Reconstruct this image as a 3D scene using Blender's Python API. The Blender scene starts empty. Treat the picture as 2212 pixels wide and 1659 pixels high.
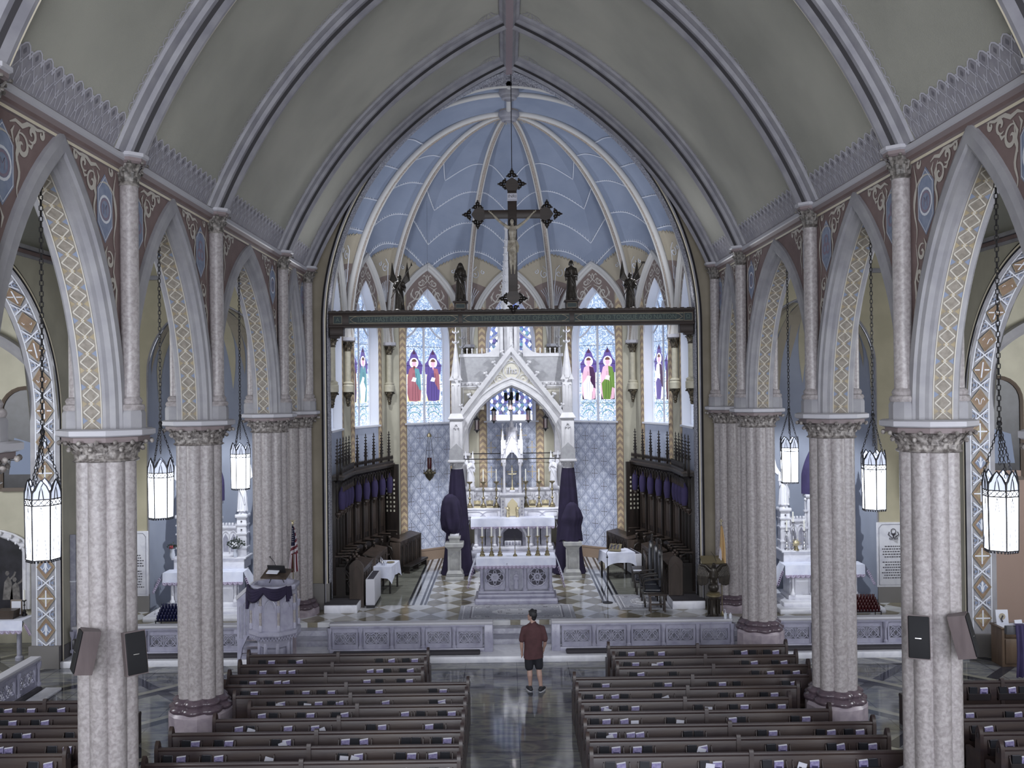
import bpy, math, random
from math import sin, cos, pi, sqrt, radians as rad
from mathutils import Vector, Matrix
random.seed(11)
SC = bpy.context.scene
COL = SC.collection
# ---------------------------------------------------------------- camera
CX, CZ, F = -.17, 6.72, 2000.0          # eye stands in the organ gallery, 6.7 m above the nave floor
cam = bpy.data.cameras.new('camera'); camo = bpy.data.objects.new('camera', cam); COL.objects.link(camo)
cam.sensor_width = 36; cam.lens = F / 2212 * 36; cam.clip_end = 200
camo.matrix_world = (Matrix.Translation((CX, 0, CZ)) @ Matrix.Rotation(-12 / F, 4, 'Z') @
                     Matrix.Rotation(pi / 2 + 15.5 / F, 4, 'X') @ Matrix.Rotation(-.011, 4, 'Z'))
SC.camera = camo
# ---------------------------------------------------------------- world, exposure, large lights
SC.view_settings.view_transform = 'Standard'; SC.view_settings.look = 'None'
SC.view_settings.gamma = 1; SC.view_settings.exposure = 0.35
SC.view_settings.use_curve_mapping = False
w = bpy.data.worlds.new('sky'); SC.world = w; w.use_nodes = True
w.node_tree.nodes['Background'].inputs[0].default_value = (.84, .88, 1, 1)
w.node_tree.nodes['Background'].inputs[1].default_value = .62
def lamp(name, kind, loc, energy, color=(1, 1, 1), target=None, **kw):
    d = bpy.data.lights.new(name, kind); o = bpy.data.objects.new(name, d); COL.objects.link(o)
    o.location = loc; d.energy = energy; d.color = color
    if target is not None:
        o.rotation_euler = (Vector(target) - Vector(loc)).to_track_quat('-Z', 'Y').to_euler()
    for k, v in kw.items(): setattr(d, k, v)
    return o
COOL = (.80, .88, 1.0)
# added soft fill light behind the camera, aimed down the nave
lamp('rear_fill_light', 'AREA', (0, -5, 7.5), 2100, (.90, .93, 1), (0, 20, 4), size=9)
# sanctuary floodlights fixed behind the chancel arch
for s in (-1, 1):
    lamp('sanctuary_floodlight', 'SPOT', (s * 4.6, 27.3, 11.6), 1150, (.93, .96, 1), (-s * .3, 34, 2.6), spot_size=rad(75), spot_blend=.7, shadow_soft_size=.12)
    lamp('sanctuary_vault_light', 'SPOT', (s * 4.9, 27.2, 8.9), 620, (.88, .93, 1), (-s * 2.0, 32, 14), spot_size=rad(120), spot_blend=1, shadow_soft_size=.3)
    lamp('side_altar_spot', 'SPOT', (s * 7.0, 24.0, 7.6), 950, (.90, .95, 1), (s * 8.8, 27.5, 2.6), spot_size=rad(60), spot_blend=.6, shadow_soft_size=.05)
    lamp('aisle_fill_light', 'AREA', (s * 8.9, 1, 6.5), 900, (.90, .94, 1), (s * 9, 24, 5), size=4)  # added area light standing in each aisle to brighten its far end
    lamp('transept_window_light', 'AREA', (s * 17.4, 18, 6.5), 700, (.92, .95, 1), (s * 12, 22, 4), size=4)
lamp('altar_spotlight', 'SPOT', (0, 31.75, 6.3), 330, (.95, .97, 1), (0, 34, 2.9), spot_size=rad(95), spot_blend=.6, shadow_soft_size=.05)
for s in (-1, 1): lamp('nave_vault_fill', 'SPOT', (s * 4.95, 27.15, 9.3), 380, (.97, .97, 1), (-s * 1.2, 15, 15.2), spot_size=rad(95), spot_blend=1, shadow_soft_size=.25)  # hidden spots added behind the chancel arch to brighten the nave vault
for s in (-1, 1): lamp('sanctuary_floor_light', 'SPOT', (s * 4.6, 27.4, 12.2), 900, (.95, .97, 1), (s * .8, 29.5, .5), spot_size=rad(70), spot_blend=.8, shadow_soft_size=.2)

# ---------------------------------------------------------------- materials
def lin(h):
    h = h.lstrip('#'); c = [int(h[i:i + 2], 16) / 255 for i in (0, 2, 4)]
    return tuple([x / 12.92 if x <= .04045 else ((x + .055) / 1.055) ** 2.4 for x in c] + [1])
def mat(name, col, rough=.6, col2=None, scale=4, detail=6, lo=.35, hi=.65, metal=0, bump=0, bscale=40, dist=0, stretch=None, emit=None, estr=1, spec=None, mixmode=None):
    m = bpy.data.materials.new(name); m.use_nodes = True
    nt = m.node_tree; N = nt.nodes; L = nt.links; b = N['Principled BSDF']
    b.inputs['Base Color'].default_value = lin(col); b.inputs['Roughness'].default_value = rough
    b.inputs['Metallic'].default_value = metal
    if spec is not None: b.inputs['Specular IOR Level'].default_value = spec
    tc = N.new('ShaderNodeTexCoord'); mp = N.new('ShaderNodeMapping'); L.new(tc.outputs['Object'], mp.inputs[0])
    if stretch: mp.inputs['Scale'].default_value = stretch
    if col2:
        n = N.new('ShaderNodeTexNoise'); n.inputs['Scale'].default_value = scale; n.inputs['Detail'].default_value = detail
        n.inputs['Distortion'].default_value = dist
        L.new(mp.outputs[0], n.inputs['Vector'])
        r = N.new('ShaderNodeValToRGB'); L.new(n.outputs['Fac'], r.inputs[0])
        r.color_ramp.elements[0].position = lo; r.color_ramp.elements[1].position = hi
        r.color_ramp.elements[0].color = lin(col); r.color_ramp.elements[1].color = lin(col2)
        L.new(r.outputs[0], b.inputs['Base Color'])
        if emit: L.new(r.outputs[0], b.inputs['Emission Color'])
    if bump:
        n2 = N.new('ShaderNodeTexNoise'); n2.inputs['Scale'].default_value = bscale; n2.inputs['Detail'].default_value = 4
        L.new(mp.outputs[0], n2.inputs['Vector'])
        bp = N.new('ShaderNodeBump'); bp.inputs['Strength'].default_value = bump; bp.inputs['Distance'].default_value = .02
        L.new(n2.outputs['Fac'], bp.inputs['Height']); L.new(bp.outputs[0], b.inputs['Normal'])
    if emit:
        if not col2: b.inputs['Emission Color'].default_value = lin(emit)
        b.inputs['Emission Strength'].default_value = estr
    return m
M = {}
def dm(name, *a, **k): M[name] = mat(name, *a, **k)
dm('vault_plaster', '#a9a89f', .8, '#989890', scale=.5, bump=.15, bscale=60)
dm('vault_line', '#bdbcc8', .7)
dm('vault_band', '#9c9aa2', .8, '#8c8a94', scale=6)
dm('vault_spot', '#6c6a74', .8)
dm('rib_plaster', '#96959c', .6, '#83828b', scale=3)
dm('rib_groove_shade', '#1d1a20', .7)  # groove shadow of the mouldings, painted in as a dark strip
dm('rib_gilt', '#e6ddc6', .3, metal=.2)
dm('ridge_rose', '#8b7d83', .7)
dm('wall_mauve', '#7d6b6a', .75, '#72605f', scale=3)
dm('scroll_cream', '#bcb7b0', .7)
dm('apse_white', '#c2c1c2', .6)
dm('medallion_blue', '#8a94ab', .7, '#78839d', scale=6)
dm('medallion_figure', '#877a8c', .7)
dm('arch_stone', '#9a999e', .55, '#8b8a91', scale=3)
dm('soffit_tan', '#8f8880', .6, '#7a736b', scale=14)
dm('line_pale', '#bdb8b0', .6)
dm('gold_paint', '#a3957a', .5, '#8c7f68', scale=9)
dm('cream_line', '#d9d2bd', .6)
dm('brown_paint', '#8e7763', .7, '#7c6857', scale=7)
dm('slate_paint', '#7c879f', .7)
dm('pier_stone', '#a7a1a3', .42, '#8a8485', scale=18, detail=10, lo=.36, hi=.66, dist=.5, bump=.03, bscale=40)
dm('shaft_cream', '#bfbaa8', .5, '#b0ab9a', scale=8)
dm('pier_capital', '#aaa4a1', .5, '#625c5a', scale=14, lo=.35, hi=.6, bump=.3)
dm('capital_dark', '#8d8884', .5, '#4c4845', scale=14, lo=.35, hi=.6, bump=.3)
dm('capital_bronze', '#6d6453', .4, '#36312a', scale=16, lo=.4, hi=.6, metal=.3)
dm('abacus_white', '#b4b3bb', .5)
dm('abacus_rose', '#807476', .6)
dm('base_purple', '#4a3f48', .22, '#5d5058', scale=7)
dm('plinth_marble', '#9f949c', .35, '#8a808a', scale=6, dist=.5)
dm('wall_cream', '#bdb9a8', .8, '#b0ac9c', scale=1.5)
dm('wall_yellow', '#bfb79f', .8, '#b2ab94', scale=1.5)
dm('wall_grey', '#a5a298', .8, '#989589', scale=1.5)
dm('wall_base_grey', '#6f6c6b', .6)
dm('chancel_soffit', '#a9a9b2', .6, '#6f6f7a', scale=24, lo=.45, hi=.55)
dm('chancel_face', '#8d8577', .8, '#807869', scale=1.5)
dm('blue_dome', '#9ca2b2', .8, '#9197a8', scale=.8)
dm('apse_vault_blue', '#8b94a8', .8, '#7e889d', scale=.7)
dm('sunray_beige', '#a59c8c', .8)
dm('sunray_rose', '#8f7d80', .8)
dm('white_line', '#d5d8e2', .6)
dm('ivory_rib', '#bfbdbc', .6)
dm('rib_brown', '#8b7f78', .7, '#a99f95', scale=30)
dm('damask_ground', '#bcc2d4', .7, '#a9b0c8', scale=2)
dm('damask_line', '#8f97ac', .7)
dm('damask_light', '#d3d8e6', .7)
dm('damask_cross', '#74737a', .7)
dm('damask_gold', '#cdbb93', .5)
dm('chevron_dark', '#a08c7c', .7)
dm('chevron_light', '#cbb795', .7)
dm('spandrel_brown', '#7b6c68', .75)
dm('plain_blue', '#b4bccf', .8, '#a8b0c6', scale=2)
dm('baseboard_brown', '#8d7a6a', .6)
dm('white_reveal', '#d9dbe4', .5)
dm('white_marble', '#dadae2', .35, '#c3c3cf', scale=4, detail=9, lo=.45, hi=.75, dist=.6)
dm('rail_marble', '#a3a2b4', .35, '#8c8ba0', scale=4, detail=9, lo=.45, hi=.75, dist=.6)
dm('ciborium_stone', '#cac9cd', .5, '#bcbbc0', scale=4)
dm('ciborium_grey', '#a2a2a6', .75, '#96969b', scale=9)
dm('ciborium_cream', '#c9c5b9', .6)
dm('pedestal_stone', '#a8a8a6', .5, '#98989a', scale=6)
dm('statue_white', '#dfdfe8', .45)
dm('altar_grey', '#a3a3b0', .4, '#8b8b9b', scale=6, dist=1)
dm('recess_dark', '#403e49', .7)
dm('gold', '#c9bd9c', .35, metal=.6)
dm('brass', '#8c8268', .35, metal=.6)
dm('bronze', '#3c3630', .38, '#2a2622', scale=9, metal=.3)
dm('silver', '#c9c9cf', .25, metal=.9)
dm('iron', '#2a292d', .45, metal=.4)
dm('linen', '#dfe2f2', .75, '#d2d6ea', scale=5)
dm('lace', '#a394ae', .8)
dm('candle_wax', '#f0efe8', .5)
dm('violet_cloth', '#271f3c', .88, '#1f1832', scale=3)
dm('violet_cloth_light', '#403860', .85, '#352e52', scale=3)
dm('oak_dark', '#2b2421', .35, '#1c1816', scale=5, stretch=(1, 1, .2))
dm('oak_mid', '#4a3f39', .4, '#38302b', scale=6, stretch=(1, 1, .15))
dm('beam_oak', '#3b302c', .5, '#2d2522', scale=6, stretch=(.15, 1, 1))
dm('beam_panel', '#2d3a3c', .6)
dm('beam_letter', '#5a685f', .6)
dm('pew_oak', '#40332f', .4, '#30262a', scale=5, stretch=(.12, 1, 1), bump=.1, bscale=20)
dm('pew_oak_dark', '#272024', .5, '#1e181c', scale=5, stretch=(.12, 1, 1))
dm('hymnal_cover', '#15161f', .5)
dm('page_white', '#d8d8e4', .8)
dm('booklet_violet', '#9a93b8', .7, '#776f9a', scale=30)
dm('leaflet_white', '#cfcfdd', .7)
dm('print_black', '#2c2c38', .7)
dm('floor_cushion', '#39363c', .8)
dm('red_glass', '#3a1014', .25)
dm('blue_glass', '#181a3c', .18)
dm('lamp_glass', '#f4f7ff', .5, emit='#e6efff', estr=4.5)
dm('lamp_glass_dim', '#c9cedd', .5, emit='#ccd6ee', estr=.45)
dm('flame', '#ffe6c0', .5, emit='#fff0d8', estr=6)
dm('cord_white', '#d8d8dc', .5)
dm('skin', '#a08378', .55)
dm('corpus_ivory', '#b9b1a2', .45, '#8f877b', scale=10)
dm('hair_black', '#17161b', .6)
dm('shirt_maroon', '#4c2f33', .85, '#402629', scale=6)
dm('shorts_navy', '#15161f', .85)
dm('shoe_grey', '#25252c', .6)
dm('shoe_sole', '#b8b8be', .6)
dm('leather_navy', '#1b1d27', .35)
dm('rug_grey', '#a7a8b2', .95, '#95969f', scale=20)
dm('rug_light', '#c9c9cf', .95)
dm('rug_dark', '#6f6d76', .95)
dm('radiator_white', '#bfbfc8', .5)
dm('speaker_case', '#6b6062', .6, '#5b5153', scale=8, stretch=(1, 1, .2))
dm('speaker_grille', '#141419', .8)
dm('cabinet_oak', '#6f5c4c', .5, '#5c4b3e', scale=6, stretch=(1, 1, .2))
dm('rough_timber', '#5a5a60', .8, '#4a4a50', scale=7, stretch=(1, 1, .2))
dm('picture_dark', '#1f1f24', .4, '#33323a', scale=3)
dm('picture_pale', '#7d7a78', .6, '#5b5757', scale=9)
dm('leaf_green', '#26302a', .6, '#37423a', scale=20)
dm('petal_white', '#dcdce0', .7)
dm('petal_red', '#8d3b42', .7)
dm('flag_red', '#6e2d38', .8); dm('flag_white', '#c9c4cc', .8); dm('flag_navy', '#1f2140', .8); dm('flag_yellow', '#c2a377', .8)
dm('rose_wall', '#a08a80', .8)
dm('text_dark', '#4a4850', .7)
dm('paper_white', '#d0d2de', .7)
dm('frame_brown', '#5d5148', .5)
dm('clear_plastic', '#c8ccd8', .2)

def glass_mat(name, c1, c2, c3, scale, estr):     # leaded light-coloured glass, lit by the day behind it
    m = bpy.data.materials.new(name); m.use_nodes = True; nt = m.node_tree; N = nt.nodes; L = nt.links; b = N['Principled BSDF']
    tc = N.new('ShaderNodeTexCoord'); v = N.new('ShaderNodeTexVoronoi'); v.inputs['Scale'].default_value = scale
    L.new(tc.outputs['Object'], v.inputs['Vector'])
    v2 = N.new('ShaderNodeTexVoronoi'); v2.feature = 'DISTANCE_TO_EDGE'; v2.inputs['Scale'].default_value = scale
    L.new(tc.outputs['Object'], v2.inputs['Vector'])
    r = N.new('ShaderNodeValToRGB'); sep = N.new('ShaderNodeSeparateColor'); L.new(v.outputs['Color'], sep.inputs[0]); L.new(sep.outputs[0], r.inputs[0])
    r.color_ramp.elements[0].color = lin(c1); r.color_ramp.elements[0].position = .25
    r.color_ramp.elements[1].color = lin(c2); r.color_ramp.elements[1].position = .75
    e = r.color_ramp.elements.new(.5); e.color = lin(c3)
    st = N.new('ShaderNodeMath'); st.operation = 'GREATER_THAN'; st.inputs[1].default_value = .07; L.new(v2.outputs['Distance'], st.inputs[0])
    mx = N.new('ShaderNodeMix'); mx.data_type = 'RGBA'; L.new(st.outputs[0], mx.inputs['Factor'])
    mx.inputs[6].default_value = lin('#6f7f9a'); L.new(r.outputs[0], mx.inputs[7])
    L.new(mx.outputs[2], b.inputs['Emission Color']); L.new(mx.outputs[2], b.inputs['Base Color']); b.inputs['Emission Strength'].default_value = estr
    b.inputs['Roughness'].default_value = .3
    M[name] = m
glass_mat('glass_blue', '#8fa6c8', '#dfe9fa', '#b4cbe6', 21, .75)
glass_mat('glass_pale', '#c5d2e8', '#f4f8ff', '#9fb2cf', 13, .9)
glass_mat('glass_deep', '#4a58a8', '#7f93d8', '#39406c', 7, .6)
glass_mat('glass_green', '#7d8f6a', '#a9bf8c', '#5b6a58', 12, .7)
for nm, c, e in (('violet', '#574a86', .8), ('red', '#96606a', .75), ('teal', '#5a8c98', .7), ('green', '#5f7d3c', .8), ('white', '#eef2ff', .85), ('pink', '#c7a0b4', .9), ('plum', '#4a3050', .5), ('brown', '#6a4a40', .5), ('dark', '#232733', .3), ('gold', '#c9c48a', 1.0)):
    dm('pane_' + nm, c, .3, emit=c, estr=e)

def floor_mat(name, kind):
    m = bpy.data.materials.new(name); m.use_nodes = True; nt = m.node_tree; N = nt.nodes; L = nt.links; b = N['Principled BSDF']
    tc = N.new('ShaderNodeTexCoord'); sp = N.new('ShaderNodeSeparateXYZ'); L.new(tc.outputs['Object'], sp.inputs[0])
    def mth(op, a, bb=None):
        n = N.new('ShaderNodeMath'); n.operation = op
        for i, x in enumerate((a, bb)):
            if x is None: continue
            if isinstance(x, (int, float)): n.inputs[i].default_value = x
            else: L.new(x, n.inputs[i])
        return n.outputs[0]
    nz = N.new('ShaderNodeTexNoise'); nz.inputs['Scale'].default_value = 2.2; nz.inputs['Detail'].default_value = 8; nz.inputs['Distortion'].default_value = 1.2
    mp = N.new('ShaderNodeMapping'); mp.inputs['Scale'].default_value = (.6, 1.6, 1); L.new(tc.outputs['Object'], mp.inputs[0]); L.new(mp.outputs[0], nz.inputs['Vector'])
    X, Y = sp.outputs[0], sp.outputs[1]
    def ramp(fac, cols):
        r = N.new('ShaderNodeValToRGB'); L.new(fac, r.inputs[0]); e = r.color_ramp.elements
        e[0].color = lin(cols[0][1]); e[0].position = cols[0][0]; e[1].color = lin(cols[-1][1]); e[1].position = cols[-1][0]
        for p, c in cols[1:-1]: q = e.new(p); q.color = lin(c)
        return r.outputs[0]
    def mixc(f, a, c):
        x = N.new('ShaderNodeMix'); x.data_type = 'RGBA'; L.new(f, x.inputs['Factor']); L.new(a, x.inputs[6]); L.new(c, x.inputs[7]); return x.outputs[2]
    if kind == 'nave':
        c = ramp(nz.outputs['Fac'], [(.3, '#4c4e56'), (.45, '#6a6b71'), (.6, '#84847f'), (.75, '#5d6068')])
        # long veined slabs laid crosswise
        u = mth('FRACT', mth('MULTIPLY', Y, 1.1)); ln = mth('LESS_THAN', u, .02)
        u2 = mth('FRACT', mth('MULTIPLY', X, .8)); ln2 = mth('LESS_THAN', u2, .012)
        dk = ramp(nz.outputs['Fac'], [(.3, '#2c2d35'), (.7, '#3a3b44')])
        c = mixc(mth('MAXIMUM', ln, ln2), c, dk)
        lt = ramp(nz.outputs['Fac'], [(.3, '#8a8a83'), (.7, '#9d9a8c')])
        # dark and light diagonal bands in the side aisles
        ax = mth('ABSOLUTE', X)
        aisle = mth('GREATER_THAN', ax, 6.9)
        d1 = mth('FRACT', mth('MULTIPLY', mth('ADD', ax, Y), .38)); d2 = mth('FRACT', mth('MULTIPLY', mth('SUBTRACT', ax, Y), .38))
        bd = mth('MULTIPLY', aisle, mth('MAXIMUM', mth('LESS_THAN', d1, .13), mth('LESS_THAN', d2, .13)))
        c = mixc(bd, c, dk)
        b2 = mth('MULTIPLY', aisle, mth('MULTIPLY', mth('GREATER_THAN', d1, .13), mth('LESS_THAN', d1, .22)))
        c = mixc(b2, c, lt)
        rg = .07
    else:
        # lozenge tiles, with a plain field framed in dark lines either side
        s = 1 / .78; s2 = 1 / .92
        a = mth('ADD', mth('MULTIPLY', X, s), mth('MULTIPLY', Y, s2)); d = mth('SUBTRACT', mth('MULTIPLY', X, s), mth('MULTIPLY', Y, s2))
        ca = mth('FLOOR', a); cd = mth('FLOOR', d)
        ck = mth('ABSOLUTE', mth('MODULO', mth('ADD', ca, cd), 2.0))
        ck = mth('GREATER_THAN', ck, .5)
        lt = ramp(nz.outputs['Fac'], [(.3, '#b0b1b4'), (.7, '#cdcdd0')]); br = ramp(nz.outputs['Fac'], [(.3, '#6f6a5c'), (.7, '#8b8474')])
        c = mixc(ck, lt, br)
        ax = mth('ABSOLUTE', X); fld = mth('GREATER_THAN', ax, 2.55)
        inb = mth('MULTIPLY', fld, mth('GREATER_THAN', Y, 26.9))
        gr = ramp(nz.outputs['Fac'], [(.3, '#6e6f68'), (.7, '#87887f')])
        wh = ramp(nz.outputs['Fac'], [(.3, '#a9abb2'), (.7, '#c2c4ca')])
        c = mixc(inb, c, gr)
        c = mixc(mth('MULTIPLY', inb, mth('LESS_THAN', ax, 3.05)), c, wh)
        dk = ramp(nz.outputs['Fac'], [(.3, '#24252b'), (.7, '#34353c')])
        for q in (2.6, 2.72, 2.95, 3.1, 4.3, 4.42):
            e = mth('LESS_THAN', mth('ABSOLUTE', mth('SUBTRACT', ax, q)), .035)
            c = mixc(mth('MULTIPLY', e, inb), c, dk)
        rg = .09
    L.new(c, b.inputs['Base Color']); b.inputs['Roughness'].default_value = rg
    M[name] = m
floor_mat('nave_floor', 'nave'); floor_mat('sanctuary_floor', 'sanct')

# ---------------------------------------------------------------- mesh helpers
class MB:
    def __init__(s): s.v = []; s.f = []; s.m = []; s.ml = []; s.T = Matrix()
    def mi(s, name):
        if name not in s.ml: s.ml.append(name)
        return s.ml.index(name)
    def add(s, vs, fs, m):
        k = len(s.v); T = s.T
        s.v += [tuple(T @ Vector(p)) for p in vs]
        i = s.mi(m)
        for f in fs: s.f.append(tuple(k + a for a in f)); s.m.append(i)
    def box(s, x0, x1, y0, y1, z0, z1, m, bev=0):
        if bev:
            b = min(bev, (x1 - x0) / 2.01, (y1 - y0) / 2.01, (z1 - z0) / 2.01)
            rings = []
            def rg(i, z): return [(x0 + i, y0 + b - 0, z), (x0 + b, y0 + i, z), (x1 - b, y0 + i, z), (x1 - i, y0 + b, z), (x1 - i, y1 - b, z), (x1 - b, y1 - i, z), (x0 + b, y1 - i, z), (x0 + i, y1 - b, z)]
            vs = rg(b * .7, z0) + rg(0, z0 + b) + rg(0, z1 - b) + rg(b * .7, z1)
            fs = [tuple(range(7, -1, -1)), tuple(range(24, 32))]
            for r in range(3):
                for i in range(8): j = (i + 1) % 8; fs.append((r * 8 + i, r * 8 + j, r * 8 + 8 + j, r * 8 + 8 + i))
            s.add(vs, fs, m); return
        s.add([(x0, y0, z0), (x1, y0, z0), (x1, y1, z0), (x0, y1, z0), (x0, y0, z1), (x1, y0, z1), (x1, y1, z1), (x0, y1, z1)],
              [(3, 2, 1, 0), (4, 5, 6, 7), (0, 1, 5, 4), (1, 2, 6, 5), (2, 3, 7, 6), (3, 0, 4, 7)], m)
    def cbox(s, c, d, m, bev=0): s.box(c[0] - d[0] / 2, c[0] + d[0] / 2, c[1] - d[1] / 2, c[1] + d[1] / 2, c[2] - d[2] / 2, c[2] + d[2] / 2, m, bev)
    def grid(s, fn, nu, nv, m, cu=False, flip=False):
        vs = [fn(i / nu, j / nv) for j in range(nv + 1) for i in range(nu + (0 if cu else 1))]
        w = nu if cu else nu + 1; fs = []
        for j in range(nv):
            for i in range(nu):
                a = j * w + i; b = j * w + (i + 1) % w if cu else a + 1
                q = (a, b, b + w, a + w); fs.append(q[::-1] if flip else q)
        s.add(vs, fs, m)
    def lathe(s, prof, m, c=(0, 0, 0), n=16, sh=None, a0=0, capb=True, capt=True):
        vs = []
        for r, z in prof:
            for i in range(n):
                t = a0 + 2 * pi * i / n; k = sh(t) if sh else 1
                vs.append((c[0] + r * k * cos(t), c[1] + r * k * sin(t), c[2] + z))
        fs = []
        for j in range(len(prof) - 1):
            for i in range(n):
                a = j * n + i; b = j * n + (i + 1) % n; fs.append((a, b, b + n, a + n))
        if capb and prof[0][0] > 0: fs.append(tuple(range(n - 1, -1, -1)))
        if capt and prof[-1][0] > 0: fs.append(tuple((len(prof) - 1) * n + i for i in range(n)))
        s.add(vs, fs, m)
    def tube(s, pts, r, m, n=6, closed=False, flat=None):
        pts = [Vector(p) for p in pts]; N = len(pts); rr = r if isinstance(r, (list, tuple)) else [r] * N
        vs = []; up = None
        for i, p in enumerate(pts):
            d = (pts[(i + 1) % N] - pts[i - 1]) if closed else (pts[min(i + 1, N - 1)] - pts[max(i - 1, 0)])
            if d.length < 1e-9: d = Vector((0, 0, 1))
            d.normalize()
            if up is None:
                up = Vector((0, 0, 1)) if abs(d.z) < .9 else Vector((0, 1, 0))
            a = d.cross(up)
            if a.length < 1e-6: a = d.orthogonal()
            a.normalize(); b = a.cross(d); up = b
            for k in range(n):
                t = 2 * pi * (k + .5) / n
                vs.append(p + (a * cos(t) + b * sin(t) * (flat or 1)) * rr[i])
        fs = []
        for j in range(N if closed else N - 1):
            for k in range(n):
                q = (k + 1) % n; j2 = (j + 1) % N
                fs.append((j * n + k, j * n + q, j2 * n + q, j2 * n + k))
        if not closed: fs.append(tuple(range(n - 1, -1, -1))); fs.append(tuple((N - 1) * n + k for k in range(n)))
        s.add(vs, fs, m)
    def cyl(s, a, b, r, m, n=10, r2=None): s.tube([a, b], [r, r if r2 is None else r2], m, n)
    def ball(s, c, r, m, n=10, k=6, sc=(1, 1, 1)):
        vs = [(c[0], c[1], c[2] - r * sc[2])]; fs = []
        for j in range(1, k):
            p = -pi / 2 + pi * j / k
            for i in range(n): t = 2 * pi * i / n; vs.append((c[0] + r * cos(p) * cos(t) * sc[0], c[1] + r * cos(p) * sin(t) * sc[1], c[2] + r * sin(p) * sc[2]))
        vs.append((c[0], c[1], c[2] + r * sc[2])); e = len(vs) - 1
        for i in range(n):
            fs.append((0, 1 + (i + 1) % n, 1 + i)); fs.append((e, e - n + i, e - n + (i + 1) % n))
            for j in range(k - 2): a = 1 + j * n + i; b = 1 + j * n + (i + 1) % n; fs.append((a, b, b + n, a + n))
        s.add(vs, fs, m)
    def poly(s, pts, h, m, pl=None):          # flat polygon (a,b) raised by h through pl(a,b,d)
        pl = pl or (lambda a, b, d: (a, b, d)); n = len(pts)
        vs = [pl(a, b, 0) for a, b in pts] + [pl(a, b, h) for a, b in pts]
        fs = [tuple(range(n, 2 * n)), tuple(range(n - 1, -1, -1))] + [(i, (i + 1) % n, n + (i + 1) % n, n + i) for i in range(n)]
        s.add(vs, fs, m)
    def face(s, pts, d, m, pl): s.add([pl(a, b, d) for a, b in pts], [tuple(range(len(pts)))], m)
    def rib(s, pts, wd, d, m, pl, closed=False):
        s.rc = getattr(s, 'rc', 0) + 1; d += (s.rc % 11) * .00035   # painted or carved line of width wd along pts in a surface pl(a,b,d)
        N = len(pts)
        if N < 2: return
        ww = wd if isinstance(wd, (list, tuple)) else [wd] * N
        vs = []
        for i, (a, b) in enumerate(pts):
            p, q = (pts[i - 1], pts[(i + 1) % N]) if closed else (pts[max(i - 1, 0)], pts[min(i + 1, N - 1)])
            dx, dy = q[0] - p[0], q[1] - p[1]; l = sqrt(dx * dx + dy * dy) or 1; nx, ny = -dy / l * ww[i] / 2, dx / l * ww[i] / 2
            vs += [pl(a + nx, b + ny, d), pl(a - nx, b - ny, d)]
        s.add(vs, [(2 * i, 2 * i + 1, (2 * ((i + 1) % N)) + 1, 2 * ((i + 1) % N)) for i in range(N if closed else N - 1)], m)
    def sweep(s, pts, nrm, prof, m, pl, closed=False):  # prof [(offset outwards, d, matname?)]
        np_ = len(prof); N = len(pts); k = 0
        for j in range(np_ - 1):
            a, b = prof[j], prof[j + 1]; mm = a[2] if len(a) > 2 else m
            vs = []
            for (x, z), (nx, nz) in zip(pts, nrm):
                vs += [pl(x + nx * a[0], z + nz * a[0], a[1]), pl(x + nx * b[0], z + nz * b[0], b[1])]
            s.add(vs, [(2 * i, 2 * i + 1, 2 * i + 3, 2 * i + 2) for i in range(N - 1)], mm)
def new(name, mb, parent=None, loc=None, smooth=35, kind=None, label=None):
    me = bpy.data.meshes.new(name); me.from_pydata(mb.v, [], mb.f)
    for n in mb.ml: me.materials.append(M[n])
    me.polygons.foreach_set('material_index', mb.m)
    if smooth:
        me.polygons.foreach_set('use_smooth', [True] * len(me.polygons))
        me.update(); me.set_sharp_from_angle(angle=rad(smooth))
    me.update()
    o = bpy.data.objects.new(name, me); COL.objects.link(o)
    if parent: o.parent = parent
    if loc: o.location = loc
    if kind: o['kind'] = kind
    if label: o['label'] = label
    return o
def tag(o, label, cat, group=None):
    o['label'] = label; o['category'] = cat
    if group: o['group'] = group
    return o
def thing(name, label, cat, loc=(0, 0, 0), rz=0, group=None):
    o = bpy.data.objects.new(name, None); COL.objects.link(o); o.location = loc; o.rotation_euler = (0, 0, rz); o.empty_display_size = .1
    return tag(o, label, cat, group)
def dup(r, loc=None, rz=None, label=None, scale=None, group=None):
    def cp(o, par):
        c = o.copy(); COL.objects.link(c)
        if par: c.parent = par
        for ch in [x for x in KIDS.get(o, o.children)]: cp(ch, c)
        return c
    KIDS = {}
    c = cp(r, None)
    if loc is not None: c.location = loc
    if rz is not None: c.rotation_euler = (0, 0, rz)
    if scale: c.scale = scale
    if label: c['label'] = label
    if group: c['group'] = group
    return c
def struct(name, mb, smooth=35): return new(name, mb, kind='structure', smooth=smooth)
def text(mb, s, size, m, pl, d, align='CENTER', ext=0, shear=0, sx=1):
    cu = bpy.data.curves.new('t', 'FONT'); cu.body = s; cu.size = size; cu.align_x = align; cu.align_y = 'CENTER'; cu.resolution_u = 2; cu.shear = shear
    o = bpy.data.objects.new('t', cu); me = o.to_mesh()
    k = [pl(v.co.x * sx, v.co.y, d) for v in me.vertices]
    mb.add(k, [tuple(p.vertices) for p in me.polygons], m)
    o.to_mesh_clear(); bpy.data.objects.remove(o); bpy.data.curves.remove(cu)
def at(x, y, Y):                      # world point seen at pixel (x,y) of the photograph at depth Y
    xt = x + .011 * (845 - y); yt = y + .011 * (x - 1094)
    return Vector(((xt - 1094) * Y / F + CX, Y, CZ - (yt - 845) * Y / F))
def ground(x, y, z=0):
    yt = y + .011 * (x - 1094); return at(x, y, (CZ - z) * F / (yt - 845))
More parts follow.
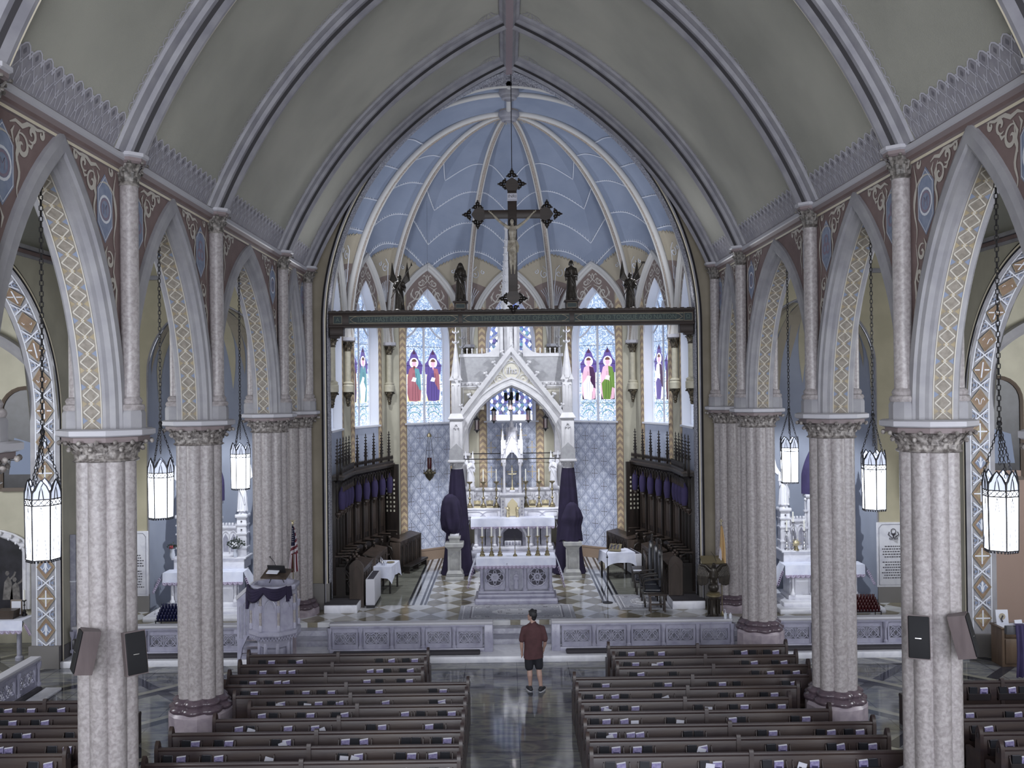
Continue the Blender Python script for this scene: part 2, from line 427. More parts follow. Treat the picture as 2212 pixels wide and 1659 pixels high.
# pointed arch: points and outward normals, half span s, rise h, springing height z0
def arch(s, h, z0=0, n=14, foot=0, c0=0):
    R = (s * s + h * h) / (2 * s); c = s - R
    amax = math.asin(min(1, h / R)) if R >= s else pi - math.asin(h / R)
    if R < s: amax = pi - math.asin(min(1, h / R))
    P = []; Nn = []
    for i in range(n + 1):
        t = amax * i / n; P.append((c + R * cos(t), R * sin(t))); Nn.append((cos(t), sin(t)))
    if foot: P.insert(0, (s, -foot)); Nn.insert(0, (1, 0))
    L_ = [(-x, z) for x, z in P]; NL = [(-a, b) for a, b in Nn]
    a1 = Nn[-1]; k = 1 / max(a1[1], .3)
    Nn[-1] = (0, k)
    pts = L_ + P[:-1][::-1]; nr = NL[:-1] + [(0, k)] + Nn[:-1][::-1]
    return [(c0 + x, z + z0) for x, z in pts], nr
def arch_z(a, s, h, off=0):           # height of the arch above its springing at horizontal a
    R = (s * s + h * h) / (2 * s); c = s - R; a = abs(a); q = (R + off) ** 2 - (a - c) ** 2
    return sqrt(q) if q > 0 else 0
def circ(cx, cy, r, n=20, a0=0, a1=2 * pi): return [(cx + r * cos(a0 + (a1 - a0) * i / n), cy + r * sin(a0 + (a1 - a0) * i / n)) for i in range(n + 1)]
def spiral(cx, cy, r, turns=1.35, dr=1, a0=0, n=22, r0=.12):
    return [(cx + r * (r0 + (1 - r0) * i / n) * cos(a0 - dr * 2 * pi * turns * (1 - i / n)), cy + r * (r0 + (1 - r0) * i / n) * sin(a0 - dr * 2 * pi * turns * (1 - i / n))) for i in range(n + 1)]
# ================================================================ STRUCTURE
PY = [5.9, 9.9, 13.7, 17.8, 23.1, 26.0]      # clustered columns along the nave
PX = 6.08; FX = 5.84; WX = 11.3; EW = 26.5; HS = .55
b = MB(); b.box(-17, 17, -8, 23.05, -.3, 0, 'nave_floor'); b.box(-17, -11.3, 23.05, 27, -.3, 0, 'nave_floor'); b.box(11.3, 17, 23.05, 27, -.3, 0, 'nave_floor'); struct('floor', b, 0)
b = MB(); b.box(-11.3, 11.3, 25.0, 27.0, .0, HS, 'sanctuary_floor'); b.box(-5.9, 5.9, 27.0, 36, .0, HS, 'sanctuary_floor')
for s in (-1, 1): b.box(min(s * 6.4, s * 10.9), max(s * 6.4, s * 10.9), 27.0, 28.5, 0, HS, 'sanctuary_floor')
struct('floor_sanctuary', b, 0)
b = MB()
b.box(-11.3, 11.3, 23.0, 24.14, -.05, .15, 'white_marble', .015); b.box(-11.3, 11.3, 24.1, 24.68, -.05, .285, 'altar_grey', .012); b.box(-11.3, 11.3, 24.64, 25.03, -.05, .42, 'altar_grey', .012)
struct('trim_sanctuary_steps', b)

# ---- clustered columns
def lobed(n=8, c=.305, r=.14):
    R = c + r
    def f(t):
        st = 2 * pi / n; p = (t + st / 2) % st - st / 2
        return (c * cos(p) + sqrt(max(r * r - (c * sin(p)) ** 2, 0))) / R
    return f
LB = lobed(); LS = lobed(8, .27, .18)
def leaf(mb, ang, r0, z0, h, out, wd, m, c=(0, 0)):
    def fn(u, v):
        x = (u - .5) * wd * (1 - .35 * v * v); rr = r0 + out * (v ** 2.2) + .02 * (1 - abs(2 * u - 1)); z = z0 + h * (v if v < .8 else .8 + (v - .8) * -.4)
        return (c[0] + rr * cos(ang) - x * sin(ang), c[1] + rr * sin(ang) + x * cos(ang), z)
    mb.grid(fn, 2, 4, m)
    rr = r0 + out; mb.ball((c[0] + rr * cos(ang), c[1] + rr * sin(ang), z0 + h * .8), wd * .26, m, 6, 4)
def capital(mb, r, z0, z1, m, n, c=(0, 0), sh=None, flare=.17):
    h = z1 - z0
    mb.lathe([(r * 1.06, z0 - .04), (r * 1.13, z0 - .02), (r * 1.06, z0), (r * 1.02, z0 + .02), (r * 1.08, z0 + h * .5), (r * 1.25, z1)], m, (c[0], c[1], 0), 48 if sh else 16, sh)
    for k in range(n):
        a = 2 * pi * k / n; q = sh(a) if sh else 1
        leaf(mb, a, r * q * 1.0, z0 + .02, h * .62, flare * .55, 2 * pi * r / n * .9, m, c)
        a = 2 * pi * (k + .5) / n; q = sh(a) if sh else 1
        leaf(mb, a, r * q * 1.08, z0 + h * .3, h * .82, flare, 2 * pi * r / n * .85, m, c)
def column_root(label, loc, rz):
    t = thing('clustered_column', label, 'column', loc, rz, 'clustered marble columns of the nave arcades')
    q = MB(); q.lathe([(.60, 0), (.60, .70), (.56, .76)], 'plinth_marble', n=16, sh=lambda a: 1 if round(a / (pi / 8)) % 2 == 0 else .93, a0=pi / 16); new('plinth', q, t, smooth=20)
    q = MB(); q.lathe([(.56, .74), (.60, .78), (.60, .82), (.545, .86), (.50, .88), (.53, .91), (.53, .94), (.47, .98), (.43, 1.0)], 'base_purple', n=96, sh=LS); new('base', q, t, smooth=60)
    q = MB(); q.lathe([(.43, .98), (.43, 5.80)], 'pier_stone', n=96, sh=LB); new('shaft', q, t, smooth=60)
    q = MB(); capital(q, .43, 5.80, 6.06, 'pier_capital', 16, sh=LB, flare=.19); new('capital', q, t, smooth=60)
    q = MB(); q.lathe([(.50, 6.04), (.60, 6.05), (.60, 6.12), (.64, 6.13)], 'abacus_rose', n=8, a0=pi / 8); q.lathe([(.64, 6.13), (.68, 6.15), (.68, 6.22), (.63, 6.24)], 'abacus_white', n=8, a0=pi / 8); new('abacus', q, t, smooth=20)
    for nm, cx, zt, r in (('wall_shaft', -.36, 9.84, .13), ('aisle_shaft', .42, 9.6, .12)):
        q = MB(); q.lathe([(.21, 6.24), (.21, 6.46), (.19, 6.5)], 'arch_stone', (cx, 0, 0), 8, a0=pi / 8); 
        q.lathe([(.19, 6.5), (.205, 6.54), (.19, 6.58), (.155, 6.6), (.17, 6.64), (.15, 6.68), (r, 6.7)], 'base_purple' if 0 else 'pier_stone', (cx, 0, 0), 20)
        q.lathe([(r, 6.7), (r, zt)], 'pier_stone', (cx, 0, 0), 20)
        sh = new(nm, q, t)
        q = MB(); capital(q, r, zt, zt + .30, 'capital_dark', 8, (cx, 0), flare=.12)
        new('capital', q, sh)
        q = MB(); q.lathe([(.2, zt + .28), (.24, zt + .31), (.24, zt + .36)], 'abacus_rose', (cx, 0, 0), 8, a0=pi / 8); q.lathe([(.24, zt + .36), (.28, zt + .38), (.28, zt + .43)], 'abacus_white', (cx, 0, 0), 8, a0=pi / 8)
        new('abacus', q, sh, smooth=20)
    return t
wh = ['first from the camera', 'second from the camera', 'third from the camera, nearest the altar rail', 'last one, against the chancel wall']
proto = None
for i, y in enumerate(PY[1:]):
    for s, sd in ((-1, 'left'), (1, 'right')):
        if i == 0: lb = 'column at the far left edge of the picture, only its capitals showing'
        else: lb = 'tall clustered marble column of the %s row, %s' % (sd, wh[i - 1])
        z = 0 if y < 25 else HS - .0
        if proto is None: o = proto = column_root(lb, (s * PX, y, 0), 0 if s > 0 else pi)
        else: o = dup(proto, (s * PX, y, 0), 0 if s > 0 else pi, lb)
        if i == 0 and s == 1: o['kind'] = 'structure'; o.name = 'trim_column'; [o.__delitem__(k) for k in ('category', 'group', 'label')]
# ---- arcade walls and arches
def arc_map(pts, nrm, pl):
    L = [0]
    for p, q in zip(pts, pts[1:]): L.append(L[-1] + sqrt((p[0] - q[0]) ** 2 + (p[1] - q[1]) ** 2))
    def f(t, wd, off):                 # t along the arch, wd across the soffit, off above it
        t = max(0, min(t, L[-1] - 1e-6)); i = 0
        while L[i + 1] < t: i += 1
        k = (t - L[i]) / (L[i + 1] - L[i]); p, q = pts[i], pts[i + 1]; n0, n1 = nrm[i], nrm[i + 1]
        return pl(p[0] + (q[0] - p[0]) * k - (n0[0] + (n1[0] - n0[0]) * k) * off, p[1] + (q[1] - p[1]) * k - (n0[1] + (n1[1] - n0[1]) * k) * off, wd)
    return f, L[-1]
MK = [0]
def scrollwork(mb, pl, x0, flip, m='scroll_cream'):
    # one half spandrel: medallion beside the shaft, scrolls above it towards the crown and below it down the haunch
    f = -1 if flip else 1
    g = lambda P: [(x0 + f * a, z) for a, z in P]
    cx, cz = .56, 9.36
    mb.face(g([(cx, cz + .50), (cx + .25, cz + .26), (cx + .25, cz - .22), (cx, cz - .48), (cx - .25, cz - .22), (cx - .25, cz + .26)])[::f], .006, 'medallion_blue', pl)
    MK[0] += 1; kd = (MK[0] * 5 + 3 * (x0 > 0)) % 4
    if kd == 1:
        for r_, mm in ((.14, 'medallion_figure'), (.185, 'white_line')): mb.rib(g(circ(cx, cz, r_, 18)[:-1]), .035, .009, mm, pl, True)
        mb.rib(g([(cx - .05, cz - .07), (cx - .05, cz + .07), (cx, cz), (cx + .05, cz + .07), (cx + .05, cz - .07)]), .02, .009, 'medallion_figure', pl)
    elif kd == 2:
        mb.rib(g([(cx, cz - .22), (cx, cz + .26)]), .03, .009, 'white_line', pl); mb.rib(g([(cx - .1, cz + .13), (cx + .1, cz + .13)]), .03, .009, 'white_line', pl); mb.rib(g(circ(cx, cz - .05, .11, 14)[:-1]), .03, .009, 'medallion_figure', pl, True)
    elif kd == 3:
        for dx, dz in ((-.08, .0), (.08, .0), (0, .16)): mb.rib(g(circ(cx + dx, cz + dz - .04, .085, 12)[:-1]), .05, .009, 'medallion_figure', pl, True)
        mb.rib(g([(cx - .16, cz - .24), (cx, cz - .2), (cx + .16, cz - .24)]), .04, .009, 'slate_paint', pl)
    else: mb.face(g([(cx - .11, cz - .28), (cx + .11, cz - .28), (cx + .13, cz + .02), (cx + .05, cz + .12), (cx + .06, cz + .26), (cx, cz + .34), (cx - .06, cz + .26), (cx - .05, cz + .12), (cx - .13, cz + .02)]), .009, 'medallion_figure', pl)
    mb.rib(g([(cx, cz + .46), (cx + .22, cz + .25), (cx + .22, cz - .21), (cx, cz - .44), (cx - .22, cz - .21), (cx - .22, cz + .25)]), .014, .011, 'white_line', pl, True)
    W = lambda n, a=.03, c=.05: [a * .4 + c * sin(pi * i / n) for i in range(n + 1)]
    def R(P, k=1): mb.rib(g(P), [x * k for x in W(len(P) - 1)], .009, m, pl)
    R([(cx - .32 + .04 * sin(i * .9), cz - .55 + 1.15 * i / 12) for i in range(13)], .8); R([(cx + .33 - .03 * sin(i), cz - .35 + .8 * i / 12) for i in range(13)], .8)
    R(circ(cx, cz, .38, 14, rad(60), rad(200)), .6)
    # upper trail to the crown
    R(spiral(.99, 9.66, .16, 1.2, 1, 2.2)); R(spiral(1.22, 9.86, .11, 1.1, -1, 4)); R(spiral(1.45, 9.92, .07, 1, 1, 2)); R([(.72, 9.88), (.85, 9.93), (1.0, 9.9), (1.15, 9.97), (1.35, 9.95), (1.6, 10.0)])
    R(spiral(.35, 9.95, .08, 1, 1, 1)); R([(.85, 9.45), (.9, 9.58), (.86, 9.7), (.95, 9.85)])
    R([(1.1, 9.72), (1.2, 9.7), (1.27, 9.78)], .8); R([(.8, 9.66), (.76, 9.78), (.82, 9.86)], .8)
    # lower trail down the haunch
    R(spiral(.42, 8.66, .13, 1.2, -1, 1)); R(spiral(.34, 8.33, .10, 1.2, 1, 5)); R(spiral(.28, 8.02, .08, 1.1, -1, 1)); R(spiral(.24, 7.76, .055, 1, 1, 5))
    R([(.24, 8.8), (.3, 8.5), (.2, 8.25), (.24, 8.0), (.17, 7.8), (.19, 7.55), (.16, 7.3)]); R([(.5, 8.85), (.56, 8.75), (.52, 8.62)], .8); R([(.42, 8.4), (.46, 8.3), (.4, 8.2)], .8)
    mb.face(g([(.13, 7.5), (.2, 7.42), (.17, 7.1), (.14, 6.9), (.12, 7.1)]), .009, 'medallion_blue', pl)
for s, sd in ((-1, 'left'), (1, 'right')):
    wl = MB(); tr = MB()
    for y0, y1 in zip(PY, PY[1:] + [None]):
        if y1 is None: break
        c = (y0 + y1) / 2; hs = (y1 - y0) / 2; sp = hs - .33; h = 3.42
        if y1 > 25: c = (y0 + EW) / 2 - .1; hs = (EW - y0) / 2; sp = 1.12
        pl = lambda a, z, d, c=c: (s * (FX - d), c + (a if s < 0 else -a), z)
        pts, nr = arch(sp, h, 6.24, 18)
        tr.sweep(pts, nr, [(.34, -.02), (.34, .055), (.26, .085), (.13, .085), (.11, .045), (.05, .02), (.04, -.06), (0, -.10), (0, -.15)], 'arch_stone', pl)
        tr.sweep(pts, nr, [(0, -.15), (0, -.45)], 'soffit_tan', pl)
        tr.sweep(pts, nr, [(0, -.45), (0, -.52), (.04, -.56), (.30, -.56), (.34, -.52)], 'arch_stone', pl)
        am, Lt = arc_map(pts, nr, pl); n = int(Lt / .24); u = Lt / n; pa = lambda a, z, d: am(a, z, d)
        for k in range(n):
            t = k * u; m_ = -.30; q = .115
            for sg in (-1, 1): tr.rib([(t, m_ + sg * q), (t + u / 2, m_ - sg * q * .15), (t + u, m_ + sg * q)], .020, .005, 'line_pale', pa)
            tr.face([(t + u * .5, m_ - .05), (t + u * .68, m_), (t + u * .5, m_ + .05), (t + u * .32, m_)], .004, 'gold_paint', pa)
            for sg in (-1, 1): tr.face([(t + u * .3, m_ + sg * .13), (t + u * .5, m_ + sg * .06), (t + u * .7, m_ + sg * .13)], .004, 'slate_paint' if k % 2 else 'gold_paint', pa)
        for sg in (-1, 1): tr.rib([(Lt * i / 40, -.30 + sg * .14) for i in range(41)], .016, .006, 'line_pale', pa)
        # wall strips above the arch, nave face and aisle face
        n = 26
        for i in range(n):
            a0 = -hs + 2 * hs * i / n; a1 = -hs + 2 * hs * (i + 1) / n
            z0, z1 = [6.24 + (arch_z(a, sp, h, .30) if abs(a) < sp + .30 else 0) for a in (a0, a1)]
            wl.add([pl(a0, z0, 0), pl(a1, z1, 0), pl(a1, 10.35, 0), pl(a0, 10.35, 0)], [(0, 1, 2, 3)], 'wall_mauve')
            wl.add([pl(a0, z0, -.54), pl(a1, z1, -.54), pl(a1, 10.35, -.54), pl(a0, 10.35, -.54)], [(3, 2, 1, 0)], 'wall_grey')
        if y0 > 7:
            scrollwork(wl, pl, -hs, False); scrollwork(wl, pl, hs, True)
    wl.box(s * FX if s > 0 else s * (FX + .54), s * (FX + .54) if s > 0 else s * FX, -8, PY[0], 0, 10.35, 'wall_grey')
    struct('wall_' + sd, wl); struct('trim_arcade_' + sd, tr)
    # cornice
    b = MB(); prof = [(0, 9.98), (.03, 9.99), (.03, 10.03), (.06, 10.05), (.10, 10.08), (.13, 10.14), (.15, 10.16), (.15, 10.23), (.08, 10.27), (-.2, 10.3)]
    mats = ['abacus_rose', 'rib_gilt', 'abacus_rose', 'wall_mauve', 'abacus_rose', 'abacus_white', 'abacus_white', 'abacus_white', 'abacus_white']
    for j in range(9):
        (d0, z0), (d1, z1) = prof[j], prof[j + 1]
        b.add([(s * (FX - d0), -3, z0), (s * (FX - d0), EW, z0), (s * (FX - d1), EW, z1), (s * (FX - d1), -3, z1)], [(0, 1, 2, 3)], mats[j])
    struct('trim_cornice_' + sd, b)
# ---- nave vault
VC = (-4.30, 6.11); VR = 10.88; TA, TB = rad(22.5), rad(66.72)
def vp(s, u, d=0, y=0):
    t = TA + (TB - TA) * u; return (s * (VC[0] + (VR - d) * cos(t)), y, VC[1] + (VR - d) * sin(t))
VL = VR * (TB - TA)
b = MB()
for s in (-1, 1):
    b.grid(lambda u, v, s=s: vp(s, u, 0, -8 + 34.6 * v), 24, 35, 'vault_plaster', flip=(s > 0))
for s, sd in ((-1, 'left'), (1, 'right')):
    for y0, y1 in zip(PY, PY[1:]):
        if y0 < 8: y0 += 1.5
        ya, yb = y0 + .46, y1 - .46
        pl0 = lambda a, l, d, s=s: vp(s, l / VL, d, a); pl = lambda a, l, d, s=s: vp(s, l * .72 / VL, d, a)
        n = max(3, round((yb - ya) / .27)); p = (yb - ya) / n
        b.face([(ya, .0), (yb, .0), (yb, .5), (ya, .5)][::s], .006, 'vault_band', pl)
        for k in range(n):
            c = ya + p * (k + .5)
            b.face([(c - p / 2, .5), (c + p / 2, .5), (c + p * .33, .62), (c, .68), (c - p * .33, .62)][::s], .008, 'vault_band', pl)
            b.rib([(c - p / 2, .48), (c - p * .42, .58), (c - p * .2, .67), (c, .7), (c + p * .2, .67), (c + p * .42, .58), (c + p / 2, .48)], .028, .012, 'vault_line', pl)
            b.rib([(c - p / 2, .62), (c, .36), (c + p / 2, .62)], .022, .012, 'vault_line', pl)
            b.rib([(c - p / 2, .18), (c, .44), (c + p / 2, .18)], .018, .012, 'vault_line', pl)
            b.rib([(c - p / 2, .34), (c - p * .3, .04)], .014, .012, 'vault_line', pl); b.rib([(c + p / 2, .34), (c + p * .3, .04)], .014, .012, 'vault_line', pl)
            b.rib([(c, .30), (c, .02)], .014, .012, 'vault_line', pl)
            b.face([(c, .50), (c + .035, .56), (c, .63), (c - .035, .56)], .013, 'vault_spot', pl)
        pl = pl0
        for e, sg in ((y0 + .30, 1), (y1 - .44, -1)):
            l = .56
            b.rib([(e + sg * .02, .52 + (VL - 1.1) * q / 24) for q in range(25)], .02, .01, 'vault_line', pl)
            while l < VL - .7:
                b.rib([(e + sg * .02, l), (e + sg * .09, l + .03), (e + sg * .11, l + .1), (e + sg * .03, l + .15)], .016, .01, 'vault_line', pl); l += .15
        for sg in (1, -1):   # small corner ornament beside the ridge
            e = y0 + .45 if sg > 0 else y1 - .45
            for k in range(5): b.rib([(e + sg * .05, VL - .35 - .14 * k), (e + sg * (.12 + .02 * k), VL - .42 - .1 * k), (e + sg * .3, VL - .5 - .05 * k)], .02, .01, 'vault_band', pl)
struct('ceiling', b, 60)
for i, y in enumerate(PY[1:] + [EW - .06]):
    b = MB(); pr = [(-.42, 0, 'rib_plaster'), (-.40, .05, 'rib_plaster'), (-.24, .07, 'rib_plaster'), (-.2, .13, 'rib_plaster'), (-.13, .14, 'rib_groove_shade'), (-.11, .2, 'rib_plaster'), (0, .25, 'rib_plaster'), (.06, .25, 'rib_groove_shade'), (.115, .21, 'rib_gilt'), (.15, .21, 'rib_groove_shade'), (.17, .12, 'rib_plaster'), (.20, .04, 'rib_plaster'), (.27, 0, 'rib_plaster')]
    if y > 26.2: pr = [(-.25, 0, 'rib_plaster'), (-.22, .1, 'rib_plaster'), (-.1, .16, 'rib_groove_shade'), (-.02, .15, 'rib_gilt'), (.05, .12, 'rib_plaster'), (.06, 0, 'rib_plaster')]
    for s in (-1, 1):
        for p, q in zip(pr, pr[1:]):
            b.grid(lambda u, v: vp(s, u * (1 - .012), p[1] + (q[1] - p[1]) * v, y + p[0] + (q[0] - p[0]) * v), 40, 1, p[2], flip=(s > 0))
    struct('trim_rib_%d' % (i + 1), b, 50)
b = MB()
for pr in [[(-.30, 16.12), (-.24, 15.93), (-.17, 15.9), (-.12, 15.83), (-.09, 15.80)], [(.09, 15.80), (.12, 15.83), (.17, 15.9), (.24, 15.93), (.30, 16.12)]]:
    for p, q in zip(pr, pr[1:]): b.add([(p[0], -3, p[1]), (q[0], -3, q[1]), (q[0], EW, q[1]), (p[0], EW, p[1])], [(0, 1, 2, 3)], 'rib_plaster')
b.add([(-.09, -3, 15.8), (.09, -3, 15.8), (.09, EW, 15.8), (-.09, EW, 15.8)], [(0, 1, 2, 3)], 'ridge_rose')
struct('trim_ridge', b)
# ---- chancel arch wall
def vz(x):
    x = min(abs(x), 5.75); return VC[1] + sqrt(VR ** 2 - (x - VC[0]) ** 2)
CS, CH, C0 = 5.3, 7.35, 8.6
b = MB(); n = 60; xs = [-6.3 + 12.6 * i / n for i in range(n + 1)]; xs = sorted(xs + [-CS, CS])
for x0, x1 in zip(xs, xs[1:]):
    mid = (x0 + x1) / 2
    z = [C0 + arch_z(x, CS, CH) if abs(mid) < CS and abs(x) <= CS else .3 for x in (x0, x1)]
    tp = [vz(x) if abs(x) < 5.75 else 10.4 for x in (x0, x1)]
    for yy in (EW, EW + .5): b.add([(x0, yy, z[0]), (x1, yy, z[1]), (x1, yy, tp[1] + .1), (x0, yy, tp[0] + .1)], [(0, 1, 2, 3) if yy > EW else (0, 1, 2, 3)], 'chancel_face')
pts, nr = arch(CS, CH, C0, 40, foot=8.1)
pts = [(-CS, .5)] + pts + []; nr = [(-1, 0)] + nr
if pts[1][1] < C0: pass
else: pass
pl = lambda a, z, d: (a, EW - d, z)
b.sweep(pts, nr, [(0, -.06), (-.02, -.1), (-.02, -.5)], 'chancel_soffit', pl)
struct('wall_chancel', b)
b = MB(); b.sweep(pts, nr, [(.16, -.01, 'rib_plaster'), (.15, .05, 'rib_groove_shade'), (.09, .07, 'rib_plaster'), (.05, .05, 'rib_gilt'), (.02, .05, 'rib_groove_shade'), (0, 0, 'rib_groove_shade'), (-.0, -.07)], 'rib_groove_shade', pl)
for s in (-1, 1): b.box(min(s * 5.28, s * 5.9), max(s * 5.28, s * 5.9), EW - .06, EW + .3, HS, HS + .75, 'wall_base_grey', .02)
struct('trim_chancel_arch', b)
# ---- aisle end walls with niches
NS, NH, N0, NC = 1.75, 2.0, 7.35, 8.65
for s, sd in ((-1, 'left'), (1, 'right')):
    b = MB(); n = 50; xs = sorted([6.2 + (WX - 6.2) * i / n for i in range(n + 1)] + [NC - NS, NC + NS])
    for x0, x1 in zip(xs, xs[1:]):
        mid = (x0 + x1) / 2; ins = abs(mid - NC) < NS
        z = [N0 + arch_z(x - NC, NS, NH) if ins and abs(x - NC) <= NS + 1e-6 else 0 for x in (x0, x1)]
        b.add([(s * x0, EW, z[0]), (s * x1, EW, z[1]), (s * x1, EW, 13.5), (s * x0, EW, 13.5)], [(0, 1, 2, 3)[::s]], 'wall_yellow' if 0 else 'wall_yellow')
    pts, nr = arch(NS, NH, N0, 16); pn = lambda a, z, d: (s * NC + a, EW - d, z)
    b.sweep([(-NS, HS)] + pts + [(NS, HS)], [(-1, 0)] + nr + [(1, 0)], [(.05, 0), (.04, .02), (0, .02), (0, -.04)], 'rib_plaster', pn)
    def nf(u, v):                     # niche interior, quarter dome above the springing
        a = pi * u; z = HS + (N0 + NH - HS) * v
        r = NS if z < N0 else NS * sqrt(max(0, 1 - ((z - N0) / NH) ** 1.7))
        return (s * NC + r * cos(a), EW + r * sin(a) * .95, z)
    b.grid(nf, 28, 50, 'blue_dome')
    def pd(a, l, d):
        z = HS + (N0 + NH - HS) * l; r = (NS if z < N0 else NS * sqrt(max(0, 1 - ((z - N0) / NH) ** 1.7))) - d
        return (s * NC + r * cos(a), EW + max(r, 0) * sin(a) * .95, z)
    lt = .99
    for k in range(14):
        a0 = pi * (k + .0) / 14; a1 = pi * (k + 1) / 14; am_ = (a0 + a1) / 2; dp = (.66, .77, .72, .80)[k % 4]
        for j in range(8):
            f0, f1 = j / 8, (j + 1) / 8
            w0, w1 = [(a1 - a0) / 2 * min(1, 1.5 * (1 - f) + .02) for f in (f0, f1)]
            l0, l1 = lt + (dp - lt) * f0, lt + (dp - lt) * f1
            b.add([pd(am_ - w0, l0, .02), pd(am_ + w0, l0, .02), pd(am_ + w1, l1, .02), pd(am_ - w1, l1, .02)], [(0, 1, 2, 3)], 'sunray_beige' if k % 3 else 'wall_yellow')
    b.box(min(s * 6.4, s * 6.9), max(s * 6.4, s * 6.9), EW - .03, EW, HS, HS + .5, 'wall_base_grey'); b.box(min(s * 10.4, s * WX), max(s * 10.4, s * WX), EW - .03, EW, HS, HS + .5, 'wall_base_grey')
    struct('wall_aisle_end_' + sd, b, 60)
    # aisle vault
    b = MB()
    def av(u, v):
        a = -2.45 + 4.9 * u; return (s * (8.85 + a), 2 + 25 * v, 10.15 + (arch_z(a, 2.45, 2.9) if abs(a) < 2.4499 else 0))
    b.grid(av, 24, 4, 'vault_plaster')
    struct('ceiling_aisle_' + sd, b, 60)
    # outer aisle wall with the transept arch
    b = MB(); TC, TS, TH, TZ = 19.2, 3.85, 3.9, 6.1
    pl = lambda a, z, d: (s * (WX - d), TC + (a if s < 0 else -a), z)
    n = 60; xs = sorted([-15 + 22.3 * i / n for i in range(n + 1)] + [-TS, TS])
    if s > 0: xs = sorted([-x for x in xs])
    for a0, a1 in zip(xs, xs[1:]):
        mid = (a0 + a1) / 2; ins = abs(mid) < TS
        z = [TZ + arch_z(a, TS, TH) if ins and abs(a) <= TS + 1e-6 else 0 for a in (a0, a1)]
        if ins and max(z) < .1: z = [TZ, TZ]
        for d in (0, -.7): b.add([pl(a0, z[0], d), pl(a1, z[1], d), pl(a1, 10.4, d), pl(a0, 10.4, d)], [(0, 1, 2, 3)], 'wall_cream' if d == 0 else 'wall_grey')
    pts, nr = arch(TS, TH, TZ, 60); pts = [(-TS, 0)] + pts + [(TS, 0)]; nr = [(-1, 0)] + nr + [(1, 0)]
    b.sweep(pts, nr, [(0, 0), (0, -.1), (0, -.7)], 'arch_stone', pl)
    struct('wall_outer_' + sd, b)
    b = MB()
    b.sweep(pts, nr, [(.14, 0, 'rib_plaster'), (.13, .04, 'rib_groove_shade'), (.08, .06, 'rib_gilt'), (.04, .05, 'rib_groove_shade'), (.0, .03, 'arch_stone'), (0, 0)], 'rib_plaster', pl)
    am, Lt = arc_map(pts, nr, pl); U = 1.5; n = int((Lt - 1.1) / U); o0 = .55; U = (Lt - 1.1) / n
    pa = lambda a, z, d: am(a, z, d + .012); m_ = -.33
    for k in range(-1, 2): b.sweep(pts, nr, [(-.004, m_ + k * .235 - .015), (-.004, m_ + k * .235 + .015)], 'white_line' if k else 'arch_stone', pl) if k else None
    for k in range(n):
        t = o0 + k * U
        for j, fig in ((0, 'cross'), (1, 'fleur')):
            c = t + U * (.25 + .5 * j)
            b.face([(c - .30, m_), (c, m_ + .22), (c + .30, m_), (c, m_ - .22)], .006, 'brown_paint', pa)
            b.rib([(c - .30, m_), (c, m_ + .22), (c + .30, m_), (c, m_ - .22)], .02, .009, 'gold_paint', pa, True)
            b.face([(c - .17, m_), (c, m_ + .15), (c + .17, m_), (c, m_ - .15)], .009, 'gold_paint' if j == 0 else 'slate_paint', pa)
            if j == 0: b.rib([(c - .2, m_), (c + .2, m_)], .035, .013, 'white_line', pa); b.rib([(c, m_ - .18), (c, m_ + .18)], .035, .013, 'white_line', pa)
            else:
                b.face([(c - .12, m_ - .02), (c - .12, m_ + .02), (c + .04, m_ + .02), (c + .1, m_ + .03), (c + .15, m_), (c + .1, m_ - .03), (c + .04, m_ - .02)], .013, 'white_line', pa)
                for sg in (-1, 1): b.rib([(c - .1, m_ + sg * .015), (c + .02, m_ + sg * .04), (c + .06, m_ + sg * .09), (c, m_ + sg * .12)], .02, .013, 'white_line', pa)
            c2 = c + U * .25
            for sg in (-1, 1):
                b.rib([(c2 - .17, m_ - sg * .2), (c2 + .17, m_ + sg * .2)], .03, .012, 'white_line', pa)
                b.rib(circ(c2, m_ + sg * .20, .11, 8, pi if sg > 0 else 0, 2 * pi if sg > 0 else pi), .025, .01, 'damask_ground', pa)
                b.face([(c2 - .05, m_ + sg * .19), (c2, m_ + sg * .1), (c2 + .05, m_ + sg * .19)], .011, 'slate_paint', pa)
    for e in (-1, 1): b.box(*sorted((s * (WX - .03), s * (WX + .72))), TC + e * TS - .12 if e > 0 else TC + e * TS - .1, TC + e * TS + .1 if e > 0 else TC + e * TS + .12, 0, .55, 'wall_base_grey')
    b.box(*sorted((s * (WX - .03), s * WX)), TC + TS, EW, 0, .5, 'wall_base_grey')
    struct('trim_transept_arch_' + sd, b)
    b = MB()
    for zz in ((9.95, .05), (10.02, .1), (10.12, .16)): b.box(*sorted((s * WX, s * (WX - zz[1]))), 2, EW, zz[0], zz[0] + .08, 'wall_mauve' if zz[0] == 10.02 else 'arch_stone')
    b.box(*sorted((s * 6.2, s * WX)), EW - .12, EW, 10.0, 10.12, 'arch_stone')
    struct('trim_aisle_cornice_' + sd, b)
    # transept chapel beyond the arch
    b = MB(); X0, X1 = WX + .7, WX + 6.5
    q = 'wall_cream' if s < 0 else 'wall_cream'
    b.box(*sorted((s * X0, s * X1)), 25.4, 25.7, 0, 12, q); b.box(*sorted((s * X1, s * (X1 + .2))), 10, 25.7, 0, 12, q); b.box(*sorted((s * X0, s * (X1))), 10, 10.3, 0, 12, q)
    struct('wall_transept_' + sd, b)
    b = MB(); b.box(*sorted((s * WX, s * (X1 + .2))), 10, 25.7, 11.4, 11.6, 'vault_plaster')
    pts, nr = arch(2.9, 3.2, 5.3, 20); p2 = lambda a, z, d: (s * (X0 + 3.2) + a, 25.4 - d, z)
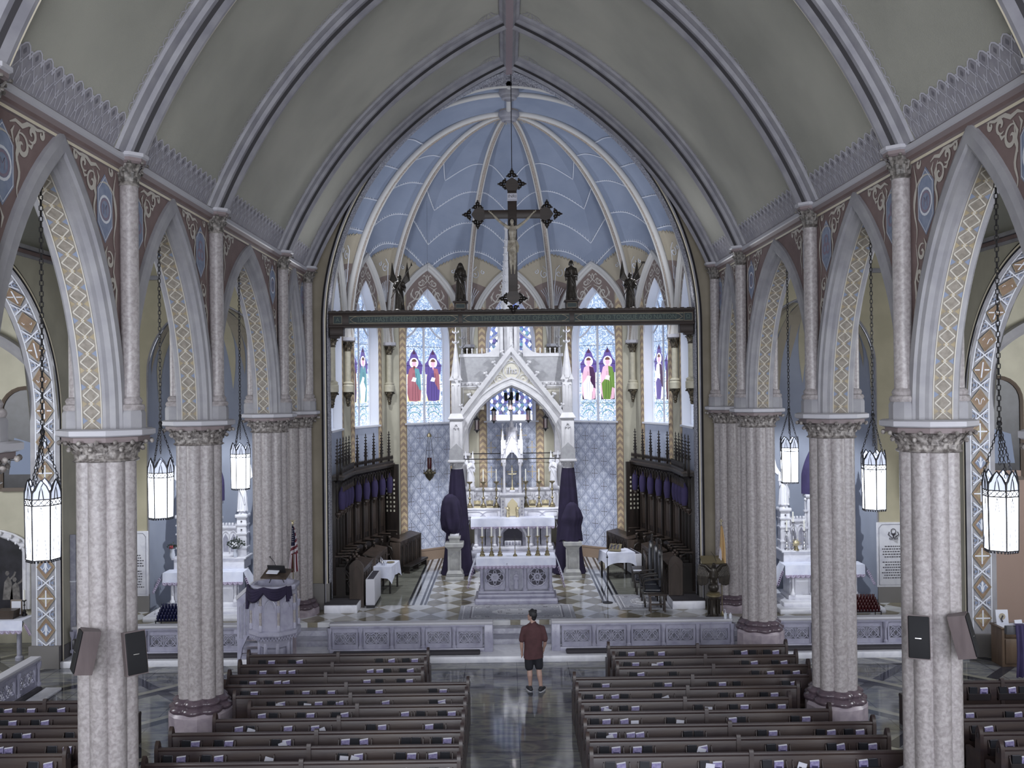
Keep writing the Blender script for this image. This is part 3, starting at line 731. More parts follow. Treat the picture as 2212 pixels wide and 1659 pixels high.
    b.sweep(pts, nr, [(.3, .0), (.28, .25), (.1, .28), (0, .2), (-.02, 0)], 'arch_stone', p2)
    for P, Q in zip(pts, pts[1:]): pass
    struct('ceiling_transept_' + sd, b)
# wall shafts standing on carved corbels in the aisle corners and round the apse
def wall_shaft(label, loc, rz, z0, z1, r, group, capm='capital_bronze'):
    t = thing('wall_shaft', label, 'half column', loc, rz, group)
    q = MB(); q.lathe([(.03, z0 - .42), (.07, z0 - .36), (.05, z0 - .28), (.12, z0 - .12), (.17, z0 - .02), (.18, z0)], capm, n=12)
    for k in range(6): leaf(q, k * pi / 3, .05, z0 - .3, .3, .12, .11, capm)
    q.ball((0, 0, z0 - .42), .055, capm, 8, 5)
    new('corbel', q, t)
    q = MB(); q.lathe([(.19, z0), (.19, z0 + .2), (.16, z0 + .24), (.18, z0 + .28), (r, z0 + .34), (r, z1 - .4)], 'pier_stone' if r > .14 else 'shaft_cream', n=18); new('shaft', q, t)
    q = MB(); capital(q, r, z1 - .4, z1 - .12, capm, 8, flare=.13); new('capital', q, t)
    q = MB(); q.lathe([(.2, z1 - .13), (.26, z1 - .1), (.26, z1)], 'abacus_white', n=8, a0=pi / 8); new('abacus', q, t, smooth=20)
    return t
for s, sd in ((-1, 'left'), (1, 'right')):
    wall_shaft('cream half column on a carved corbel high on the %s outer aisle wall' % sd, (s * (WX - .1), 24.35, 0), 0, 6.05, 9.95, .15, 'half columns on the aisle walls', 'capital_dark')
# ================================================================ APSE
VX = [(-5.4, 27.0), (-5.4, 29.9), (-4.45, 33.1), (-1.65, 35.2), (1.65, 35.2), (4.45, 33.1), (5.4, 29.9), (5.4, 27.0)]
ZS = 8.5; ZB = 15.75
def facet(i):
    (x0, y0), (x1, y1) = VX[i], VX[i + 1]; L = sqrt((x1 - x0) ** 2 + (y1 - y0) ** 2); ux, uy = (x1 - x0) / L, (y1 - y0) / L; nx, ny = uy, -ux
    cx, cy = (x0 + x1) / 2, (y0 + y1) / 2
    return (lambda a, z, d: (cx + ux * a + nx * d, cy + uy * a + ny * d, z)), L
SILL, WS, WH, WZ = 5.6, .92, 2.0, 8.5
names = ['west_left', 'north_left', 'inner_left', 'centre', 'inner_right', 'north_right', 'west_right']
def fleur(mb, cx, cz, k, m, pl, d):
    mb.face([(cx, cz + .15 * k), (cx + .035 * k, cz + .06 * k), (cx + .012 * k, cz - .02 * k), (cx + .03 * k, cz - .13 * k), (cx - .03 * k, cz - .13 * k), (cx - .012 * k, cz - .02 * k), (cx - .035 * k, cz + .06 * k)][::-1], d, m, pl)
    for sg in (-1, 1): mb.rib([(cx + sg * .01 * k, cz - .04 * k), (cx + sg * .05 * k, cz + .04 * k), (cx + sg * .1 * k, cz + .05 * k), (cx + sg * .12 * k, cz - .01 * k)], .035 * k, d, m, pl)
def crosslet(mb, cx, cz, k, m, pl, d):
    for P in ([(cx - .11 * k, cz), (cx + .11 * k, cz)], [(cx, cz - .14 * k), (cx, cz + .14 * k)]):
        mb.rib(P, .016 * k, d, m, pl)
    for dx, dz in ((.11, 0), (-.11, 0), (0, .14), (0, -.14)): mb.face([(cx + dx * k - .022 * k, cz + dz * k), (cx + dx * k, cz + dz * k - .022 * k), (cx + dx * k + .022 * k, cz + dz * k), (cx + dx * k, cz + dz * k + .022 * k)], d, m, pl)
for i in range(7):
    pl, L = facet(i); b = MB(); hf = L / 2; fs = hf - .12; FH = 2.85
    n = 40; xs = sorted([-hf + L * k / n for k in range(n + 1)] + [-WS, WS])
    for a0, a1 in zip(xs, xs[1:]):
        ins = abs((a0 + a1) / 2) < WS
        top = [ZS + (arch_z(a, fs, FH, .1) if abs(a) < fs + .1 else 0) for a in (a0, a1)]
        low = 'damask_ground' if i in (2, 3, 4) else 'plain_blue'
        inb = abs((a0 + a1) / 2) < .99
        if ins:
            b.add([pl(a0, HS, 0), pl(a1, HS, 0), pl(a1, SILL, 0), pl(a0, SILL, 0)], [(0, 1, 2, 3)], low)
            z = [WZ + (arch_z(a, WS, WH) if abs(a) < WS - 1e-6 else 0) for a in (a0, a1)]
            b.add([pl(a0, z[0], 0), pl(a1, z[1], 0), pl(a1, top[1], 0), pl(a0, top[0], 0)], [(0, 1, 2, 3)], 'spandrel_brown')
        else:
            b.add([pl(a0, HS, 0), pl(a1, HS, 0), pl(a1, top[1], 0), pl(a0, top[0], 0)], [(0, 1, 2, 3)], 'wall_cream')
    # chevron bands beside the window
    for sg in (-1, 1):
        for dx in (.95, 1.22): b.rib([(sg * dx, .95), (sg * dx, ZS + arch_z(min(dx, fs), fs, FH) - .1)], .022, .008, 'brown_paint', pl)
        z = .98; k = 0; zt = ZS + arch_z(min(1.2, fs * .98), fs, FH) - .2
        while z < zt:
            a0, a1, am_ = sg * .965, sg * 1.205, sg * 1.085; c0 = 'chevron_dark' if k % 2 else 'chevron_light'
            P = [(a0, z), (am_, z + .11), (a1, z), (a1, z + .12), (am_, z + .23), (a0, z + .12)]
            b.face(P[:2] + [P[4], P[5]], .005, c0, pl); b.face([P[1], P[2], P[3], P[4]], .005, c0, pl); z += .12; k += 1
    # scrollwork over the window
    def R(P, k=1): n_ = len(P) - 1; b.rib(P, [k * (.015 + .035 * sin(pi * q / n_)) for q in range(n_ + 1)], .006, 'scroll_cream', pl)
    for sg in (-1, 1):
        R([(sg * x, z) for x, z in spiral(.46, 10.30, .25, 1.3, 1, 1)], 1.2); R([(sg * x, z) for x, z in spiral(.76, 9.80, .17, 1.3, -1, 2)], 1.2); R([(sg * x, z) for x, z in spiral(.83, 9.38, .12, 1.2, 1, 2)], 1.2); R([(sg * x, z) for x, z in spiral(.30, 10.72, .13, 1.2, -1, 2)]); R([(sg * .62, 10.45), (sg * .72, 10.3), (sg * .7, 10.15)]); R([(sg * .18, 10.35), (sg * .28, 10.5), (sg * .42, 10.58)])
        R([(sg * .05, 10.62), (sg * .3, 10.5), (sg * .55, 10.1), (sg * .78, 9.95), (sg * .85, 9.6), (sg * .9, 9.2)]); R([(sg * .08, 10.75), (sg * .2, 10.85), (sg * .3, 10.78)]); R([(sg * .05, 10.95), (sg * .14, 11.02), (sg * .2, 10.95)])
        R([(0, 11.05), (sg * .06, 10.9), (0, 10.8)])
    R([(-.2, 10.62), (0, 10.82), (.2, 10.62)], .9)
    # damask
    if i in (2, 3, 4):
        w_, h_ = .39, .46; nz = int((SILL - .95) / (h_ / 2)) + 1
        for sg in (-1, 1):
            for k in range(-14, 16):
                # diagonals clipped to the panel
                P = []
                for q in range(0, 41):
                    a = -.94 + 1.88 * q / 40; z = 3.2 + sg * (a) * h_ / w_ + (k + .5) * h_
                    if .97 < z < SILL - .03: P.append((a, z))
                if len(P) > 1: b.rib(P, .018, .004, 'damask_line', pl)
        for r in range(nz):
            for c in range(-3, 4):
                a = (c + (.5 if r % 2 else 0)) * w_; z = 3.2 - 2.3 + r * h_ / 2 + (0)
                z = 3.2 + (r - 10) * h_ / 2 + 0
                if abs(a) > .82 or not 1.1 < z < SILL - .2: continue
                if (r % 4 == 0 and c % 2 == 0) or (r % 4 == 2 and c % 2): crosslet(b, a, z, 1.0 if i != 3 else 1.5, 'damask_cross' if i != 3 else 'damask_gold', pl, .006)
                else: fleur(b, a, z, .85, 'damask_light', pl, .005)
    struct('wall_apse_' + names[i], b)
    b = MB(); b.box(-.01, .01, 0, .01, 0, .01, 'baseboard_brown')
    b = MB(); pts, nr = arch(fs, FH, ZS, 18)
    b.sweep(pts, nr, [(.12, 0), (.11, .12), (.03, .16), (-.03, .12), (-.05, .06), (-.12, .05), (-.13, 0)], 'ivory_rib', pl)
    for d0, z0, z1 in ((.03, HS, HS + .38), (.045, HS + .36, HS + .42)): b.add([pl(-hf, z0, d0), pl(hf, z0, d0), pl(hf, z1, d0), pl(-hf, z1, d0), pl(-hf, z1, 0), pl(hf, z1, 0)], [(0, 1, 2, 3), (3, 2, 5, 4)], 'baseboard_brown')
    b.add([pl(-WS - .12, SILL - .06, .06), pl(WS + .12, SILL - .06, .06), pl(WS + .12, SILL, .06), pl(-WS - .12, SILL, .06), pl(-WS - .12, SILL - .06, 0), pl(WS + .12, SILL - .06, 0), pl(WS + .12, SILL, -.35), pl(-WS - .12, SILL, -.35)], [(0, 1, 2, 3), (3, 2, 6, 7), (0, 4, 5, 1)], 'white_reveal')
    struct('trim_apse_%d' % (i + 1), b)
    # window: reveal + mullions as the frame, glass as its child
    b = MB(); pts, nr = arch(WS, WH, WZ, 16); P2 = [(-WS, SILL)] + pts + [(WS, SILL)]; N2 = [(-1, 0)] + nr + [(1, 0)]
    b.sweep(P2, N2, [(.03, .0), (.02, .02), (0, 0), (-.08, -.35)], 'white_reveal', pl)
    D = -.33; G = WS - .07
    b.sweep(P2, N2, [(-.06, D), (-.06, D + .07), (-.11, D + .07), (-.11, D)], 'white_reveal', pl)
    def bar(P, w_): b.rib(P, w_, D + .06, 'white_reveal', pl); b.rib(P, w_ * 1.7, D + .03, 'white_reveal', pl)
    bar([(0, SILL), (0, WZ + .6)], .06)
    for sg in (-1, 1):
        bar([(sg * .78, WZ + .2)] + [(sg * (.78 - .78 * sin(q * pi / 16)), WZ + .2 + .85 * (1 - cos(q * pi / 16)) * 1.05 + .35 * sin(q * pi / 16)) for q in range(1, 8)], .045)
        bar([(0, WZ + .55), (sg * .12, WZ + .8), (sg * .3, WZ + 1.05), (sg * .42, WZ + 1.3)], .045)
    wn = struct('window_%d' % (i + 1), b)
    g = MB(); gm = {3: 'glass_deep', 0: 'glass_pale', 6: 'glass_pale'}.get(i, 'glass_blue')
    n = 20; xs = [-G + 2 * G * k / n for k in range(n + 1)]
    for a0, a1 in zip(xs, xs[1:]):
        z = [WZ - .05 + (arch_z(a, G, WH - .1) if abs(a) < G - 1e-6 else 0) for a in (a0, a1)]
        zm = 7.15 if i != 3 else SILL
        if i != 3: g.add([pl(a0, SILL, D), pl(a1, SILL, D), pl(a1, zm, D), pl(a0, zm, D)], [(0, 1, 2, 3)], 'glass_pale')
        g.add([pl(a0, zm, D), pl(a1, zm, D), pl(a1, z[1], D), pl(a0, z[0], D)], [(0, 1, 2, 3)], gm)
    e = D + .004
    # lead bars
    for zz in (6.25, 7.0, 7.7, 8.4): g.rib([(-G, zz), (G, zz)], .016, e + .002, 'pane_dark', pl)
    if i == 3:
        for q in range(-3, 5):
            for r in range(15):
                a = (q - .5) * .21; z = SILL + .3 + r * .29 + (.145 if q % 2 else 0)
                if abs(a) < .76 and z < 10.0 - abs(a): g.face([(a, z - .11), (a + .075, z), (a, z + .11), (a - .075, z)][::-1], e, 'pane_white', pl)
                if abs(a + .1) < .74 and z + .14 < 9.8 - abs(a): g.face(circ(a + .105, z + .14 - .14, .07, 8)[:-1], e, ('pane_violet', 'pane_teal')[(q + r) % 2], pl)
        g.face([(-G, SILL), (G, SILL), (G, SILL + .22), (-G, SILL + .22)], e, 'pane_white', pl)
    elif i in (1, 2, 4, 5):
        sets = {1: [('plum', 'brown', 'plum'), ('teal', 'teal', 'white')], 2: [('red', 'teal', 'red'), ('violet', 'red', 'violet')], 4: [('pink', 'plum', 'white'), ('pink', 'green', 'green')], 5: [('white', 'plum', 'violet'), ('plum', 'gold', 'brown')]}[i]
        for sg, (ra, rb, rc) in zip((-1, 1), sets):
            c = sg * .41; z0 = 6.38; T = lambda P: [(c + x, z0 + z) for x, z in P]
            def fc(P, m, q): g.face(T(P), e + q, 'pane_' + m, pl)
            fc([(-.33, 0), (.33, 0), (.33, 1.25), (-.33, 1.25)], 'white', .001)
            fc([(-.29, .0), (.29, .0), (.29, 1.0), (-.29, 1.0)], 'dark' if i > 3 else 'gold', .002)
            fc([(-.33, 1.0), (.33, 1.0), (.37, 1.35), (.2, 1.55), (.12, 1.78), (0, 1.9), (-.12, 1.78), (-.2, 1.55), (-.37, 1.35)], 'violet', .003)
            fc([(-.08, 1.74), (0, 1.95), (.08, 1.74)], 'plum', .004)
            fc(circ(0, 1.42, .19, 14)[:-1], 'white', .005)
            fc([(-.3, .3), (-.22, .02), (.05, .0), (.26, .03), (.3, .4), (.27, .95), (.2, 1.2), (.08, 1.27), (-.08, 1.27), (-.2, 1.2), (-.28, .9)], ra, .006)
            fc([(.02, 1.24), (.2, 1.2), (.27, .95), (.3, .4), (.1, .5)], rb, .008)
            fc([(-.2, .02), (.1, 0), (.2, .5), (-.05, .85), (-.26, .6)], rc, .009)
            fc([(-.12, .75), (.05, .72), (.1, .86), (-.05, .9)], 'white', .011)
            fc(circ(0, 1.38, .1, 12)[:-1], 'pink', .010)
            fc(circ(0, 1.46, .11, 10, 0, pi), 'brown', .012)
            fc([(-.05, 1.3), (.05, 1.3), (0, 1.14)], 'brown' if i == 2 and sg < 0 else 'pink', .013)
            for k in range(1, 4): g.rib(T([(-.2 + .12 * k, .05), (-.16 + .1 * k, .6), (-.1 + .06 * k, 1.05)]), .01, e + .014, 'pane_dark', pl)
            for k in range(8): g.rib(T(circ(-.28 + .08 * k, -.1 - .06 * (k % 2), .05, 8)), .012, e + .002, 'pane_teal', pl)
            for z in (-.55, -.35): g.rib(T(circ(0, z - .12, .28, 10, .4, pi - .4)), .03, e + .003, 'pane_teal', pl)
    new('glass', g, wn)
# apse vault
def cell(i):
    (x0, y0), (x1, y1) = VX[i], VX[i + 1]; L = sqrt((x1 - x0) ** 2 + (y1 - y0) ** 2); fs = L / 2 - .12
    if i == 0: A, B = (0, 27.0), (0, 29.9)
    elif i == 6: A, B = (0, 29.9), (0, 27.0)
    else: A = B = (0, 29.9)
    def f(u, t, d=0):
        a = (u - .5) * L; zb = ZS + (arch_z(a, fs, 2.85, .1) if abs(a) < fs + .1 else 0)
        zt = ZB; wx, wy = x0 + (x1 - x0) * u, y0 + (y1 - y0) * u; tx, ty = A[0] + (B[0] - A[0]) * u, A[1] + (B[1] - A[1]) * u
        g = sqrt(max(0, 1 - (1 - t) ** 2)); z = zb + (zt - zb) * g
        ex = 1 if abs(u - .5) < .499 else 0
        dx, dy = tx - wx, ty - wy; l = sqrt(dx * dx + dy * dy) or 1
        return (wx + dx * t + dx / l * d * (1 - g), wy + dy * t + dy / l * d * (1 - g), z - d * g)
    return f
b = MB()
for i in range(7):
    f = cell(i); nu, nv = 48, 44
    tq = lambda v: v ** 2.3
    def tz(u, z):
        lo, hi = 0, 1
        for _ in range(22):
            md = (lo + hi) / 2
            if f(u, md)[2] < z: lo = md
            else: hi = md
        return lo
    um_ = lambda u: min(u, 1 - u) * 2
    LM = [tz(u / nu, 11.85 - .75 * um_(u / nu) ** 1.5) for u in range(nu + 1)]; L2 = [tz(u / nu, 10.9 - .75 * um_(u / nu) ** 1.5) for u in range(nu + 1)]
    V1, V2 = 8, 14
    def tv(u, v):
        if v <= V1: return L2[u] * (v / V1) ** 1.5
        if v <= V2: return L2[u] + (LM[u] - L2[u]) * (v - V1) / (V2 - V1)
        return LM[u] + (1 - LM[u]) * ((v - V2) / (nv - V2)) ** 1.6
    pts = [[f(u / nu, tv(u, v)) for u in range(nu + 1)] for v in range(nv + 1)]
    for v in range(nv):
        for u in range(nu):
            c = [pts[v][u], pts[v][u + 1], pts[v + 1][u + 1], pts[v + 1][u]]; z = sum(p[2] for p in c) / 4; um = min((u + .5) / nu, 1 - (u + .5) / nu) * 2
            t = (tv(u, v) + tv(u, v + 1)) / 2; m_ = 'apse_vault_blue'
            if v < V2: m_ = 'sunray_beige' if v >= V1 else 'spandrel_brown'
            if 1 <= i <= 5 and t > .80 + (.07 if u % 6 in (1, 2, 3) else 0) + (.04 if u % 8 > 3 else 0): m_ = 'sunray_rose' if t > .89 else 'sunray_beige'
            b.add(c, [(0, 1, 2, 3)], m_)
    for zk, D_ in ((11.95, .75), (12.95, .8), (13.95, .6), (14.75, .45)):
        P = []
        for q in range(37):
            u = q / 36; um = 1 - abs(2 * u - 1); zl = zk - D_ * um ** 1.7 + .12 * sin(pi * min(1, um))
            lo, hi = 0, 1
            for _ in range(22):
                md = (lo + hi) / 2
                if f(u, md)[2] < zl: lo = md
                else: hi = md
            P.append((u, lo))
        pl = lambda a, t, d: f(a, t, d)
        b.tube([f(u, t, .03) for u, t in P if 0 < t], .018, 'white_line', 4)
        if zk < 14:
            for q in range(1, len(P) - 1):
                p = Vector(f(*P[q], .03)); r_ = f(P[q][0], min(1, P[q][1] + .006), .03); b.tube([p, (p[0], p[1], p[2] + .10)], [.022, .004], 'white_line', 3)
P = [cell(0)(0, (k / 30) ** 1.8) for k in range(31)]
for s in (-1, 1): b.add([(s * abs(p[0]), 27.0, p[2] + dz) for p in P for dz in (-.1, 1.2)], [(2 * k, 2 * k + 1, 2 * k + 3, 2 * k + 2) for k in range(30)], 'chancel_soffit')
def fz(f, u, z, d=.03):
    lo, hi = 0, 1
    for _ in range(20):
        md = (lo + hi) / 2
        if f(u, md)[2] < z: lo = md
        else: hi = md
    return f(u, lo, d)
for i in range(7):
    f = cell(i)
    for e in (0, 1):
        U = lambda x: abs(e - x / 3.3); g = lambda P: [fz(f, U(x), z) for x, z in P]
        if e: g = lambda P: [fz(f, 1 - x / 3.3, z) for x, z in P]
        for P in (spiral(.30, 11.15, .16, 1.2, 1, 1), spiral(.62, 11.25, .09, 1.1, -1, 2), [(.06, 10.3), (.12, 10.8), (.2, 11.3), (.35, 11.45)]): b.tube(g(P), .016, 'white_line', 3)
        for q in range(5): b.tube(g([(.07 + .03 * q, 9.95), (.08 + .05 * q, 10.3), (.10 + .09 * q, 10.75 - .05 * q)]), .013, 'white_line', 3)
        L = g([(.07, 9.9), (.17, 9.75), (.27, 9.9), (.22, 10.15), (.1, 10.2)]); P = g([(.05, 9.2), (.14, 9.7), (.24, 9.85), (.26, 9.6), (.1, 8.95)]); b.add(P, [(0, 1, 2, 3, 4)], 'apse_vault_blue'); b.tube(P, .012, 'white_line', 3, closed=True)
        for q in range(9): x = .06 + .125 * q; zz = 11.80 - .75 * (x / 1.65) ** 1.5; b.tube(g([(x, zz), (x + .05, zz + .07), (x + .11, zz - .02)]), .02, 'sunray_beige', 3)
struct('ceiling_apse', b, 60)
b = MB()
for j in range(1, 7):
    i = j if j < 7 else 6
    f = cell(j) if j < 6 else cell(6)
    src = cell(j) if j <= 5 else cell(6)
    P = [src(0, (k / 30) ** 1.8) for k in range(31)]
    x, y = VX[j]; P = [(x * .985, y - .08, ZS)] + P[1:]
    P = [(p[0] * (1 - .02), p[1] + (29.9 - p[1]) * .02, p[2] - .04) for p in P]
    b.tube(P, .10, 'ivory_rib', 8); b.tube([(p[0] * .985, p[1] + (29.9 - p[1]) * .018, p[2] - .065) for p in P], .055, 'rib_brown', 6)
    for sg in (-1, 1): b.tube([(p[0] * .985 + sg * .07, p[1] + (29.9 - p[1]) * .01, p[2] - .03) for p in P], .035, 'ivory_rib', 6)
for i, yy, o_ in ((0, 27.0, 0), (0, 27.0, .35)):
    for s in (-1, 1):
        f = cell(0); P = [f(o_ * .8, (k / 30) ** 1.8) for k in range(31)]
        b.tube([(s * abs(p[0]) * .985, p[1] + .12, p[2] - .05) for p in P], .08, 'ivory_rib', 8)
b.tube([(0, 27.0, ZB - .05), (0, 29.9, ZB - .05)], .09, 'ivory_rib', 8)
struct('trim_apse_ribs', b, 60)
for y, r, lb in ((29.75, .33, 'moulded boss at the far crown of the apse vault, above the sunburst'), (27.55, .30, 'moulded ring boss at the near crown of the apse vault')):
    b = MB(); b.lathe([(r, .05), (r * 1.05, -.05), (r * .95, -.12), (r * .8, -.14), (r * .75, -.22), (r * .5, -.25), (r * .45, -.2), (.01, -.18)], 'rib_plaster', n=24)
    if y > 29: b.lathe([(r * .95, .5), (r * .95, -.0)], 'rib_brown', n=24)
    tag(new('vault_boss', b, loc=(0, y, ZB - .1)), lb, 'boss', 'bosses of the apse vault')
nmv = {1: 'nearest the chancel arch on the left', 2: 'left, between the two saint windows', 3: 'left of the stone canopy', 4: 'right of the stone canopy', 5: 'right, between the two saint windows', 6: 'nearest the chancel arch on the right', 0: 'under the left end of the beam', 7: 'under the right end of the beam'}
for j in range(8):
    x, y = VX[j]; k = .975
    wall_shaft('half column with bronzed capital in the apse, ' + nmv[j], (x * k, y - .1 + (.2 if j in (0, 7) else 0), 0), 0, 6.75, ZS, .10, 'half columns round the apse')
# ================================================================ NAVE FURNITURE
def blob(name, mb, parent, voxel=.01, it=2, label=None):
    o = new(name, mb, parent, smooth=0, label=label)
    r = o.modifiers.new('r', 'REMESH'); r.mode = 'VOXEL'; r.voxel_size = voxel; r.use_smooth_shade = True
    if it: sm = o.modifiers.new('s', 'SMOOTH'); sm.iterations = it; sm.factor = .5
    return o
def close_ends(mb, nu, nv):         # close the two open ends of the grid just added
    k = len(mb.v) - nu * (nv + 1); i = mb.m[-1]; mb.f += [tuple(range(k + nu - 1, k - 1, -1)), tuple(range(k + nu * nv, k + nu * (nv + 1)))]; mb.m += [i, i]
def limb(mb, P, R, m, n=10, flat=None):
    mb.tube(P, R, m, n, flat=flat)
    for p, r in zip(P, R): mb.ball(p, r * .985, m, n, 6)
# ---- hanging lanterns
def lantern(label, loc, ztop):
    t = thing('hanging_lantern', label, 'lantern', loc, 0, 'leaded glass lanterns hung in the arcade arches')
    H, R = .97, .205; hx = lambda r, k: (r * cos(pi / 3 * k + .35), r * sin(pi / 3 * k + .35))
    for k in range(6):
        g = MB(); (x0, y0), (x1, y1) = hx(R, k), hx(R, k + 1)
        g.add([(x0 * .95, y0 * .95, 0), (x1 * .95, y1 * .95, 0), (x1, y1, H * .78), (x0, y0, H * .78)], [(0, 1, 2, 3)], 'lamp_glass')
        mx, my = (x0 + x1) / 2, (y0 + y1) / 2
        P = [(x0, y0, H * .78), (x1, y1, H * .78), (x1 * .99, y1 * .99, H * .86), ((x1 + mx) / 2, (y1 + my) / 2, H * .95), (mx * 1.02, my * 1.02, H * 1.02), ((x0 + mx) / 2, (y0 + my) / 2, H * .95), (x0 * .99, y0 * .99, H * .86)]
        g.add(P, [tuple(range(7))], 'lamp_glass_dim'); new('glass_panel', g, t, smooth=0)
    f = MB()
    for k in range(6):
        (x0, y0), (x1, y1) = hx(R * 1.01, k), hx(R * 1.01, k + 1); mx, my = (x0 + x1) / 2, (y0 + y1) / 2
        L = lambda a, z: (x0 + (x1 - x0) * a, y0 + (y1 - y0) * a, z * H)
        f.tube([(x0 * .95, y0 * .95, 0), L(0, .78), L(0, .90)], .011, 'iron', 4)
        for z in (.78, .70, 0): q = .95 if z == 0 else 1; f.tube([(x0 * q, y0 * q, z * H), (x1 * q, y1 * q, z * H)], .010, 'iron', 4)
        f.tube([L(0, .78), L(.02, .86), L(.2, .95), L(.5, 1.03), L(.8, .95), L(.98, .86), L(1, .78)], .011, 'iron', 4)
        f.tube([L(0, .86), L(.18, .9), L(.36, .99)], .007, 'iron', 3); f.tube([L(.36, .78), L(.42, .88), L(.5, .94), L(.58, .88), L(.64, .78)], .007, 'iron', 3); f.tube([L(.5, .94), L(.62, .99)], .006, 'iron', 3)
        for q in range(3):
            f.tube([L(q / 3, .70), L((q + 1) / 3, .78)], .006, 'iron', 3); f.tube([L((q + 1) / 3, .70), L(q / 3, .78)], .006, 'iron', 3)
        f.tube([L(.5, .69), L(.38, .5)], .004, 'iron', 3); f.tube([L(.5, .69), L(.62, .5)], .004, 'iron', 3); f.tube([L(.2, .02), L(.32, .3)], .004, 'iron', 3); f.tube([L(.8, .02), L(.68, .3)], .004, 'iron', 3)
        for q in range(5): p = L((q + .5) / 5, 0); f.ball((p[0] * .95, p[1] * .95, -.02), .014, 'iron', 5, 4)
    new('frame', f, t)
    c = MB()
    def chain(a, b, mb, lk=.055, r=.0055):
        a, b = Vector(a), Vector(b); n = max(2, int((b - a).length / (lk * .78))); d = (b - a) / n; dn = d.normalized()
        o1 = dn.orthogonal().normalized(); o2 = dn.cross(o1)
        for i in range(n):
            p = a + d * (i + .5); o = o1 if i % 2 else o2; l, w_ = lk / 2, lk * .24
            mb.tube([p + dn * l, p + dn * l * .6 + o * w_, p - dn * l * .6 + o * w_, p - dn * l, p - dn * l * .6 - o * w_, p + dn * l * .6 - o * w_], r, 'iron', 4, closed=True)
    for k in range(0, 6, 2): x, y = hx(R, k); chain((x, y, H * .95), (0, 0, H + .62), c)
    chain((0, 0, H + .1), (0, 0, H + .62), c)
    c.lathe([(.03, H + .60), (.035, H + .63), (.02, H + .66)], 'iron', n=8)
    chain((0, 0, H + .64), (0, 0, ztop - loc[2]), c, .085, .0075)
    new('chain', c, t, smooth=0)
    return t
LA = lantern('nearest lantern on the left, at the picture edge, glowing white', (-6.02, 11.7, 4.68), 9.6)
for x, y, lb in ((-6.05, 15.75, 'middle lantern of the left arcade, hanging before the blue niche'), (-6.05, 20.45, 'farthest and smallest lantern of the left arcade'), (6.07, 11.7, 'nearest lantern on the right, at the picture edge, glowing white'), (6.07, 15.75, 'middle lantern of the right arcade, hanging before the yellow wall'), (6.07, 20.45, 'farthest and smallest lantern of the right arcade')):
    dup(LA, (x, y, 4.65), 0, lb)
# ---- pews
def pew(label, x0, x1, y, racks, divs=None, hi=True, group='oak pews of the nave'):
    c = (x0 + x1) / 2; t = thing('pew', label, 'pew', (c, y, 0), 0, group); h = (x1 - x0) / 2
    b = MB(); b.box(-h + .03, h - .03, -.02, .02, .34, .93, 'pew_oak', .006); b.box(-h + .03, h - .03, -.035, .03, .90, .96, 'pew_oak', .02)
    b.box(-h + .03, h - .03, -.028, .028, .30, .38, 'pew_oak', .008); new('back', b, t)
    b = MB(); b.box(-h + .03, h - .03, .01, .40, .42, .46, 'pew_oak_dark', .012); b.box(-h + .05, h - .05, .30, .33, 0.02, .42, 'pew_oak_dark', .004); new('seat', b, t)
    prof = [(-.05, 0), (.44, 0), (.44, .50), (.46, .56), (.43, .60), (.20, .60), (.13, .64), (.115, .92), (.095, .99), (.06, 1.045), (.03, 1.065), (0, 1.045), (-.035, .99), (-.05, .92)]
    for e in (-1, 1):
        b = MB(); b.T = Matrix.Translation((e * (h - .03) - .03, 0, 0)); b.poly(prof, .06, 'pew_oak', lambda a, z, d: (d, a, z)); 
        b.T = Matrix.Translation((e * (h - .03) + (.03 if e > 0 else -.045), 0, 0)); b.poly([(a, z) for a, z in circ(.03, .93, .028, 6, 0, pi)] + [(.0, .87), (.06, .87)], .015, 'pew_oak_dark', lambda a, z, d: (d, a, z))
        new('end_panel', b, t, smooth=30)
    for dv in (divs if divs is not None else [c]):
        b = MB(); b.T = Matrix.Translation((dv - c - .035, 0, 0)); b.poly([(-.05, .1), (.35, .1), (.35, .42), (.05, .5), (.05, .96), (.02, 1.0), (-.03, 1.0), (-.05, .96)], .07, 'pew_oak', lambda a, z, d: (d, a, z)); new('divider', b, t, smooth=30)
    for a, z in racks:
        b = MB(); a -= c; z -= c
        b.box(a, z, -.095, -.08, .61, .73, 'pew_oak_dark', .004); b.box(a, z, -.09, -.02, .60, .62, 'pew_oak_dark')
        for e in (a, z - .012): b.T = Matrix.Translation((e, 0, 0)); b.poly([(-.095, .60), (-.02, .60), (-.02, .84), (-.05, .83), (-.08, .76), (-.095, .73)], .012, 'pew_oak', lambda p, q, d: (d, p, q)); b.T = Matrix()
        new('book_rack', b, t, smooth=30)
    return t
def mk_book():
    t = MB(); w_, h_, d_ = .155, .225, .036
    t.box(-w_ / 2, w_ / 2, -d_ / 2, -d_ / 2 + .004, 0, h_, 'hymnal_cover'); t.box(-w_ / 2, w_ / 2, d_ / 2 - .004, d_ / 2, 0, h_, 'hymnal_cover'); t.box(-w_ / 2, -w_ / 2 + .005, -d_ / 2, d_ / 2, 0, h_, 'hymnal_cover')
    o = new('hymnal', t, smooth=0); p = MB(); p.box(-w_ / 2 + .005, w_ / 2 - .004, -d_ / 2 + .004, d_ / 2 - .004, .004, h_ - .006, 'page_white'); new('pages', p, o, smooth=0); return o
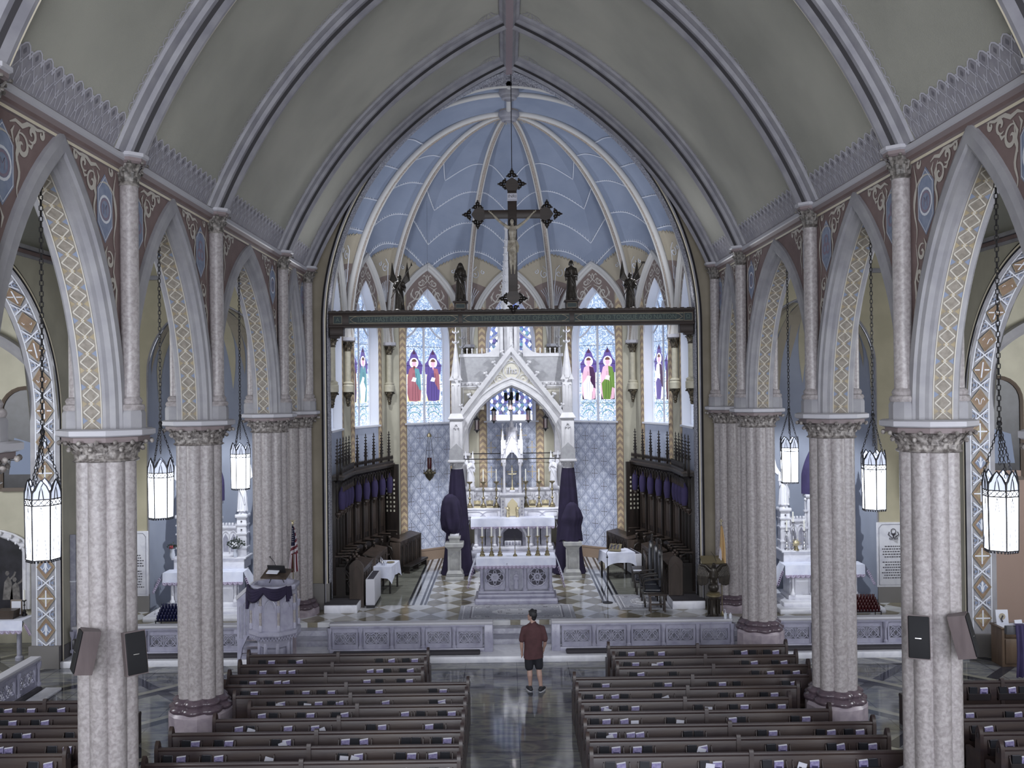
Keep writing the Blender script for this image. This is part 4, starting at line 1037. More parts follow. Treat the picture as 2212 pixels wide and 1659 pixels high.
def mk_booklet():
    t = MB(); w_, h_ = .145, .215
    t.add([(-w_ / 2, -.012, 0), (w_ / 2, -.016, 0), (w_ / 2, -.014, h_ - .01), (-w_ / 2, -.012, h_ - .025), (-w_ / 2, .010, 0), (w_ / 2, .012, 0), (w_ / 2, .014, h_ + .004), (-w_ / 2, .010, h_ - .012)], [(3, 2, 1, 0), (4, 5, 6, 7), (0, 1, 5, 4), (1, 2, 6, 5), (3, 0, 4, 7)], 'booklet_violet')
    t.add([(w_ / 2, -.014, h_ - .01), (-w_ / 2, -.012, h_ - .025), (w_ / 2, .014, h_ + .004), (-w_ / 2, .010, h_ - .012)], [(0, 2, 3, 1)], 'page_white')
    for z in (.05, .10): t.add([(-.045, -.0165, z), (.05, -.0175, z), (.05, -.0175, z + .03), (-.045, -.0165, z + .03)], [(3, 2, 1, 0)], 'violet_cloth_light')
    return new('booklet', t, smooth=0)
def mk_leaf():
    t = MB(); t.box(-.07, .07, -.003, .003, 0, .19, 'leaflet_white')
    t.box(-.045, .0, -.0045, -.003, .07, .12, 'print_black'); t.box(-.045, .045, -.0045, -.003, .03, .045, 'booklet_violet'); return new('leaflet', t, smooth=0)
BK = {'d': [mk_book, None, 'dark hymnal', 'hymnal'], 'l': [mk_booklet, None, 'pale violet booklet', 'booklet'], 'w': [mk_leaf, None, 'white leaflet', 'leaflet']}
ORD = ['first', 'second', 'third', 'fourth', 'fifth', 'sixth', 'seventh', 'eighth', 'ninth', 'tenth', 'eleventh', 'twelfth', 'thirteenth']
def fill(rowname, blk, y, items, side, ends, grp, zrow=1500):
    xs = sorted([(at(px, zrow, y - .06).x, k) for k, px in items]); racks = []
    for x, k in xs:
        if racks and x - racks[-1][1] < .27 and x + .1 - racks[-1][0] < .75: racks[-1][1] = x
        else: racks.append([x, x])
    racks = [(max(a - .11, ends[0] + .06), min(b + .13, ends[1] - .06)) for a, b in racks]
    cnt = {}
    tot = {k: sum(1 for _, q in xs if q == k) for k in 'dlw'}
    for x, k in xs:
        if not ends[0] < x < ends[1]: continue
        cnt[k] = cnt.get(k, 0) + 1; e = BK[k]
        lb = '%s, %s from left, %s' % (e[2], ORD[cnt[k] - 1], rowname) if tot[k] > 1 else '%s, only one, %s' % (e[2], rowname)
        if e[1] is None: e[1] = o = e[0](); o['category'] = e[3]
        else:
            s = e[1]; o = s.copy(); COL.objects.link(o)
            for ch in s.children: q = ch.copy(); q.parent = o; COL.objects.link(q)
        yy = y - (.052 if k != 'w' else .075); o.location = (x, yy, .622)
        tl = random.uniform(-.04, .04) if k == 'd' else random.uniform(-.09, .09)
        if k == 'w': tl = random.choice((-.35, .12, .0, .3))
        o.rotation_euler = (rad(-3), tl, random.uniform(-.06, .06)); o['label'] = lb; o['group'] = e[3] + 's in the pew racks'
    return racks
def parse(sc, off, s):
    out = []
    for tk in s.split(): out.append((tk[0], float(tk[1:]) / sc + off))
    return out
LFT = ['d355 l425 d605 l672 d1345 l1455 d1575 l1645', 'd275 l350 l520 l605 l1270 l1345 d1410 d1545 l1615', 'd195 l265 d405 l480 l555 l1235 d1340 d1528 l1598', 'd203 l275 d585 l715 d852 l930 d1270 l1340 d1802 l1880', 'd428 w485 l515 d692 w725 l820 d937 l1012 l1403 d1805 l1880 w1900',
       'l345 d440 d675 l752 d972 l1050 l1560 d1690 d1880 l1955', 'l148 d245 w232 l560 l795 w875 d1272 l1362 l1762 d1848', 'd-303 l-228 d-20 l55 d462 l550 w545 l1047 d1130 l1213 d1563 d1650 d1825 l1910', 'd-460 l-346 d-130 l-26 w380 d1025 w1030 w1108 l1160 d1518 l1605 l1795 d1895', 'l455 d925 l1020 l1540 d1800 l1893']
LE = [(-5.97, -1.94), (-5.95, -1.93), (-5.96, -1.93), (-5.85, -.97), (-5.46, -.97), (-5.0, -.97), (-5.44, -.97), (-5.98, -.96), (-5.97, -.95), (-5.94, -.95)]
LY = [20.55, 19.8, 19.09, 18.43, 17.78, 17.15, 16.5, 15.85, 15.2, 14.57]
RGT = ['d492 l568 d735 l827 d1477 l1540 d1605 d1727 l1803', 'd532 l600 w760 l818 d880 d1540 l1622 d1800 l1877', 'd583 l653 d925 d1630 l1757 d1893 l1978', 'd272 l345 d800 l878 d1260 l1340 d1468 d1888 l1962', 'd202 l290 l430 d505 d795 w880 d1358 l1490 d1698 l1783',
       'd258 l342 w340 d503 l595 d1142 w1222 d1440 l1525 d1765 l1845', 'd252 l347 l510 w592 d900 w970 l1425 d1505 d1960 l2050', 'd307 l398 w400 l560 l640 d1047 d1137 d1678 l1765 d2175 l2270 d2420 l2515', 'd330 l430 l605 d700 d1082 l1180 w1135 d1758 l1850 d2275 l2354 d2540 l2622', 'd380 l478 d672 l765 d1185 l1285 w1220 d1720 l1815 w1992 l2120 l2540 d2625']
RE_ = [(2.03, 6.09), (2.05, 6.07), (2.05, 6.1), (1.10, 5.9), (1.10, 5.44), (1.10, 5.08), (1.10, 5.6), (1.09, 6.13), (1.08, 6.12), (1.08, 6.2)]
RY = [20.85, 20.05, 19.33, 18.64, 17.96, 17.3, 16.64, 15.98, 15.35, 14.7]
for i in range(10):
    pos = 'front pew' if i == 0 else ('nearest pew at the bottom edge' if i == 9 else ORD[i] + ' pew from the front')
    rk = fill('rack of %s, left block' % pos, 'l', LY[i], parse(3.95, 480, LFT[i]), -1, LE[i], '')
    pew('long oak pew, %s of the left nave block' % pos, *LE[i], LY[i], rk)
    rk = fill('rack of %s, right block' % pos, 'r', RY[i], parse(3.95, 1220, RGT[i]), 1, RE_[i], '')
    pew('long oak pew, %s of the right nave block' % pos, *RE_[i], RY[i], rk)
AL = ['d20 l110 d235 l325 d550 l640', 'd65 l150 d380 l475 d865', 'l10 d200 l290 d715 l850', 'l25 l110 d540 l685', 'd350 l505']
for i, y in enumerate([17.6, 16.95, 16.3, 15.68, 15.02]):
    pos = ('front pew', 'second pew', 'third pew', 'fourth pew', 'nearest pew')[i]
    rk = fill('rack of %s, far left aisle' % pos, 'al', y, parse(4.608, 0, AL[i]), -1, (-10.4, -7.32), '', 1560)
    pew('oak side pew in the far left aisle, %s' % pos, -10.4, -7.32, y, rk, [-8.95] if i == 0 else [])
AR = ['d1680 l1790 d2000 l2100 d2215', 'l1640 d2065 l2160', 'd1710 l1850', 'd1905 l2065', 'd2130 l2230']
for i, y in enumerate([18.1, 16.72, 16.05, 15.4, 14.75]):
    pos = ('front pew screen', 'second pew', 'third pew', 'fourth pew', 'nearest pew')[i]
    rk = fill('rack of %s, far right aisle' % pos, 'ar', y, parse(4.894, 1760, AR[i]), 1, (7.62, 11.1), '', 1560)
    pew('oak side pew in the far right aisle, %s' % pos, 7.62, 11.1, y, rk, [9.45] if i == 0 else [])
# ---- loudspeakers on the second columns
def speaker(label, c, yaw, tilt, bx):
    t = thing('loudspeaker', label, 'loudspeaker', c, 0, 'loudspeakers on the columns')
    T = Matrix.Rotation(yaw, 4, 'Z') @ Matrix.Rotation(tilt, 4, 'X')
    b = MB(); b.T = T
    b.add([(-.15, -.10, -.3), (.15, -.10, -.3), (.10, .14, -.3), (-.10, .14, -.3), (-.15, -.10, .3), (.15, -.10, .3), (.10, .14, .3), (-.10, .14, .3)], [(3, 2, 1, 0), (4, 5, 6, 7), (0, 1, 5, 4), (1, 2, 6, 5), (2, 3, 7, 6), (3, 0, 4, 7)], 'speaker_case'); new('case', b, t, smooth=0)
    b = MB(); b.T = T; b.box(-.138, .138, -.125, -.10, -.285, .285, 'speaker_grille', .02); new('grille', b, t)
    b = MB(); b.T = T; b.box(-.05, .03, -.13, -.125, -.02, -.012, 'silver'); new('badge', b, t, label='silver badge')
    e = Vector(bx) - Vector(c); p = T @ Vector((0, .14, -.05))
    b = MB(); b.tube([p, (p + e) / 2, e], .014, 'iron', 6); b.ball((p + e) / 2, .025, 'iron', 8, 5); b.cbox(e, (.05, .08, .14), 'iron', .01); new('bracket', b, t)
    return t
pa = at(188, 1404, 12.98); speaker('grey loudspeaker on the left side of the near left column', pa, -1.0, rad(-12), (-6.50, 13.55, pa.z - .05))
pa = at(292, 1408, 13.05); speaker('dark loudspeaker on the right side of the near left column', pa, .75, rad(-12), (-5.69, 13.45, pa.z - .05))
pa = at(1984, 1376, 12.98); speaker('dark loudspeaker on the left side of the near right column', pa, -.35, rad(-12), (5.76, 13.5, pa.z - .05))
pa = at(2083, 1373, 13.02); speaker('grey loudspeaker on the right side of the near right column', pa, 1.0, rad(-14), (6.50, 13.6, pa.z - .05))
# ---- communion rail
def tracery(mb, w_, z0, z1, m):       # two quatrefoil openings crossed by pointed arcs
    h = (z1 - z0) / 2; zc = (z0 + z1) / 2
    for sg in (-1, 1):
        c = sg * w_ / 4
        for k in range(4): a = pi / 2 * k; mb.tube([(x, 0, z) for x, z in circ(c + .052 * cos(a), zc + .052 * sin(a), .055, 8, a - 2.0, a + 2.0)], .011, m, 4)
        mb.tube([(x, .0, z) for x, z in circ(c, zc, h * .92, 16)[:-1]], .013, m, 4, closed=True)
    for sg in (-1, 1):
        for c in (-w_ / 4, w_ / 4):
            mb.tube([(c + sg * (-w_ / 4 + w_ / 2 * i / 8 * 1.0), -.008, z0 + (z1 - z0) * sin(pi / 2 * i / 8)) for i in range(9)], .012, m, 4)
    mb.tube([(0, 0, z0), (0, 0, z1)], .012, m, 4)
def rail(label, xa, xb, npan, y=23.55, loc=None, rz=0, newel=(True, True), mm='rail_marble'):
    L = xb - xa; t = thing('altar_rail', label, 'balustrade', loc or ((xa + xb) / 2, y, .15), rz, 'white marble rails'); h = L / 2
    b = MB(); b.box(-h, h, -.13, .13, .68, .75, 'abacus_white', .02); b.box(-h + .02, h - .02, -.09, .09, .62, .69, mm, .012); new('top_rail', b, t)
    b = MB(); b.box(-h, h, -.10, .10, 0, .09, mm, .01); new('base', b, t)
    ea = .2 if newel[0] else 0; eb = .2 if newel[1] else 0; p = (L - ea - eb) / npan
    for k in range(npan):
        c = -h + ea + p * (k + .5); w_ = p - .13
        b = MB(); b.T = Matrix.Translation((c, 0, 0)); b.box(-w_ / 2, w_ / 2, -.03, .03, .09, .20, mm); b.box(-w_ / 2, w_ / 2, -.03, .03, .50, .63, mm)
        for sg in (-1, 1): b.box(*sorted((sg * w_ / 2, sg * (w_ / 2 - .05))), -.03, .03, .2, .5, mm)
        b.tube([(-w_ / 2 + .02, -.035, .1), (-w_ / 2 + .02, -.035, .55), (-w_ / 2 + .09, -.035, .6), (w_ / 2 - .09, -.035, .6), (w_ / 2 - .02, -.035, .55), (w_ / 2 - .02, -.035, .1)], .012, mm, 4)
        tracery(b, w_ - .1, .2, .5, mm); new('panel', b, t)
    for k in range(npan + 1):
        c = -h + ea + p * k
        if (k == 0 and newel[0]) or (k == npan and newel[1]): continue
        b = MB(); b.lathe([(.06, .09), (.06, .14), (.035, .17), (.035, .44), (.045, .47), (.06, .52), (.07, .63)], mm, (c, -.05, 0), 10); b.box(c - .05, c + .05, -.02, .06, .09, .63, mm); new('post', b, t)
    for e, on in ((-1, newel[0]), (1, newel[1])):
        if not on: continue
        b = MB(); b.box(*sorted((e * h, e * (h - .22))), -.13, .13, 0, .68, mm, .015); c = e * (h - .11); b.tube([(x, -.135, z) for x, z in circ(c, .34, .035, 8)[:-1]], .01, mm, 4, closed=True); b.box(c - .012, c + .012, -.14, -.12, .2, .5, mm); new('newel', b, t)
    return t
rail('white marble altar rail left of the centre steps, with pierced quatrefoil panels', -4.72, -.58, 5, newel=(False, True))
rail('white marble altar rail right of the centre steps, with pierced quatrefoil panels', .90, 5.5, 5, newel=(True, False))
rail('white marble altar rail across the left aisle before the candle rack', -11.2, -6.65, 5, newel=(False, False))
rail('white marble altar rail across the right aisle before the red votive candles', 6.65, 11.2, 5, newel=(False, False))
rail('white marble rail of the left chapel running towards the camera', 0, 7.0, 8, loc=(-11.05, 17.9, .0), rz=pi / 2, newel=(False, False))
for lb, x0, x1 in (('long dark kneeling cushion along the left part of the altar rail', -4.6, -.9), ('long dark kneeling cushion along the right part of the altar rail', 1.25, 5.4), ('long dark kneeling cushion at the left aisle rail', -11.0, -6.7), ('long dark kneeling cushion at the right aisle rail', 6.7, 11.0)):
    b = MB(); b.box(x0, x1, 23.14, 23.38, .15, .23, 'floor_cushion', .03); tag(new('kneeling_cushion', b), lb, 'cushion', 'kneeling cushions')
b = MB(); b.box(-10.78, -10.42, 17.9, 21.3, .0, .06, 'white_marble', .01); struct('trim_chapel_step', b)
b = MB(); b.box(-10.94, -10.8, 17.9, 21.2, .0, .12, 'floor_cushion', .03); tag(new('kneeling_cushion', b), 'dark kneeling cushion beside the left chapel rail', 'cushion')
# ---- man in the aisle
def person():
    t = thing('person', 'man in maroon shirt and black shorts standing in the centre aisle, seen from behind', 'person', (.37, 20.8, 0), rad(4))
    b = MB(); S = 'skin'
    for P, R in (([(-.10, 0, .90), (-.095, .01, .68), (-.09, .015, .50), (-.088, -.02, .36), (-.08, .0, .20), (-.08, .0, .09)], [.095, .085, .062, .062, .045, .038]),
                 ([(.09, 0, .90), (.105, .0, .68), (.115, -.01, .50), (.125, -.045, .36), (.145, -.05, .20), (.155, -.06, .09)], [.095, .085, .062, .062, .045, .038])): limb(b, P, R, S)
    limb(b, [(-.08, .0, .06), (-.11, .1, .05)], [.04, .035], S); limb(b, [(.155, -.06, .06), (.19, .05, .05)], [.04, .035], S)
    limb(b, [(0, 0, .95), (0, .0, 1.15), (0, .0, 1.36)], [.10, .09, .085], S); limb(b, [(-.19, 0, 1.39), (0, 0, 1.39), (.19, 0, 1.39)], [.05, .055, .05], S)
    limb(b, [(0, .0, 1.42), (-.01, .02, 1.55), (-.015, .03, 1.60)], [.062, .058, .055], S)
    hd = Matrix.Translation((-.02, .035, 1.665)) @ Matrix.Rotation(rad(62), 4, 'Z') @ Matrix.Rotation(rad(6), 4, 'X')   # face looks left
    b.T = hd; b.ball((0, 0, .01), .088, S, 14, 10, (.86, 1.05, 1.22)); b.ball((0, .035, -.055), .06, S, 10, 8, (.85, 1, .95)); b.ball((0, .098, -.02), .016, S, 8, 6, (.8, 1.3, 1.5)); b.ball((0, .085, .03), .02, S, 8, 6, (2, .5, .5))
    for sg in (-1, 1): b.ball((sg * .078, -.005, -.01), .022, S, 8, 6, (.4, .8, 1.3))
    b.ball((0, .09, -.055), .014, S, 8, 5, (1.6, .6, .5)); b.ball((0, .075, -.095), .022, S, 8, 5)
    b.T = Matrix()
    for sg, P, R in ((-1, [(-.20, 0, 1.40), (-.245, -.01, 1.25), (-.265, -.02, 1.12), (-.262, .01, .99), (-.255, .045, .87)], [.055, .05, .042, .04, .027]), (1, [(.20, 0, 1.40), (.245, -.01, 1.25), (.27, -.01, 1.13), (.262, .05, 1.02), (.245, .105, .92)], [.055, .05, .042, .04, .027])):
        limb(b, P, R, S); wv = Vector(P[-1]); dv = (wv - Vector(P[-2])).normalized(); sd = Vector((0, 1, 0)); sd = (sd - dv * sd.dot(dv)).normalized(); ou = dv.cross(sd)
        limb(b, [wv, wv + dv * .045, wv + dv * .085], [.024, .03, .03], S, flat=1)
        for k, ln in zip(range(4), (.075, .085, .08, .062)):
            a = wv + dv * .085 + sd * (.028 - .0185 * k); limb(b, [a, a + dv * ln * .5 - ou * sg * -.004, a + dv * ln * .85 - sd * .0 + ou * sg * .02], [.0095, .009, .008], S, 6)
        a = wv + dv * .03 + sd * .022; limb(b, [a, a + dv * .04 + sd * .03, a + dv * .07 + sd * .035], [.012, .011, .009], S, 6)
    blob('body', b, t, .0075, 1)
    b = MB(); b.T = hd; b.ball((0, -.018, .035), .098, 'hair_black', 14, 10, (.88, 1.02, 1.12)); b.ball((0, -.045, -.03), .07, 'hair_black', 12, 8, (1.0, .8, 1.1)); b.ball((0, .04, .09), .055, 'hair_black', 10, 6, (1.1, 1.0, .6)); 
    for k in range(14): a = 2 * pi * k / 14; b.ball((.05 * cos(a), -.02 + .06 * sin(a), .115 + .01 * (k % 3)), .026, 'hair_black', 6, 4)
    blob('hair', b, t, .009, 1)
    b = MB(); m = 'shirt_maroon'
    sec = [(.222, .158, .735, 0), (.218, .155, .86, 0), (.205, .142, 1.0, 0), (.205, .132, 1.15, 0), (.225, .13, 1.30, 0), (.222, .115, 1.40, 0), (.15, .09, 1.47, .01), (.075, .07, 1.515, .02), (.07, .065, 1.545, .025)]
    b.grid(lambda u, v: ((lambda s_: (s_[0] * cos(2 * pi * u) * (1 + .02 * sin(10 * pi * u)), s_[3] + s_[1] * sin(2 * pi * u) * (1 + .03 * sin(8 * pi * u)), s_[2] - .012 * sin(4 * pi * u)))(sec[round(v * 8)])), 32, 8, m, cu=True)
    close_ends(b, 32, 8)
    for sg in (-1, 1): limb(b, [(sg * .15, 0, 1.40), (sg * .205, 0, 1.39), (sg * .245, -.01, 1.25), (sg * .262, -.015, 1.15)], [.078, .072, .066, .066], m)
    blob('shirt', b, t, .010, 2)
    b = MB(); m = 'shorts_navy'; limb(b, [(-.085, 0, .90), (-.10, .005, .70), (-.10, .01, .54)], [.105, .106, .098], m, 14); limb(b, [(.085, 0, .90), (.108, 0, .70), (.12, -.005, .55)], [.105, .106, .098], m, 14); limb(b, [(0, 0, .80), (0, 0, .95)], [.11, .12], m, 14)
    blob('shorts', b, t, .011, 2)
    for sg, x, y, a in ((-1, -.085, .0, .3), (1, .16, -.06, -.55)):
        b = MB(); b.T = Matrix.Translation((x, y, 0)) @ Matrix.Rotation(a, 4, 'Z'); limb(b, [(0, -.05, .055), (0, .05, .05), (0, .16, .04)], [.05, .048, .036], 'shoe_grey', 12, flat=1); b.ball((0, -.02, .09), .045, 'shoe_grey', 10, 6)
        s_ = blob('shoe', b, t, .008, 1)
        b = MB(); b.T = Matrix.Translation((x, y, 0)) @ Matrix.Rotation(a, 4, 'Z'); b.add([(.052 * cos(k * pi / 8) * (1 if sin(k * pi / 8) < 0 else .95), .055 + .135 * sin(k * pi / 8), z) for z in (.0, .026) for k in range(16)], [tuple(range(15, -1, -1)), tuple(range(16, 32))] + [(k, (k + 1) % 16, 16 + (k + 1) % 16, 16 + k) for k in range(16)], 'shoe_sole'); new('sole', b, s_)
person()
# ================================================================ SANCTUARY, CENTRE
def robed(mb, H, m, arms='cross', hood=False, wings=None, seed=0, tilt=0):
    r = random.Random(seed); k = H / 1.72; P = lambda x, y, z: (x * k, y * k, z * k)
    sec = [(.26, .22, 0), (.25, .20, .12), (.22, .17, .45), (.20, .155, .8), (.17, .13, 1.02), (.19, .135, 1.2), (.215, .13, 1.34), (.17, .11, 1.43), (.07, .07, 1.5)]
    for a, b_ in zip(sec, sec[1:]):
        for q in (0, .5):
            w_ = [a[i] + (b_[i] - a[i]) * q for i in range(3)]
    mb.grid(lambda u, v: P(sec[round(v * 8)][0] * cos(2 * pi * u) * (1 + .05 * sin(14 * pi * u + v * 2)), sec[round(v * 8)][1] * sin(2 * pi * u) * (1 + .06 * cos(12 * pi * u + v * 3)), sec[round(v * 8)][2]), 36, 8, m, cu=True)
    close_ends(mb, 36, 8)
    for i in range(9):                 # folds
        a = -pi / 2 + (i - 4) * .42 + r.uniform(-.08, .08); zt = r.uniform(.75, 1.15)
        mb.tube([P(.23 * cos(a) , .20 * sin(a), .02), P(.205 * cos(a + .08), .165 * sin(a + .08), zt * .5), P(.165 * cos(a + .2), .13 * sin(a + .2), zt)], [.03 * k, .028 * k, .012 * k], m, 6)
    mb.tube([P(-.18, -.10, 1.32), P(-.02, -.17, 1.0), P(.16, -.15, .62), P(.2, -.12, .3)], [.03 * k, .04 * k, .045 * k, .03 * k], m, 7)
    limb(mb, [P(0, 0, 1.45), P(0, -.01, 1.56)], [.06 * k, .055 * k], m); mb.ball(P(0, -.015, 1.63), .092 * k, m, 12, 8, (.85, .95, 1.2)); mb.ball(P(0, -.10, 1.61), .018 * k, m, 6, 4, (.8, 1, 1.6)); mb.ball(P(0, -.075, 1.56), .035 * k, m, 8, 5)
    for sg in (-1, 1): mb.ball(P(sg * .032, -.088, 1.65), .012 * k, m, 6, 4)
    if hood: mb.ball(P(0, .02, 1.64), .125 * k, m, 12, 8, (1, .85, 1.15)); limb(mb, [P(-.10, .0, 1.6), P(-.16, -.02, 1.4), P(-.2, -.06, 1.1)], [.05 * k, .06 * k, .06 * k], m); limb(mb, [P(.10, .0, 1.6), P(.16, -.02, 1.4), P(.2, -.06, 1.1)], [.05 * k, .06 * k, .06 * k], m)
    else: mb.ball(P(0, .02, 1.66), .105 * k, m, 12, 8, (1, .95, 1.1)); [mb.ball(P(.09 * cos(a), .03 + .06 * sin(a), 1.57 + .03 * (i % 2)), .04 * k, m, 6, 4) for i, a in enumerate((-.2, .5, 1.2, 1.9, 2.6, 3.3))]
    for sg in (-1, 1):
        if arms == 'cross': E, Hn = (.25, -.06, 1.12), (.03, -.2, 1.2)
        elif arms == 'pray': E, Hn = (.23, -.1, 1.12), (.02, -.24, 1.3)
        elif arms == 'book': E, Hn = (.25, -.04, 1.08), (.07, -.24, 1.06)
        else: E, Hn = (.28, -.04, 1.14), (.18, -.24, 1.25 if sg > 0 else 1.05)
        limb(mb, [P(sg * .19, 0, 1.37), P(sg * E[0], E[1], E[2]), P(sg * Hn[0], Hn[1], Hn[2])], [.07 * k, .065 * k, .035 * k], m)
        hx_, hy, hz = Hn
        for f in range(4): limb(mb, [P(sg * hx_, hy, hz - .012 + .014 * f), P(sg * (hx_ - .05), hy - .03, hz + .03 + .014 * f)], [.012 * k, .01 * k], m, 5)
        limb(mb, [P(sg * hx_, hy, hz), P(sg * (hx_ - .01), hy - .04, hz + .06)], [.013 * k, .01 * k], m, 5)
        for q in range(3): mb.tube([P(sg * (E[0] - .02 * q), E[1], E[2]), P(sg * (E[0] - .04 * q), E[1] - .02, E[2] - .25 + .05 * q)], [.045 * k, .02 * k], m, 6)
        limb(mb, [P(sg * .08, -.17, .02), P(sg * .09, -.25, .02)], [.045 * k, .03 * k], m, 7)
    if wings:
        up, out = wings
        for sg in (-1, 1):
            for i in range(9):
                f = i / 8; rt = P(sg * (.08 + .05 * f), .14, 1.40 - .14 * f)
                md = P(sg * (.13 + out * (.45 + .50 * f)), .2, 1.42 + up * .42 * (1 - f * .75)); tp = P(sg * (.08 + out * (.82 + .22 * f)), .22 + .02 * f, 1.45 + up * (1 - f * .62))
                mb.tube([rt, md, tp], [.06 * k, .085 * k, .022 * k], m, 6, flat=.45)
def pl_xz(y): return lambda a, z, d: (a, y - d, z)
def gothic_frame(b, x0, x1, z0, z1, y, m, r=.012):
    c = (x0 + x1) / 2; s = (x1 - x0) / 2; h = s * 1.3; P = [(c - s, y, z0)] + [(p, y, z) for p, z in arch(s, h, z1 - h, 6, c0=c)[0]] + [(c + s, y, z0)]
    b.tube(P, r, m, 4)
def spirelet(b, x, y, z0, z1, r, m, n=4, crk=4):
    b.lathe([(r, z0), (r * .12, z1 - .06), (r * .3, z1 - .05), (r * .35, z1 - .02), (.005, z1)], m, (x, y, 0), n, a0=pi / 4 if n == 4 else pi / 8)
    for i in range(crk):
        f = (i + .6) / (crk + .8); z = z0 + (z1 - z0) * f; rr = r * (1 - f) + .012
        for k in range(4): a = pi / 4 + k * pi / 2; b.ball((x + rr * cos(a), y + rr * sin(a), z), r * .20 * (1.1 - f * .5), m, 5, 4)
# ---- rood beam
t = thing('rood_beam', 'dark carved oak beam with painted lettering spanning the chancel arch', 'beam', (0, 26.62, 0))
b = MB(); b.box(-5.25, 5.25, .0, .34, 8.64, 9.02, 'beam_oak', .01); b.box(-5.27, 5.27, -.05, .38, 9.0, 9.07, 'beam_oak', .015); b.box(-5.27, 5.27, -.04, .38, 8.60, 8.66, 'beam_oak', .015)
for i in range(52): b.cbox((-5.1 + .2 * i, -.05, 9.06), (.12, .03, .05), 'beam_oak', .008)
new('beam', b, t)
bl = lambda a, z, d: (a, -d, z)
for xa, xb, tx in ((-4.68, -1.53, 'THOU HAST REDEEMED US TO GOD'), (-1.42, 1.67, 'IN THY BLOOD OUT OF EVERY'), (1.80, 4.96, 'TRIBE AND TONGUE AND NATION')):
    b = MB(); c = (xa + xb) / 2; b.box(xa, xb, -.012, .01, 8.70, 8.94, 'beam_panel')
    q = [(xa + .02, 8.72), (xa + .14, 8.82), (xa + .02, 8.92)]
    b.rib([(xa + .02, 8.72), (xb - .02, 8.72), (xb - .02, 8.92), (xa + .02, 8.92)], .014, .016, 'gold_paint', bl, True)
    for s_, e in ((1, xa), (-1, xb)):
        for zz in (0, 1): b.rib([(e + s_ * .22, 8.73 + .18 * zz), (e + s_ * .14, 8.75 + .14 * zz), (e + s_ * .04, 8.82)], .01, .017, 'gold_paint', bl)
    text(b, tx, .185, 'beam_letter', lambda a, z, d: (c + a, -d, 8.815 + z), .018, sx=(xb - xa - .55) / (len(tx) * .105)); new('inscription_panel', b, t, smooth=0, label='blue-green panel lettered ' + tx)
for x, tx in ((-5.0, 'A'), (5.08, '\u03a9')):
    b = MB(); b.box(x - .13, x + .13, -.012, .01, 8.70, 8.94, 'beam_panel'); b.rib([(x - .12, 8.71), (x + .12, 8.71), (x + .12, 8.93), (x - .12, 8.93)], .012, .016, 'gold_paint', bl, True)
    text(b, tx, .17, 'beam_letter', lambda a, z, d: (x + a, -d, 8.815 + z), .018); new('letter_panel', b, t, smooth=0)
for s in (-1, 1):
    b = MB(); b.box(*sorted((s * 5.25, s * 4.85)), .02, .33, 8.36, 8.62, 'beam_oak', .02); b.box(*sorted((s * 5.25, s * 4.98)), .04, .3, 8.3, 8.38, 'beam_oak', .02); new('bracket', b, t)
def beamstat(name, lb, x, H, mt, base, ped=0, **kw):
    t = thing(name, lb, 'statue', (x, 26.78, 9.07 + ped), 0, 'bronze figures on the rood beam'); b = MB(); robed(b, H, mt, **kw); blob('figure', b, t, .0125, 0)
    b = MB(); b.lathe([(.17, 0), (.17, .03), (.15, .05)], mt, n=12); new('base', b, t); return t
for x, lb in ((-1.47, 'dark oak pedestal with a small blue panel, left of the crucifix on the beam'), (1.74, 'dark oak pedestal with a small blue panel, right of the crucifix on the beam')):
    b = MB(); b.box(x - .18, x + .18, 26.62, 26.94, 9.07, 9.30, 'beam_oak', .01); b.box(x - .22, x + .22, 26.58, 26.98, 9.28, 9.33, 'beam_oak', .012); b.box(x - .13, x + .13, 26.605, 26.62, 9.12, 9.25, 'beam_panel'); b.rib([(x - .13, 9.12), (x + .13, 9.12), (x + .13, 9.25), (x - .13, 9.25)], .01, .0, 'gold_paint', lambda a, z, d: (a, 26.603, z), True)
    tag(new('statue_pedestal', b), lb, 'pedestal', 'pedestals on the beam')
beamstat('saint_statue', 'bronze hooded woman with crossed hands, left of the crucifix on the beam', -1.47, 1.08, 'bronze', 0, .27, arms='cross', hood=True, seed=2)
beamstat('saint_statue', 'bronze bareheaded saint in heavy cloak, right of the crucifix on the beam', 1.74, 1.12, 'bronze', 0, .27, arms='book', seed=4)
for x, lb, sg in ((-3.24, 'bronze angel with raised wings and a spear, left end of the beam', 1), (3.45, 'bronze angel with raised wings and a hammer, right end of the beam', 1)):
    t = beamstat('angel_statue', lb, x, 1.02, 'bronze', 0, 0, arms='out', wings=(1.0, .36), seed=6)
    b = MB(); b.cyl((-.22, -.16, .35), (.36, -.05, 1.32), .012, 'bronze', 6); b.lathe([(.03, 0), (.0, .12)], 'bronze', (.36, -.05, 1.30), 6) if x < 0 else b.cbox((.37, -.05, 1.33), (.10, .05, .06), 'bronze', .01); new('spear' if x < 0 else 'hammer', b, t)
